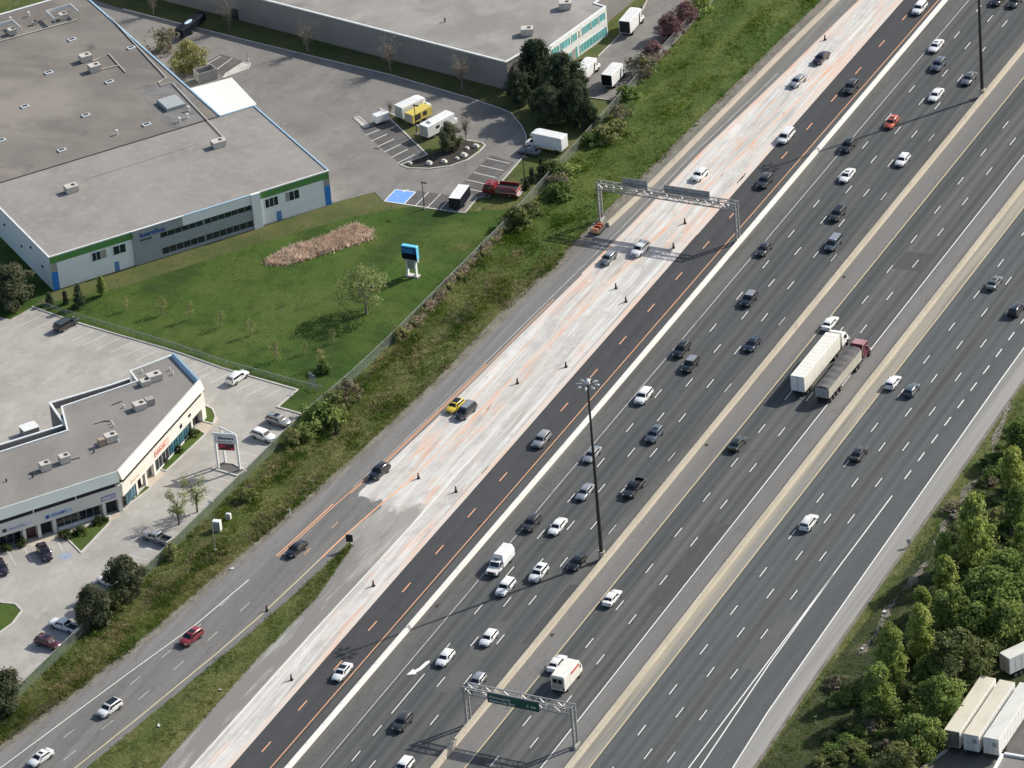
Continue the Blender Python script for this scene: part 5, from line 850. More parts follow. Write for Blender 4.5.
# trailers bottom right
RG = 'parked semi trailers beside the wood'
def dropbox(label, tail, nose, zc, L, W, z0, H, m, rear, roofm):
    t, bx = trailer(label, tail, nose, zc, L, W, z0, H, m, 'trailer', 'semi_trailer', rear, roofm, (.1, .19), False); t['group'] = RG
    b = MB()
    for k in range(1, int(L/1.22)): b.box(W/2-.05, W/2+.012, k*1.22-.03, k*1.22+.03, z0+.05, H-.08)
    b.build('side_ribs', SIL2, bx); b = MB()
    for q in (-.55, -.2, .2, .55): b.tube([(q, -.06, z0+.1), (q, -.06, H-.1)], .025, 5)
    b.build('lock_rods', GALV, bx); b = MB(); b.box(-W/2+.1, W/2-.1, -.12, -.02, .55, .72); b.build('rear_bumper', STEEL_D, bx)
    if rear is WHITE: b = MB(); b.box(.25, .95, -.05, -.036, 2.6, 3.4); b.build('door_placard', CONT, bx)
    b = MB()
    for s in (-.8, .8): b.box(s-.08, s+.08, L*.78, L*.78+.16, 0, z0)
    b.build('landing_gear', STEEL_D, t); return t
TOPR = lmat('yellowed trailer roof', (.60, .565, .465), [((.5, .46, .37), (.5, .2, 1), .45, .65, .7, 7)], .7, 0, 3, 0, .3, 'object'); TOPW = lmat('pale trailer roof', (.62, .62, .57), [((.52, .52, .48), (.5, .2, 1), .45, .65, .7, 7)], .7, 0, 3, 0, .3, 'object')
SIL = lmat('bare metal door', (.17, .16, .14), [((.3, .29, .26), (.9, .9, .9), .5, .6, .8, 7)], .5, 0, 3, .4, .4, 'object')
dropbox('parked trailer with yellowed roof and bare metal rear, leftmost of the row', (952.5, 747), (990, 691), 1.1, 15.8, 2.55, 1.15, 4.05, WHITE_T, SIL, TOPR)
dropbox('parked trailer with yellowed roof in the middle of the row', (971.5, 751), (1009, 695), 1.1, 15.8, 2.55, 1.15, 4.05, WHITE, WHITE, TOPR)
dropbox('parked trailer with pale grey roof, right end of the row', (991.5, 754.5), (1029, 698), 1.1, 16, 2.55, 1.15, 4.05, WHITE, WHITE, TOPW)
dropbox('white trailer standing crosswise behind the row of trailers', (1005, 671.5), (1040, 655), 1.1, 12, 2.5, 1.15, 4.0, WHITE, CONT, TOPW)
# container beside the canopy
a = at(206, 79, 0); t = thing('open_skip', 'open grey skip container beside the white canopy', 'skip', (a[0], a[1], 0), R(53)); b = MB()
for q in ((-2, 2, -1.3, -1.15), (-2, 2, 1.15, 1.3), (-2, -1.85, -1.15, 1.15), (1.85, 2, -1.15, 1.15)): b.box(*q, .1, 2.2)
b.build('walls', CONT, t); b = MB(); b.box(-1.84, 1.84, -1.14, 1.14, .15, .3); b.build('floor', VOID, t)
# ------------------------------------------------------------------ buildings
def fbox(name, m, par, O, A, ang, boxes, smooth=None):
    """boxes on a facade: (u0,u1,out0,out1,z0,z1) along the wall from A at angle ang, relative to building origin O"""
    a = R(ang); U = (math.cos(a), math.sin(a)); Nn = (math.sin(a), -math.cos(a)); b = MB()
    for u0, u1, o0, o1, z0, z1 in boxes: b.box(u0, u1, -o1, -o0, z0, z1)
    b.v = [(A[0]-O[0]+U[0]*x-Nn[0]*y, A[1]-O[1]+U[1]*x-Nn[1]*y, z) for x, y, z in b.v]
    return b.build(name, m, par)
def coping(par, poly, O, z, w_=.35, h=.22, m=COPE, name='coping', closed=True):
    b = MB(); n = len(poly)
    for i in range(n if closed else n-1):
        p, q = Vector((*poly[i], 0)), Vector((*poly[(i+1) % n], 0)); d = (q-p).normalized(); nn = d.cross(Vector((0, 0, 1)))*w_/2; p = p-d*w_*.45; q = q+d*w_*.45
        b.prism([((p+nn).x-O[0], (p+nn).y-O[1]), ((q+nn).x-O[0], (q+nn).y-O[1]), ((q-nn).x-O[0], (q-nn).y-O[1]), ((p-nn).x-O[0], (p-nn).y-O[1])], z, z+h+.003*(i % 3))
    return b.build(name, m, par)
def windows(par, O, A, ang, rects, glass, frame, proud=.05, mull=1.1, name='window'):
    for u0, u1, z0, z1 in rects:
        w_ = fbox(name, glass, par, O, A, ang, [(u0, u1, proud-.1, proud, z0, z1)])
        n = max(1, round((u1-u0)/mull)); bx = [(u0+(u1-u0)*k/n-.035, u0+(u1-u0)*k/n+.035, proud+.001, proud+.05, z0, z1) for k in range(n+1)]+[(u0+.04, u1-.04, proud+.001, proud+.04, z0-.06, z0), (u0+.04, u1-.04, proud+.001, proud+.04, z1, z1+.06)]
        fbox('frame', frame, w_, O, A, ang, bx)
def hvac(par, O, x, y, z, sx=1.9, sy=1.5, sz=1.2, rz=.9, m=BEIGE, fan=True):
    b = MB(); c, s = math.cos(rz), math.sin(rz); b.box(-sx/2, sx/2, -sy/2, sy/2, .15, sz, ch=.04); b.box(-sx/2+.1, sx/2-.1, -sy/2+.1, sy/2-.1, 0, .15)
    q = b.build('rooftop_unit', m, par, None, (x-O[0], y-O[1], z)); q.rotation_euler = (0, 0, rz)
    b = MB(); b.box(sx/2+.002, sx/2+.03, -sy/2+.15, sy/2-.15, .3, sz-.2); b.build('grille', STEEL_D, q)
    if fan: b = MB(); b.tube([(sx*.18, 0, sz), (sx*.18, 0, sz+.04)], .42, 12); b.build('fan', STEEL_D, q)
    return q
# --- storage building
O1 = (-96.2, 4.8); AN = 53.2; a_ = R(AN); U1 = np.array([math.cos(a_), math.sin(a_)]); V1 = np.array([-math.sin(a_), math.cos(a_)])
W1 = lambda u, v: tuple((np.array(O1)+U1*u+V1*v).tolist()); L1 = lambda u, v: (U1[0]*u+V1[0]*v, U1[1]*u+V1[1]*v)
t1 = thing('storage_building', 'large flat roofed storage building with green fascia and blue corner panels', 'building', (*O1, -.0))
f1 = [(0, 0), (16.6, 0), (16.6, -.35), (42.7, -.35), (42.7, 0), (57.2, 0), (57.2, 33), (50, 33), (50, 101), (-60, 101), (-60, 33), (0, 33)]
b = MB(); b.prism([L1(*p) for p in [(0, 0), (57.2, 0), (57.2, 33), (0, 33)]], -.3, 6.95, 0, True); b.prism([L1(*p) for p in [(-6, 33.01), (50, 33.01), (50, 101), (-60, 101), (-60, 45), (-6, 45)]], -.3, 6.95); b.build('walls', WALL_W, t1)
b = MB(); b.prism([L1(*p) for p in [(.15, .15), (57.05, .15), (57.05, 32.9), (.15, 32.9)]], 6.952, 7.0); b.build('front_roof', ROOF_B, t1)
b = MB(); b.prism([L1(*p) for p in [(-5.8, 33.15), (49.85, 33.15), (49.85, 100.8), (-59.8, 100.8), (-59.8, 45), (-5.8, 45)]], 6.952, 7.03); b.build('rear_roof', ROOF_A, t1)
b = MB(); b.prism([L1(*p) for p in [(-5.9, 32.9), (50, 32.9), (50, 33.14), (-5.9, 33.14)]], 6.96, 7.12); b.build('roof_seam', STEEL_D, t1)
b = MB(); b.prism([L1(*p) for p in [(39.2, 33.6), (47.4, 33.6), (49.4, 52), (41.5, 55.2), (40.6, 46)]], 7.03, 7.036); b.build('roof_patch', PATCH, t1)
fb = lambda name, m, bx: fbox(name, m, t1, O1, O1, AN, bx)
fb('grey_bay', WALL_G, [(16.6, 40.9, .01, .35, 1.95, 4.05), (16.6, 40.9, .01, .35, -.3, .55), (16.6, 22, .01, .35, .55, 1.95), (16.6, 22, .01, .35, 4.05, 7.12), (16.6, 26.8, .012, .352, 5.2, 7.12), (22, 40.9, .01, .2, .55, 1.95), (22, 40.9, .01, .2, 4.05, 5.2)])
fb('white_bay_band', WALL_W, [(26.8, 40.9, .01, .354, 5.2, 7.1)]); fb('white_pilaster', WALL_W, [(40.9, 42.7, .01, .6, -.3, 7.25)])
windows(t1, O1, O1, AN, [(22.1, 30.8, 4.1, 5.12), (31.1, 40.8, 4.1, 5.12), (22.1, 30.8, .62, 1.88), (31.1, 40.8, .62, 1.88)], WIN, WALL_G, .24, 1.35)
fb('green_band', GRN, [(.0, 16.6, .01, .06, 5.55, 6.9)]); fb('green_band', GRN, [(42.7, 57.2, .01, .06, 5.55, 6.9)])
fb('grey_corner_panel', CONT, [(0, 1.3, .01, .05, 3.8, 5.55)]); fb('blue_corner_panel', BLU, [(0, 1.3, .01, .055, -.2, 3.8)]); fb('grey_corner_panel', CONT, [(56.0, 57.2, .01, .05, 4.1, 5.55)]); fb('blue_corner_panel', BLU, [(56.0, 57.2, .01, .055, -.2, 4.1)])
a2 = AN+90
fbox('blue_corner_panel', BLU, t1, O1, W1(57.2, 0), a2, [(0, .8, .01, .05, -.2, 4.1)]); fbox('grey_corner_panel', CONT, t1, O1, W1(57.2, 0), a2, [(0, .8, .01, .05, 4.1, 6.9)])
windows(t1, O1, O1, AN, [(8.3, 10.0, 3.5, 5.2), (12.6, 15.1, 3.45, 5.15), (43.7, 46.4, 3.4, 5.15), (48.7, 50.8, 3.4, 5.2)], WIN, WALL_W, .06, 1.0); fb('shutter', CONT, [(10.05, 11.2, .01, .05, 3.5, 5.2), (48.0, 48.65, .01, .05, 3.4, 5.2)])
for u0, u1 in ((12.5, 13.4), (45.8, 46.8)):
    dq = fb('door', pm('blue door', (.10, .24, .48), .5), [(u0, u1, .01, .06, -.25, 1.95)]); fb('handle', GALV, [(u1-.2, u1-.12, .061, .11, .8, .95)]).parent = dq
coping(t1, [W1(*p) for p in [(16.6, 0), (0, 0), (0, 33)]], O1, 6.93, .3, .25, COPE, 'coping', False); coping(t1, [W1(*p) for p in [(42.7, 0), (57.2, 0)]], O1, 6.93, .3, .25, COPE, 'coping', False)
coping(t1, [W1(*p) for p in [(57.25, 0), (57.25, 33), (50, 33)]], O1, 6.95, .3, .22, LBLU, 'blue_coping', False); coping(t1, [W1(*p) for p in [(50.0, 33.4), (50.0, 101)]], O1, 6.96, .35, .24, LBLU, 'blue_coping', False)
coping(t1, [W1(*p) for p in [(50, 101), (-60, 101)]], O1, 6.95, .5, .3, COPE, 'coping', False); coping(t1, [W1(*p) for p in [(16.6, -.2), (27, -.2)]], O1, 7.12, .4, .12, COPE, 'coping', False); coping(t1, [W1(*p) for p in [(27.2, -.2), (42.7, -.2)]], O1, 7.1, .4, .12, LBLU, 'blue_coping', False)
fl = lambda x, y: (x, y)
for wd, sz, u, z, m, bd in (('SmartStop', 1.25, 17.9, 5.5, TXT_B, .03), ('Self Storage', .5, 18.0, 4.75, TXT_G, .01)):
    p = np.array(L1(u, 0))+np.array([math.sin(a_), -math.cos(a_)])*.40; text(wd, sz, m, t1, (p[0], p[1], z), 90, AN, 'sign_lettering', .03, 'LEFT', bd)
p = np.array(L1(21.2, 0))+np.array([math.sin(a_), -math.cos(a_)])*.38; text('^', .9, GRN, t1, (p[0], p[1], 6.0), 90, AN, 'sign_emblem', .03, 'LEFT', .03)
for u, v in [(39.8, 81.5), (30.1, 70.6), (38.3, 59.5), (48.0, 70.8), (20.4, 59.7), (28.7, 49), (36.8, 38.2), (11, 49.1), (19, 38.2)]:
    b = MB(); b.box(-.8, .8, -.55, .55, 0, .28, ch=.05); q = b.build('skylight', COPE, t1, None, (*L1(u, v), 7.03)); q.rotation_euler = (0, 0, a_); b = MB(); b.box(-.55, .6, -.35, .35, .27, .30); b.build('dome', WIN, q)
for u, v, z, sx, sy, sz in [(38.3, 71.2, 7.03, 2.3, 1.8, 1.4), (38.0, 66.0, 7.03, 2.3, 1.8, 1.4), (44.5, 21.8, 7.0, 2.6, 1.8, 1.3), (13.9, 21.7, 7.0, 2.4, 1.8, 1.3), (42.2, 91.5, 7.03, 1.6, 1.4, 1.3), (31.0, 91.5, 7.03, 1.6, 1.4, 1.2), (36.4, 92.7, 7.03, .9, .7, .8)]:
    p = W1(u, v); hvac(t1, O1, p[0], p[1], z, sx, sy, sz, a_)
b = MB(); b.box(-2, 2, -2.4, 2.4, 0, .75, ch=.1); q = b.build('roof_hatch', lmat('hatch grey', (.34, .37, .37)), t1, None, (*L1(44.3, 43.2), 7.03)); q.rotation_euler = (0, 0, a_)
def screen(u0, u1, v):
    b = MB(); 
    for q in ((u0, u1, v+.0, v+.12), (u0, u0+.12, v-4.2, v), (u1-.12, u1, v-4.2, v)): b.box(*q, 1.0, 1.7)
    for x in (u0+.06, (u0+u1)/2, u1-.06): b.box(x-.05, x+.05, v-.05, v+.05, 0, 1)
    for x in (u0+.06, u1-.06): b.box(x-.05, x+.05, v-4.2, v-4.1, 0, 1)
    b.v = [(*L1(x, y), z+7.03) for x, y, z in b.v]; b.build('equipment_screen', COPE, t1)
screen(39.6, 45, 93.8); screen(26, 32.5, 94.2)
def pipe(l, z, r=.11, m=BEIGE): b = MB(); b.tube([(*L1(u, v), z) for u, v in l], r, 5); b.build('roof_pipe', m, t1)
pipe([(50.2, 86.2), (48.2, 54.4), (46.1, 53.3), (45.9, 51.7), (48.2, 51.3), (46.6, 23)], 7.2); pipe([(27.6, 89.6), (44.3, 89.2)], 7.2); pipe([(39.3, 70), (43.2, 71), (42.6, 61.5)], 7.2); pipe([(39.2, 65.5), (42.7, 65)], 7.2); pipe([(17.7, 24.6), (40.5, 24.9)], 7.05, .06, CONT)
for u, v in ((46, 38.8), (42.6, 35.5), (44.5, 36), (37, 97), (33, 97), (30.5, 38)): b = MB(); b.tube([(*L1(u, v), 7.03), (*L1(u, v), 7.9)], .16, 7); b.tube([(*L1(u, v), 7.75), (*L1(u, v), 8.0)], .26, 7); b.build('vent_pipe', COPE, t1)
b = MB(); cp = [(50.05, 34), (59.6, 37.5), (60.5, 50.8), (50.05, 51.5)]; b.prism([L1(*p) for p in cp], 4.7, 4.95); q = b.build('canopy', CANVAS, t1); b = MB()
for u, v in ((59.2, 38), (60.1, 50.3)): x, y = L1(u, v); b.tube([(x, y, 0), (x, y, 4.7)], .15, 6)
b.build('canopy_posts', GALV, q)
for v, z in ((4, 3.2), (9, 5), (14, 3), (22, 4)):
    fbox('wall_lamp', STEEL_D, t1, O1, W1(0, v), a2+180, [(-.2, .2, .0, .25, z, z+.35)])
# --- warehouse
O2 = (-50, 103.1); P2 = [(-150, 122.0), (-50, 103.1), (-47.9, 110.7), (-44.75, 110.9), (-41.5, 130.9), (-44.2, 131.6), (-42.5, 150), (-40, 230), (-150, 240)]
t2 = thing('warehouse', 'wide grey warehouse with pale roof and a white teal glazed office front', 'building', (*O2, 0)); l2 = [(x-O2[0], y-O2[1]) for x, y in P2]
b = MB(); b.prism(l2, -.2, 6.1); b.build('walls', WALL_D, t2); b = MB(); b.prism([(x*.997+.0, y*.997+.1) for x, y in l2], 6.101, 6.16); b.build('roof', ROOF_D, t2); coping(t2, P2[:7], O2, 6.1, .4, .25, COPE, 'coping', False)
A2 = (-44.75, 110.9); an2 = math.degrees(math.atan2(20, 3.25)); Lf = math.hypot(20, 3.25)
fbox('office_front', pm('office white', (.78, .77, .72), .6), t2, O2, A2, an2, [(0, Lf, .01, .25, -.1, 6.2)])
windows(t2, O2, A2, an2, [(.6, 3.4, 3.9, 5.5), (4.0, 7.2, 3.9, 5.5), (7.8, 9.6, 3.9, 5.5), (11.6, 14.4, 3.9, 5.5), (14.8, 17.0, 3.9, 5.5), (17.5, 19.6, 3.9, 5.5), (1.0, 7.4, .4, 2.2), (10.4, 19.8, .4, 2.2)], TEAL, WALL_W, .30, 1.1)
d2 = fbox('door', CONT, t2, O2, A2, an2, [(7.7, 8.9, .251, .3, 0, 2.3)]); fbox('frame', TEAL, d2, O2, A2, an2, [(8.95, 9.5, .251, .32, 0, 2.4)])
fbox('wall_emblem', CONT, t2, O2, A2, an2, [(10.2, 10.9, .251, .3, 3.9, 4.5), (10.35, 10.75, .251, .31, 4.6, 5.3)])
for px, py in ((565, 5), (527, 31)): x, y, _ = at(px, py, 6.9); hvac(t2, O2, x, y, 6.16, 2.4, 1.8, 1.5, .4)
x, y, _ = at(445, 21, 6.3); b = MB(); b.tube([(x-O2[0], y-O2[1], 6.16), (x-O2[0], y-O2[1], 7.0)], .15, 6); b.build('vent_pipe', STEEL_D, t2)
fbox('side_door', STEEL_D, t2, O2, (-50, 103.1), 169.3, [(68, 70, -.05, .05, 0, 2.4)])
# --- strip plaza
A3 = (-45.4, -59.2); O3 = A3; aL = 52.5; aR = 92.5; cL, sL = math.cos(R(aL)), math.sin(R(aL)); R3e = (A3[0]+32*math.cos(R(aR)), A3[1]+32*math.sin(R(aR)))
Lp = lambda u, v: (A3[0]+u*cL-v*sL, A3[1]+u*sL+v*cL)
t3 = thing('shopping_plaza', 'bent single storey plaza with pale teal fascia and grey flat roof', 'building', (*A3, 0))
back = [(-56.1, -19.9), (-60.8, -27.6), (-57.8, -30.3), (-66.3, -42.3), (-61.2, -49.1), Lp(-45, 18.6)]
foot = [Lp(-45, .0), A3, R3e]+back; rel = lambda l: [(x-O3[0], y-O3[1]) for x, y in l]
b = MB(); b.prism(rel([Lp(-45, 1.0), (A3[0]-.9, A3[1]+.6), (R3e[0]-1.0, R3e[1]-.6), (-56.4, -20.3)]+back[1:]), -.1, 6.9); b.build('walls', WALL_C, t3)
b = MB(); b.prism(rel([Lp(-45, .6), (A3[0]-.5, A3[1]+.3), (R3e[0]-.5, R3e[1]-.3), (-56.2, -20.1)]+back[1:]), 6.902, 6.98); b.build('roof', ROOF_C, t3)
coping(t3, back, O3, 6.95, .3, .3, COPE, 'coping', False)
# outer loading-yard screen wall behind
scr = [Lp(-45, 21.8), (-63.0, -47.0), (-69.3, -41.3), (-62.3, -32.8), (-60.0, -29.5)]
b = MB()
for i in range(4):
    p, q = Vector((*scr[i], 0)), Vector((*scr[i+1], 0)); d = (q-p).normalized(); nn = d.cross(Vector((0, 0, 1)))*.15; e = d*.1; b.prism([(v.x-O3[0], v.y-O3[1]) for v in (p-e+nn, q+e+nn, q+e-nn, p-e-nn)], 0, 6.7+.003*i)
b.build('rear_screen_wall', WALL_D, t3); coping(t3, scr, O3, 6.7, .4, .2, COPE, 'coping', False)
b = MB(); b.prism(rel(scr+[(-57.8, -30.3), (-66.3, -42.3), (-61.2, -49.1), Lp(-45, 18.6)]), 5.3, 5.5); b.build('rear_canopy_roof', ROOF_C, t3)
def mans(A, ang, u0, u1, name='fascia', m=MANS):
    a = R(ang); U = (math.cos(a), math.sin(a)); N_ = (math.sin(a), -math.cos(a)); b = MB(); pr = [(-.9, 6.9), (-.45, 7.65), (-.1, 7.7), (.55, 5.95), (.4, 5.9), (-.5, 5.9)]
    V = [(A[0]-O3[0]+U[0]*u+N_[0]*o, A[1]-O3[1]+U[1]*u+N_[1]*o, z) for u in (u0, u1) for o, z in pr]; n = len(pr)
    b.add(V, [(k, (k+1) % n, n+(k+1) % n, n+k) for k in range(n)]+[tuple(range(n-1, -1, -1)), tuple(range(n, 2*n))]); return b.build(name, m, t3)
mans(A3, aL, -45, -.15); mans(A3, aR, .2, 32, 'fascia', pm('cream fascia', (.74, .71, .63), .6))
mans(R3e, 141.9, .1, 11.6, 'end_fascia', LBLU)
FL = lambda name, m, bx: fbox(name, m, t3, O3, A3, aL, bx); FR = lambda name, m, bx: fbox(name, m, t3, O3, A3, aR, bx)
FL('recess_shade_strip', VOID, [(-45, -1.0, -.95, .27, 5.1, 5.9)]); FR('recess_shade_strip', VOID, [(.9, 31, -.95, .27, 5.15, 5.9)])  # near-black flush strip, paints the shade of the recess below the fascia
FL('mullion', COPE, [(u-.1, u+.1, -.2, .29, 5.1, 5.9) for u in (-8.2, -16, -24, -32)])
FL('sign_band', WALL_C, [(-45, -.1, -.9, .3, 2.65, 5.1)]); FR('sign_band', WALL_C, [(.2, 32, -.9, .3, 2.65, 5.15)])
FL('corner_post', WALL_C, [(-.75, -.1, -.8, .2, -.1, 2.65)]); FR('corner_post', WALL_C, [(30.6, 32, -.9, .25, -.1, 2.65), (26.4, 27.0, -.4, .2, -.1, 2.65)])
for u in (-18.1, -15.4, -12.6, -3.4): FL('pillar', WALL_C, [(u-.28, u+.28, -.35, .25, -.1, 2.65)])
for u in (5.2, 8.6, 11.9): FR('pillar', WALL_C, [(u-.3, u+.3, -.35, .25, -.1, 2.65)])
windows(t3, O3, A3, aL, [(-45, -30, .35, 2.6), (-29, -18.5, .35, 2.6), (-11.8, -8.0, .35, 2.6), (-7.7, -3.9, .35, 2.6)], WIN, CONT, -.72, 1.3, 'shop_window'); windows(t3, O3, A3, aR, [(1.2, 4.8, .35, 2.6), (18.0, 25.6, .45, 2.6)], WIN_B, WIN, .12, 1.0, 'shop_window'); windows(t3, O3, A3, aR, [(12.4, 17.6, .35, 2.5)], VOID, COPE, .12, 1.2, 'shop_window')
for i, (u0, u1) in enumerate(((-17.6, -15.8), (-15.0, -12.9), (-3.0, -.9))): FL('shop_door', VOID if i else pm('dark red door', (.07, .02, .025), .4), [(u0, u1, -.8, -.7, 0, 2.5)])
FR('shop_door', VOID, [(5.6, 8.2, -.75, -.65, 0, 2.5)]); FR('shop_door', VOID, [(27.4, 30.4, -.75, -.65, 0, 2.5)]); FR('sill', COPE, [(12.2, 26, -.5, .2, .0, .34)]); FL('sill', COPE, [(-11.9, -3.9, -.6, -.1, 0, .33)])
def fsign(F, A, ang, u0, u1, z0, z1, m, txt, size, tm, brd=None):
    s_ = F('shop_sign', m, [(u0, u1, .301, .38, z0, z1)]); a = R(ang)
    if brd: F('border', brd, [(u0-.08, u1+.08, .30, .36, z0-.08, z0), (u0-.08, u1+.08, .30, .36, z1, z1+.08), (u0-.08, u0, .30, .36, z0, z1), (u1, u1+.08, .30, .36, z0, z1)]).parent = s_
    p = (A[0]-O3[0]+math.cos(a)*(u0+.25)+math.sin(a)*.40, A[1]-O3[1]+math.sin(a)*(u0+.25)-math.cos(a)*.40, z0+(z1-z0)*.25); text(txt, size, tm, s_, p, 90, ang, 'lettering', .01, 'LEFT', .01)
fsign(FL, A3, aL, -20.9, -16.4, 3.25, 4.0, pm('pale lilac sign', (.62, .62, .70), .5), 'Fitness Centre', .5, pm('sign pale lettering', (.3, .32, .45), .5), COPE); FL('sign_logo', STEEL_D, [(-21.9, -21.2, .301, .38, 3.3, 3.9)])
fsign(FL, A3, aL, -13.2, -9.2, 3.2, 4.1, pm('pale blue sign', (.52, .60, .72), .5), 'DYNAMIC', .62, TXT_B, COPE); FL('sign_logo', TXT_B, [(-14.0, -13.4, .301, .39, 3.25, 3.9)])
fsign(FL, A3, aL, -3.7, -1.2, 3.2, 3.9, pm('lilac sign', (.45, .42, .56), .5), 'Dental', .48, COPE, NAVY_S)
fsign(FR, A3, aR, 12.4, 17.6, 3.35, 4.3, pm('pink sign', (.74, .56, .48), .5), 'PHYSIOCARE', .62, RED_S, RED_S); fsign(FR, A3, aR, 3.4, 8.4, 3.4, 4.0, WALL_C, 'Travel & Tours', .4, pm('tan lettering', (.6, .45, .28), .5), pm('tan border', (.66, .48, .28), .5)); FR('sign_logo', VOID, [(22.2, 22.9, .301, .4, 3.4, 4.1)]); FR('sign_logo', VOID, [(25.6, 26.4, .301, .4, 3.7, 4.2)])
for px, py, sx, sy, sz, m in ((154, 377, 2.6, 1.8, 1.3, BEIGE), (145, 381.5, 1.8, 1.5, 1.0, BEIGE), (139.5, 405.5, 2.2, 1.8, 1.2, BEIGE), (149.5, 401.5, 1.6, 1.3, 1.3, CONT), (110.7, 438, 2.2, 1.7, 1.4, BEIGE), (101.5, 442.5, 1.2, 1.0, 1.4, pm('rusty unit', (.38, .28, .2), .7)), (64.5, 459, 1.9, 1.5, 1.4, BEIGE), (45, 466.5, 1.9, 1.5, 1.4, BEIGE)):
    x, y, _ = at(px, py, 7.6); hvac(t3, O3, x, y, 6.98, sx, sy, sz, .9, m, sx > 1.7)
for px, py in ((33, 477), (6.5, 481), (94, 452), (124, 407), (142, 372), (170, 370), (173, 374), (112, 423), (114, 426), (118, 441)): x, y, _ = at(px, py, 7.1); b = MB(); b.tube([(x-O3[0], y-O3[1], 6.98), (x-O3[0], y-O3[1], 7.55)], .14, 6); b.build('vent_pipe', COPE if px > 100 else STEEL_D, t3)
for l in ([(94, 424), (104, 421), (110, 421)], [(70, 460), (80, 457.5)], [(28, 474.5), (33, 473)], [(112, 405), (122, 401)]): b = MB(); b.tube([(p[0]-O3[0], p[1]-O3[1], 7.06) for p in (at(*q, 7.06) for q in l)], .08, 5); b.build('roof_pipe', STEEL_D, t3)
# dumpster behind plaza
x, y, _ = at(29.5, 430, .8); t = thing('bin_enclosure', 'white topped bin enclosure behind the plaza wall', 'bin', (x, y, 0), R(54)); b = MB(); b.box(-1.4, 1.4, -1.2, 1.2, 0, 1.5); b.build('walls', CONT, t); b = MB(); b.box(-1.5, 1.5, -1.3, 1.3, 1.501, 1.6); b.build('lid', COPE, t)
# --- corner roof bottom right
O4 = (121.8, -79.3); t4 = thing('depot_building', 'corner of a flat roofed building with white parapet at the bottom right', 'building', (*O4, 0))
c4 = pts([(1001, 755), (975, 800), (1060, 830), (1120, 772)], 0.0)
z4 = 4.0; c4 = [at(x, y, z4)[:2] for x, y in ((1003, 753.5), (978, 800), (1075, 830), (1110, 772))]
b = MB(); b.prism([(x-O4[0], y-O4[1]) for x, y in c4], 0, z4-.3); b.build('walls', WALL_C, t4); b = MB(); b.prism([(x-O4[0], y-O4[1]) for x, y in c4], z4-.299, z4-.2); b.build('roof', ROOF_C, t4); coping(t4, c4, O4, z4-.31, .45, .5, COPE, 'parapet', True)
# --- lawn sign
x, y, _ = at(412.5, 276); t = thing('lawn_sign', 'blue and black monument sign on the lawn', 'sign', (x, y, 0), R(0)); 
b = MB(); b.box(-1.55, 1.55, -.45, .45, 3.75, 6.4, ch=.05); hd = b.build('sign_box', CYAN, t); b = MB(); b.box(-1.5, 1.5, -.50, -.452, 4.9, 6.2); b.build('name_panel', NAVY_S, hd); b = MB(); b.box(-1.5, 1.5, -.50, -.452, 3.75, 4.898); b.build('message_panel', BLACK_S, hd); text('SmartStop', .5, CYAN, hd, (-1.3, -.52, 5.5)); text('SELF STORAGE', .28, CYAN, hd, (-1.1, -.52, 5.1))
b = MB(); b.box(-1.3, 1.3, -.35, .35, 3.35, 3.74); b.build('neck', CONT, t); b = MB(); b.box(-.95, -.7, -.3, .3, .2, 3.35); b.box(.7, 1.0, -.35, .35, .2, 3.35); b.build('posts', COPE, t); b = MB(); b.box(-.7, .7, -.1, .1, 1.5, 3.3); b.build('address_panel', CONT, t); b = MB(); b.box(-1.3, 1.4, -.6, .6, 0, .25, ch=.05); b.build('base', KERB, t); b = MB(); b.box(1.15, 1.45, -.1, .3, 3.0, 3.8); b.build('junction_box', COPE, t)
# --- three post pylon sign
pa, pb, pc = [at(*q)[:2] for q in ((218.6, 468.5), (225.4, 463), (240, 470))]; ox, oy = pa
t = thing('pylon_sign', 'tall white three post plaza sign with red lit panel', 'sign', (ox, oy, 0)); H = 7.0
for q in (pa, pb, pc): b = MB(); b.box(q[0]-ox-.17, q[0]-ox+.17, q[1]-oy-.17, q[1]-oy+.17, .1, H); b.build('post', WHITE, t)
b = MB(); 
for p, q in ((pa, pc), (pb, pc)): 
    p = Vector((p[0]-ox, p[1]-oy, H)); q = Vector((q[0]-ox, q[1]-oy, H)); b.tube([p-(q-p)*.12, q], .2, 6)
b.build('cap_beam', WHITE, t)
pan = Vector((pc[0]-ox, pc[1]-oy, 0)); L = pan.length; an = math.degrees(math.atan2(pan.y, pan.x))
fbox('name_panel', WHITE, t, (0, 0), (0, 0), an, [(.2, L-.2, -.05, .12, 5.2, 6.8)]); q = fbox('name_panel_border', CONT, t, (0, 0), (0, 0), an, [(.5, L-.3, .121, .14, 5.15, 5.3)]); fbox('message_screen', led, t, (0, 0), (0, 0), an, [(.5, L-.5, -.05, .15, 3.9, 5.1)])
nx, ny = math.sin(R(an)), -math.cos(R(an)); text('Ellesmere', .72, TXT_G, t, (math.cos(R(an))*.6+nx*.16, math.sin(R(an))*.6+ny*.16, 6.05), 90, an, 'lettering', .01, 'LEFT', .02); text('Business Centre', .40, TXT_G, t, (math.cos(R(an))*.5+nx*.16, math.sin(R(an))*.5+ny*.16, 5.5), 90, an, 'lettering', .01)
isp = pts([(213, 469), (222, 463), (233, 464), (246, 471), (237, 476)]); kerb('kerb', isp, .35, .2, KERB, True); sheet('sign_island', isp, .02, LOT3)
x, y, _ = at(313.5, 390); t = thing('frame_sign', 'thin grey frame sign at the lawn corner', 'sign', (x, y, 0), R(-30)); b = MB()
for k in range(4): b.box(-1+.6*k, -.86+.6*k, -.05, .05, 0 if k in (0, 3) else .9, 3.2)
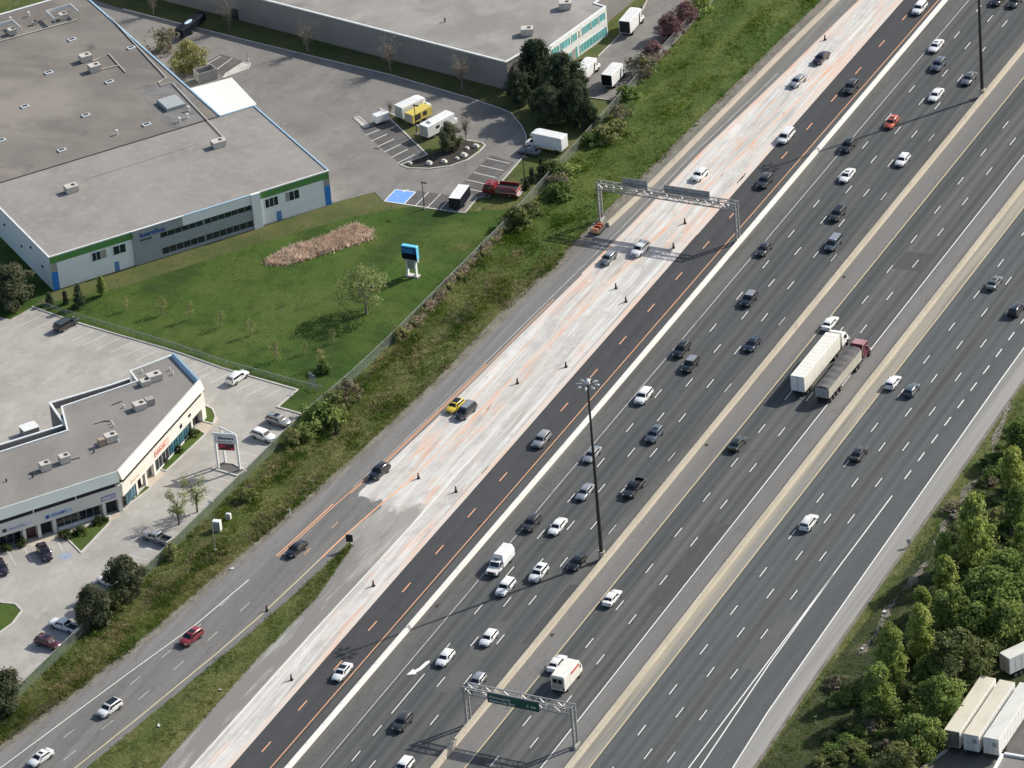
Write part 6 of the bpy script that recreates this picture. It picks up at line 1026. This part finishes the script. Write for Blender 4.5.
b.build('slats', pm('slat grey', (.26, .28, .33), .5), t); b = MB(); b.box(-1, .94, -.04, .04, 3.2, 3.3); b.box(-1, .94, -.04, .04, .8, .9); b.build('rails', GALV, t)

# ------------------------------------------------------------------ plants
G1 = [leaf('leaf lime', (.36, .425, .125), .5), leaf('leaf lime mid', (.265, .335, .09), .5), leaf('leaf lime pale', (.45, .50, .185), .5)]
G2 = [leaf('leaf green', (.19, .26, .08), .47), leaf('leaf green deep', (.13, .19, .055), .47), leaf('leaf green light', (.27, .345, .115), .47)]
G3 = [leaf('leaf olive', (.225, .25, .10), .45), leaf('leaf olive dark', (.165, .19, .07), .45), leaf('leaf olive pale', (.30, .32, .15), .45)]
G4 = [leaf('needle dark', (.07, .095, .058), .38), leaf('needle mid', (.105, .13, .076), .38), leaf('needle deep', (.05, .068, .042), .38)]
G5 = [leaf('leaf purple', (.31, .18, .19), .45), leaf('leaf purple dark', (.22, .125, .135), .45), leaf('leaf purple pale', (.42, .28, .28), .45)]
G10 = [leaf('hedge leaf', (.06, .085, .032), .35), leaf('hedge leaf deep', (.042, .06, .024), .35), leaf('hedge leaf light', (.09, .115, .045), .35)]
G9 = [leaf('spring leaf', (.24, .29, .115), .45), leaf('spring leaf dark', (.175, .215, .08), .45), leaf('spring leaf pale', (.32, .36, .17), .45)]
G6 = [leaf('leaf yellow green', (.32, .31, .11), .42), leaf('leaf straw', (.26, .26, .11), .42), leaf('leaf yellow pale', (.40, .38, .17), .42)]
G7 = [leaf('twig brown', (.24, .20, .145), .3), leaf('twig grey', (.29, .255, .21), .3), leaf('bud green', (.19, .20, .085), .3)]
G8 = [leaf('pine dark green', (.135, .155, .085), .42), leaf('pine brown green', (.19, .19, .115), .42), leaf('pine deep', (.09, .108, .06), .42)]
REED = [leaf('reed tan', (.54, .44, .33), .5), leaf('reed brown', (.40, .315, .23), .5), leaf('reed pale', (.64, .55, .44), .5)]
BL = [leaf('grass blade', (.135, .18, .032), .45), leaf('grass blade olive', (.19, .185, .06), .45), leaf('grass blade straw', (.38, .32, .18), .4), leaf('grass blade deep', (.07, .135, .018), .45)]
def quads(P, size, rg, aspect=.6, N=None, k=1.1):
    n = len(P); q = rg.normal(size=(n, 3))*.62
    if N is not None: q += N*k
    q /= np.linalg.norm(q, axis=1)[:, None]; a = np.cross(q, rg.normal(size=(n, 3))); a /= np.linalg.norm(a, axis=1)[:, None]+1e-9; b = np.cross(q, a)
    s = size*rg.uniform(.6, 1.35, n)[:, None]; a = a*s/2; b = b*s*aspect/2
    V = np.stack([P-a, P+b*1.0, P+a, P-b*1.0], 1).reshape(-1, 3); return V
def crown(name, seed, h, r, z0, shape, ncl, per, clr, leafs, mats, flat=1.0):
    rg = np.random.default_rng(seed); t = rg.uniform(0, 1, ncl)**.85
    env = {'broad': np.clip(np.sin(np.pi*np.clip(t*.86+.12, 0, 1)), .12, 1)**.6, 'column': np.clip(np.sin(np.pi*np.clip(t*.85+.1, 0, 1)), .1, 1)**.8*(1-.25*t), 'cone': (1-t)*.97+.05, 'dome': np.sqrt(np.clip(1-t**2, .03, 1)), 'vase': (.3+.8*t)*np.where(t > .85, .75, 1)}[shape]
    ph = rg.uniform(0, 2*np.pi, ncl); rad = r*env*np.sqrt(rg.uniform(.12, 1, ncl)); lob = 1+.22*np.sin(3*ph+seed)+.12*np.sin(5*ph+t*9)
    C = np.stack([np.cos(ph)*rad*lob, np.sin(ph)*rad*lob, z0+(h-z0-clr*.4)*t], 1)
    cr = clr*rg.uniform(.6, 1.3, ncl); n = ncl*per; idx = np.repeat(np.arange(ncl), per)
    d = rg.normal(size=(n, 3)); d /= np.linalg.norm(d, axis=1)[:, None]; d *= (rg.uniform(.15, 1, n)**.45)[:, None]; d[:, 2] *= flat
    P = C[idx]+d*cr[idx][:, None]; P[:, 2] = np.maximum(P[:, 2], .08)
    Nn = d/np.maximum(np.linalg.norm(d, axis=1), .01)[:, None]*.75+np.stack([np.cos(ph)*.35, np.sin(ph)*.35, np.full(ncl, .35)], 1)[idx]
    V = quads(P, leafs, rg, .65, Nn); F = np.arange(4*n).reshape(n, 4); mi = rg.choice(3, ncl, p=[.5, .3, .2])[idx]; sw = rg.uniform(size=n) < .2; mi = np.where(sw, rg.integers(0, 3, n), mi)
    me = raw_mesh(name, V, F, mi)
    for m in mats: me.materials.append(m)
    return me, C
def trunk(name, seed, h, r, C, nb=9, m=WOOD, twigs=0):
    rg = random.Random(seed); b = MB(); top = h*.8; j = lambda s: rg.uniform(-s, s)
    sp = [(0, 0, -.05), (j(.08), j(.08), h*.2), (j(.2), j(.2), h*.5), (j(.25), j(.25), top)]; b.tube(sp, [r*1.25, r, r*.65, r*.2], 7)
    for c in sorted(C.tolist(), key=lambda q: rg.random())[:nb]:
        zb = max(h*.12, min(c[2]*.6, h*.6)); st = Vector((sp[1][0]*.5, sp[1][1]*.5, zb)); e = Vector(c); mid = st.lerp(e, .5)+Vector((j(.15), j(.15), .12*h*.2)); b.tube([st, mid, e], [r*.4, r*.25, r*.08], 5)
        for _ in range(twigs): q = mid.lerp(e, rg.random())
        for _ in range(twigs):
            q = st.lerp(e, rg.uniform(.35, 1)); d = Vector((j(1), j(1), rg.uniform(.2, 1.2))).normalized()*h*rg.uniform(.06, .16); b.tube([q, q+d*.5+Vector((j(.1), j(.1), 0)), q+d], [r*.14, r*.09, r*.04], 4)
    return b.mesh(name, 60)
PROTO = {}
def proto(key, seed, h, r, z0, shape, ncl, per, clr, leafs, mats, nb=8, m=WOOD, tr=None, flat=1.0, twigs=0):
    cr, C = crown(key+'_crown', seed, h, r, z0, shape, ncl, per, clr, leafs, mats, flat); PROTO[key] = (cr, trunk(key+'_trunk', seed, h, tr or h*.02, C, nb, m, twigs), m, h, mats)
for i in range(3):
    proto('poplar%d' % i, 10+i, 9, 2.2, .5, 'column', 95, 60, .78, .40, G1, 8); proto('leafy%d' % i, 20+i, 7.5, 3.0, .7, 'broad', 105, 60, .85, .42, G2, 9); proto('willow%d' % i, 25+i, 7, 3.2, .6, 'broad', 110, 54, .8, .36, G3, 9)
    proto('shrub%d' % i, 40+i, 1.8, 1.5, .1, 'dome', 30, 44, .5, .28, G2, 4, WOOD, .05); proto('olive%d' % i, 45+i, 2.2, 1.6, .1, 'dome', 30, 44, .5, .28, G3, 5, WOOD, .05); proto('brush%d' % i, 48+i, 2.0, 1.4, .1, 'dome', 24, 40, .5, .24, G7, 9, WOOD_P, .05, 1, 3)
    proto('bare%d' % i, 50+i, 7.0, 2.9, 2.0, 'vase', 60, 10, .8, .2, G7, 40, WOOD_P, .14, 1, 6); proto('sapling%d' % i, 55+i, 2.8, .7, .5, 'broad', 14, 16, .35, .17, G6, 8, WOOD_P, .05, 1, 2)
    proto('pine%d' % i, 60+i, 6.5, 2.9, .4, 'broad', 120, 84, .85, .36, G8, 8); proto('fir%d' % i, 65+i, 11, 4.2, .3, 'broad', 190, 84, 1.05, .44, G4, 10)
    proto('hedge%d' % i, 140+i, 1.8, 1.5, .05, 'dome', 34, 48, .45, .24, G10, 4, WOOD, .05)
    proto('purple%d' % i, 70+i, 4.6, 2.4, .5, 'broad', 80, 56, .7, .30, G5, 9)
    proto('spire%d' % i, 75+i, 3.2, .9, .1, 'cone', 40, 50, .42, .24, G4, 4)
    proto('spring%d' % i, 80+i, 7.2, 3.4, 1.7, 'broad', 84, 38, .8, .27, G9, 24, WOOD_P, .18, 1, 3); proto('thin%d' % i, 85+i, 6.2, 2.1, 1.4, 'vase', 36, 34, .62, .24, G9, 16, WOOD, .13, 1, 4); proto('gold%d' % i, 90+i, 5.2, 2.6, .4, 'broad', 90, 56, .75, .30, G6, 9)
def plant(key, label, cat, name, px, py, h, group=None, zf=.5, wid=1.0, rz=None, seed=None):
    """px,py is the picture position of the middle of the plant (height fraction zf)"""
    cr, tk, wm, ph, mats = PROTO[key]; x, y, _ = at(px, py, h*zf); rg = random.Random(px*7+py); t = thing(name, label, cat, (x, y, 0), rg.uniform(0, 6.28) if rz is None else rz, group); s = h/ph; t.scale = (s*wid, s*wid, s)
    put('crown' if cat == 'tree' else 'foliage', cr, mats, t); put('trunk' if cat == 'tree' else 'stem', tk, wm, t); return t
WG = 'trees of the wood on the right'
for i, (k, px, py, h, wd, l) in enumerate([
 ('poplar0', 1013, 470, 9, 1, 'lime green tree at the right edge, topmost of the wood'), ('poplar1', 1018, 508, 9, 1.1, 'lime green tree at the right edge just below the topmost one'), ('poplar2', 975, 532, 14, .82, 'tallest lime green tree standing beside the stony ditch'),
 ('poplar0', 944, 553, 7.5, 1, 'small lime tree left of the tallest one'), ('poplar1', 946, 582, 9.5, 1, 'lime tree directly below the small one by the ditch'), ('poplar2', 922, 606, 7, 1, 'low lime tree at the ditch bend'), ('leafy0', 953, 612, 9, 1, 'green tree between the lime trees and the big dark mass'),
 ('poplar0', 921, 634, 11, .9, 'lime tree left of centre in the wood with tall oval crown'), ('poplar1', 891, 655, 11.5, .95, 'tall lime tree nearest the shoulder in the lower wood'), ('poplar2', 879, 692, 9.5, 1.15, 'broad lime tree lowest beside the ditch'), ('willow0', 957, 660, 10, 1.1, 'wide olive tree left of the crosswise trailer'),
 ('leafy1', 940, 703, 8.5, 1.1, 'fresh green tree touching the leftmost parked trailer'), ('leafy2', 920, 740, 8, 1.1, 'fresh green tree by the yard kerb'), ('willow1', 901, 760, 6, 1.2, 'olive shrub tree cut by the bottom edge'), ('leafy0', 990, 598, 10, 1.3, 'big dark green tree above the trailers'), ('leafy1', 1012, 628, 9, 1.1, 'dark green tree at the right edge above the crosswise trailer'),
 ('leafy2', 977, 626, 8, 1.1, 'dark green tree between the big one and the olive one'), ('leafy0', 1008, 575, 8.5, 1.2, 'green tree at the right edge below the pair of lime trees'), ('poplar0', 1022, 545, 8, 1.0, 'lime tree cut by the right edge, mid wood'), ('leafy1', 932, 672, 6.5, 1.1, 'shaded green tree in the gap beside the olive one'), ('leafy2', 1020, 440, 7, 1, 'green tree at the right edge above all others')]):
    plant(k, l, 'tree', {'p': 'poplar_tree', 'l': 'broadleaf_tree', 'w': 'willow_tree'}[k[0]], px, py, h, WG, .5, wd)
for i in range(200):
    rg = random.Random(900+i); f = rg.random(); ex, ey = 1008-.46*(f*360), 405+f*360; d = rg.uniform(14, 130)*rg.uniform(.4, 1)-(40 if f > .72 else 0); px, py = ex+d, ey
    if px > 1035 or (px > 925 and py > 690) or (py > 762): continue
    k = rg.choice(['shrub0', 'shrub1', 'shrub2', 'olive0', 'shrub0', 'olive1', 'brush2', 'olive2']); plant(k, 'low bush in the undergrowth between the trees of the wood', 'bush', 'undergrowth_bush', px, py, rg.uniform(.7, 1.9), 'undergrowth bushes of the wood', .4, rg.uniform(1.0, 1.9))
plant('brush0', 'pale fallen brush heap crossing the ditch', 'bush', 'dead_bush', 951, 509, 1.6, None, .4, 2.2); plant('brush2', 'pale dead brush on the lower right verge', 'bush', 'dead_bush', 836, 682, 1.8, None, .4, 1.6)
for k, px, py, h, wd, l, nm in [
 ('spring0', 364, 291, 9.4, 1.05, 'lone spring green tree in the middle of the lawn', 'lawn_tree'), ('pine0', 124, 577, 7.2, .9, 'dark pine behind the thin trees, upper of two by the fence', 'pine_tree'), ('pine1', 93, 606, 7.2, .9, 'dark pine beside the white pickup', 'pine_tree'), ('pine2', 1, 692, 7.5, 1.0, 'dark pine cut by the left edge at the fence', 'pine_tree'),
 ('pine1', 10, 286, 7.5, 1.25, 'dark bushy pine at the left edge below the storage building', 'pine_tree'), ('thin0', 195, 494, 7.2, .95, 'thin half bare tree nearest the pylon sign', 'young_tree'), ('thin1', 177, 508, 6.6, 1.05, 'thin pale leafed tree behind the silver pickup', 'young_tree'),
 ('gold0', 188, 57, 6.2, 1.1, 'yellow green tree at the storage building corner', 'broadleaf_tree'), ('brush1', 163, 40, 5, .9, 'brownish shrub tree behind the yellow green one', 'small_tree'), ('pine0', 449.5, 137, 5.6, .8, 'dark round tree on the kerbed island', 'pine_tree'), ('bare0', 465, 128, 6.0, .7, 'bare thin tree on the island tip', 'bare_tree'),
 ('bare1', 306, 36, 7.0, 1, 'bare tree by the warehouse wall, left of the middle one', 'bare_tree'), ('bare2', 389, 54, 7.4, 1, 'bare tree by the warehouse wall, middle of three', 'bare_tree'), ('bare0', 461, 72, 7.4, 1, 'bare tree by the warehouse wall nearest the dark evergreens', 'bare_tree'), ('bare1', 228, 14, 7.0, .9, 'bare tree by the wall above the black trailer', 'bare_tree'), ('bare2', 152, 0, 6.5, .9, 'bare tree at the top edge by the warehouse', 'bare_tree'), ('bare0', 390, 108, 4.0, .7, 'small bare tree behind the box truck on the island', 'bare_tree'),
 ('purple0', 685, 13, 4.6, 1.05, 'purple leafed tree nearest the top edge', 'purple_tree'), ('purple1', 669, 27, 4.9, 1.05, 'large purple leafed tree, second from the top', 'purple_tree'), ('purple2', 653, 51, 3.8, 1.1, 'small purple tree by the fence', 'purple_tree'), ('brush0', 640, 65, 4.2, 1.25, 'greyish purple bare shrub beside the lowest box truck', 'bare_shrub'),
 ('fir0', 536, 66, 11, .85, 'dark evergreen nearest the warehouse corner', 'evergreen_tree'), ('fir1', 561, 82, 12, .95, 'large dark evergreen in the middle of the clump', 'evergreen_tree'), ('fir2', 577, 103, 9, .95, 'dark evergreen lowest in the clump', 'evergreen_tree'), ('fir1', 548, 105, 8, 1, 'dark evergreen beside the large white box truck', 'evergreen_tree'), ('fir0', 519, 88, 7, .9, 'dark evergreen at the left end of the clump', 'evergreen_tree'), ('bare2', 527, 82, 5, .9, 'brownish bare crown among the evergreens', 'bare_tree'), ('fir2', 590, 118, 5, 1, 'small evergreen at the lower right of the clump', 'evergreen_tree'),
 ('spire0', 65, 298, 2.6, 1, 'small dark conifer behind the black minivan, left', 'conifer'), ('spire1', 78.5, 296, 4.6, .9, 'pointed dark conifer behind the black minivan', 'conifer'), ('spire2', 49, 298, 2.6, 1.2, 'rusty brown conifer at the building corner', 'conifer'), ('poplar0', 101, 286, 4.0, .9, 'small bright tree on the lawn near the blue door', 'young_tree'), ('spire1', 542, 166, 3.2, 1.2, 'dark conifer beside the slate sedan', 'conifer'), ('spire0', 532, 176, 3.0, 1.0, 'narrow conifer beside the fire truck', 'conifer'), ('spire2', 526, 184, 2.2, 1.2, 'low conifer at the back of the fire truck', 'conifer')]:
    plant(k, l, 'tree' if 'shrub' not in nm else 'shrub', nm, px, py, h, None, .5, wd)
for px, py, h, l in ((126, 303, 3, 'thin sapling on the lawn nearest the small bright tree'), (161, 305, 3.8, 'thin sapling on the lawn, second from the left'), (189, 310, 3.8, 'thin sapling on the lawn, third from the left'), (220, 319, 3.6, 'thin sapling on the lawn, fourth from the left'), (250, 327, 3.4, 'thin sapling on the lawn, fifth from the left'), (276, 349, 4.6, 'tall pale sapling on the lower lawn'), (304, 348, 2.6, 'small bare sapling right of the tall pale one'), (333, 336, 3, 'bare sapling under the lone lawn tree'), (321, 358, 4, 'sapling above a dark bush on the lower lawn')):
    plant('sapling%d' % (int(px) % 3), l, 'tree', 'sapling', px, py, h, 'saplings on the lawn')
BG = 'bushes along the fence'
for k, px, py, h, wd, l in [('shrub0', 322, 366, 2.4, .7, 'dark bush at the foot of a sapling on the lower lawn'), ('olive0', 400, 333, 2.2, 1.2, 'rounded brown bush at the lawn end of the fence'), ('olive1', 517, 217, 3.8, 1.1, 'tall olive bush where the fence meets the car park'), ('olive2', 531, 210, 3.0, 1.1, 'pale green bush right of the tall olive one'), ('shrub1', 566, 172, 2.8, 1.2, 'rounded green bush below the slate sedan'), ('olive0', 553, 168, 3.2, 1.1, 'grey green bush between conifer and verge'), ('brush0', 560, 180, 3.0, 1.1, 'grey leafless bush on the verge'), ('shrub2', 560, 190, 2.6, 1.3, 'low green bush on the upper verge'), ('olive1', 604, 133, 3.2, 1.3, 'olive bush on the verge above the gantry'), ('olive2', 617, 126, 2.5, 1.2, 'small olive bush right of its larger neighbour above the gantry'), ('brush1', 618, 112, 2.6, 1.2, 'grey brush at the lowest box truck corner'), ('shrub0', 627, 91, 2.6, 1, 'dark green bush by the lot fence bend'), ('shrub1', 590, 139, 2.2, 1.2, 'low bush beside the large box truck rear'),
 ('shrub0', 318, 412, 4, 1.0, 'dark green bush cluster at the fence corner, left'), ('olive1', 335, 402, 4.2, 1.0, 'olive bush cluster at the fence corner, right'), ('brush2', 348, 389, 3.4, 1.0, 'brown brush at the fence corner'), ('shrub2', 331, 416, 3, 1.2, 'low green bush below the fence corner cluster'), ('olive2', 292, 437, 2.6, 1.1, 'olive bush behind the white crossover'), ('shrub1', 303, 431, 2.4, 1.0, 'dark bush behind the silver SUV'), ('spire0', 336, 427, 2.6, .8, 'narrow dark bush on the verge'), ('olive0', 247, 494, 2.2, 1.0, 'dark bush along the fence near the utility boxes'), ('olive1', 170, 551, 2.6, .9, 'yellowish bush behind the silver pickup'), ('olive2', 113, 598, 3, 1.0, 'yellow green bush right of the lower dark pine'), ('shrub1', 700, 3, 3, 1.3, 'dark green bush at the top edge beside the verge')]:
    plant(k, l, 'bush', 'bush', px, py, h, BG, .5, wd)
for i in range(26):
    f = i/25; px, py = 503-95*f, 232+98*f
    rg = random.Random(i); k = ('brush%d' if i % 3 else 'olive%d') % (i % 3); cr, tk, wm, ph, mats = PROTO[k]; x, y, _ = at(px+rg.uniform(-2, 2), py+rg.uniform(-1.5, 1.5)); t = thing('dry_bush', 'dry brown brush growing through the lawn fence', 'bush', (x, y, 0), 0, 'dry brush along the lawn fence'); q = rg.uniform(.5, 1.0); t.scale = (q*.8, q*1.9, q*rg.uniform(.7, 1.15)); put('foliage', cr, mats, t); put('stem', tk, wm, t)
for i, (px, py, h, l) in enumerate([(192, 433, 1.5, 'clipped bush at the far end of the right plaza bed'), (177, 449, 1.3, 'small clipped bush in the middle of the plaza bed'), (160, 460, 1.6, 'clipped bush at the near end of the right plaza bed'), (126, 497, 1.6, 'clipped bush at the plaza corner bed'), (99, 520, 1.6, 'clipped bush right in the lawn bed under the blue sign'), (80, 531, 1.6, 'clipped bush in the middle of the bed under the blue sign'), (66, 534, 1.6, 'clipped bush by the plaza pillar'), (22, 542, 1.5, 'clipped bush before the plaza window left'), (6, 548, 1.5, 'clipped bush at the left picture edge by the plaza'), (184, 437, 1.2, 'low clipped bush beside the far one in the right plaza bed')]):
    plant('hedge%d' % (i % 3), l, 'bush', 'clipped_bush', px, py, h*.8, 'clipped bushes before the plaza', .4, 1.25)
for i, (px, py) in enumerate(((429, 163), (457, 158), (464, 155), (467, 148), (410, 163), (444, 161), (476, 146))):
    x, y, _ = at(px, py, .2); b = MB(); rg = random.Random(i); s = rg.uniform(.45, .75); b.add([(s*a*rg.uniform(.7, 1.1), s*c*rg.uniform(.7, 1.1), d*s) for a, c, d in ((-1, -.7, 0), (1, -.7, 0), (1, .7, 0), (-1, .7, 0), (-.6, -.4, .8), (.5, -.5, .9), (.6, .4, .75), (-.5, .5, .8))], [(4, 5, 6, 7), (0, 1, 5, 4), (1, 2, 6, 5), (2, 3, 7, 6), (3, 0, 4, 7)])
    tag(b.build('boulder', STONE, None, None, (x, y, .05)), 'white boulder in the mulch of the kerbed island', 'boulder', 'white boulders on the island')
# grass, reeds
def blades(name, XY, hmin, hmax, wd, mats, seed, per=5, spread=.22, zb=0.0, weights=None, noise=True, lean=.5):
    rg = np.random.default_rng(seed); n = len(XY); idx = np.repeat(np.arange(n), per); m = n*per
    base = np.zeros((m, 3)); base[:, :2] = XY[idx]+rg.normal(size=(m, 2))*spread; base[:, 2] = zb
    hh = rg.uniform(hmin, hmax, n)*(.75+.5*np.sin(XY[:, 0]*.7+2*np.sin(XY[:, 1]*.23))*np.cos(XY[:, 1]*.31+XY[:, 0]*.2)); hh = np.clip(hh, hmin*.5, None)[idx]*rg.uniform(.6, 1.2, m)
    a = rg.uniform(0, 2*np.pi, m); d = np.stack([np.cos(a), np.sin(a), np.zeros(m)], 1)*wd/2; tip = base.copy(); tip[:, 2] += hh; tip[:, :2] += rg.normal(size=(m, 2))*(hh*lean)[:, None]
    V = np.stack([base-d, base+d, tip], 1).reshape(-1, 3); F = np.arange(3*m).reshape(m, 3)
    reg = (np.sin(XY[:, 0]*.35+1.3*np.sin(XY[:, 1]*.11+seed))+np.sin(XY[:, 1]*.17+XY[:, 0]*.05+seed*2)+rg.normal(size=n)*.7); q = np.argsort(np.argsort(reg))/n
    cw = np.cumsum(weights); mi = np.searchsorted(cw/cw[-1], q).clip(0, len(mats)-1)[idx]
    me = raw_mesh(name, V, F, mi); o = put(name, me, mats); o['kind'] = 'stuff'; return o
def scatter_between(l, r, y0, y1, n, seed):
    rg = np.random.default_rng(seed); Y = rg.uniform(y0, y1, n); f = rg.uniform(0, 1, n); return np.array([(lin(l, y)+(lin(r, y)-lin(l, y))*k, y) for y, k in zip(Y, f)])
def inside(poly, P):
    c = np.zeros(len(P), bool); n = len(poly)
    for i in range(n):
        (x0, y0), (x1, y1) = poly[i], poly[(i+1) % n]; k = ((y0 > P[:, 1]) != (y1 > P[:, 1])); k &= P[:, 0] < (x1-x0)*(P[:, 1]-y0)/((y1-y0) or 1e-9)+x0; c ^= k
    return c
def scatter_poly(poly, n, seed):
    rg = np.random.default_rng(seed); A = np.array(poly); P = rg.uniform(A.min(0), A.max(0), (n*4, 2)); return P[inside(poly, P)][:n]
VL, VR = off(FENCE, .3), [(x-(2.6 if y > 50 else 1.4), y) for x, y in SHL]
blades('rough_grass', scatter_between(VL, VR, -135, 42, 15000, 1), .18, .5, .11, BL, 1, 5, .25, -.03, [3.0, 3.4, 2.0, 2.2])
blades('rough_grass', scatter_between(VL, VR, 38, 185, 9000, 2), .15, .42, .11, BL, 2, 5, .25, -.03, [4, 2, .8, 4])
blades('rough_grass', scatter_between([(-12.6, -129.5), (-7.9, -98), (-4.4, -70.2), (-3.0, -57)], [(-1.4, -129), (-1.5, -93), (-.7, -73.4), (-2.6, -57)], -128, -57, 2600, 3), .15, .4, .11, BL, 3, 5, .25, 0, [4, 3, 1, 3])
blades('rough_grass', scatter_between([(87.2, -110), (86.6, 60)], [(112, -110), (112, 60)], -100, 50, 9000, 4), .2, .55, .12, BL, 4, 5, .28, -.03, [3, 1.5, 1.2, 5])
SCRUB = leaf('dry scrub', (.24, .215, .16), .35)
def clumps(P, seed, thr):
    n = len(P); rg = np.random.default_rng(seed); q = np.sin(P[:, 0]*.9+seed)+np.sin(P[:, 1]*.43+P[:, 0]*.3)+np.sin(P[:, 1]*.17-P[:, 0]*.5+seed*3)+rg.normal(size=n)*.5; return P[q > thr]
blades('weed_clumps', clumps(scatter_between(VL, VR, -135, 60, 9000, 11), 11, 1.0), .4, .8, .22, [BL[3], BL[0]], 11, 6, .4, -.03, [2, 1], True, .6)
blades('dry_weed_clumps', clumps(scatter_between(VL, VR, -135, 45, 9000, 12), 13, .75), .3, .6, .16, [BL[2], SCRUB], 12, 6, .4, -.03, [2, 1], True, .7)
blades('weed_clumps', clumps(scatter_between(VL, VR, 40, 185, 6000, 14), 15, 1.1), .3, .6, .2, [BL[3], BL[0]], 14, 6, .4, -.03, [2, 1], True, .6)
lawn_p = [(-98, -5), (-86, -3.5), (-64, -7.3), (-52, -10), (-36, -13), (-28.5, -8), (-27, 40), (-27, 52), (-38, 53), (-53, 53), (-60, 48), (-84, 18), (-95, 3)]
blades('lawn_grass', scatter_poly(lawn_p, 7000, 5), .06, .16, .12, [BL[3], BL[0]], 5, 4, .3, 0, [4, 1])
rp = pts([(264, 263), (280, 250), (308, 241), (332, 233), (357, 224), (371, 229), (372, 237), (352, 243), (324, 252), (288, 263), (270, 263)], .3)
blades('reed_bed', scatter_poly(rp, 1900, 6), .6, 1.05, .2, REED, 6, 7, .45, 0, [2, 1.2, 1.2], True, .4)
sheet('reed_soil', rp, .012, dk)
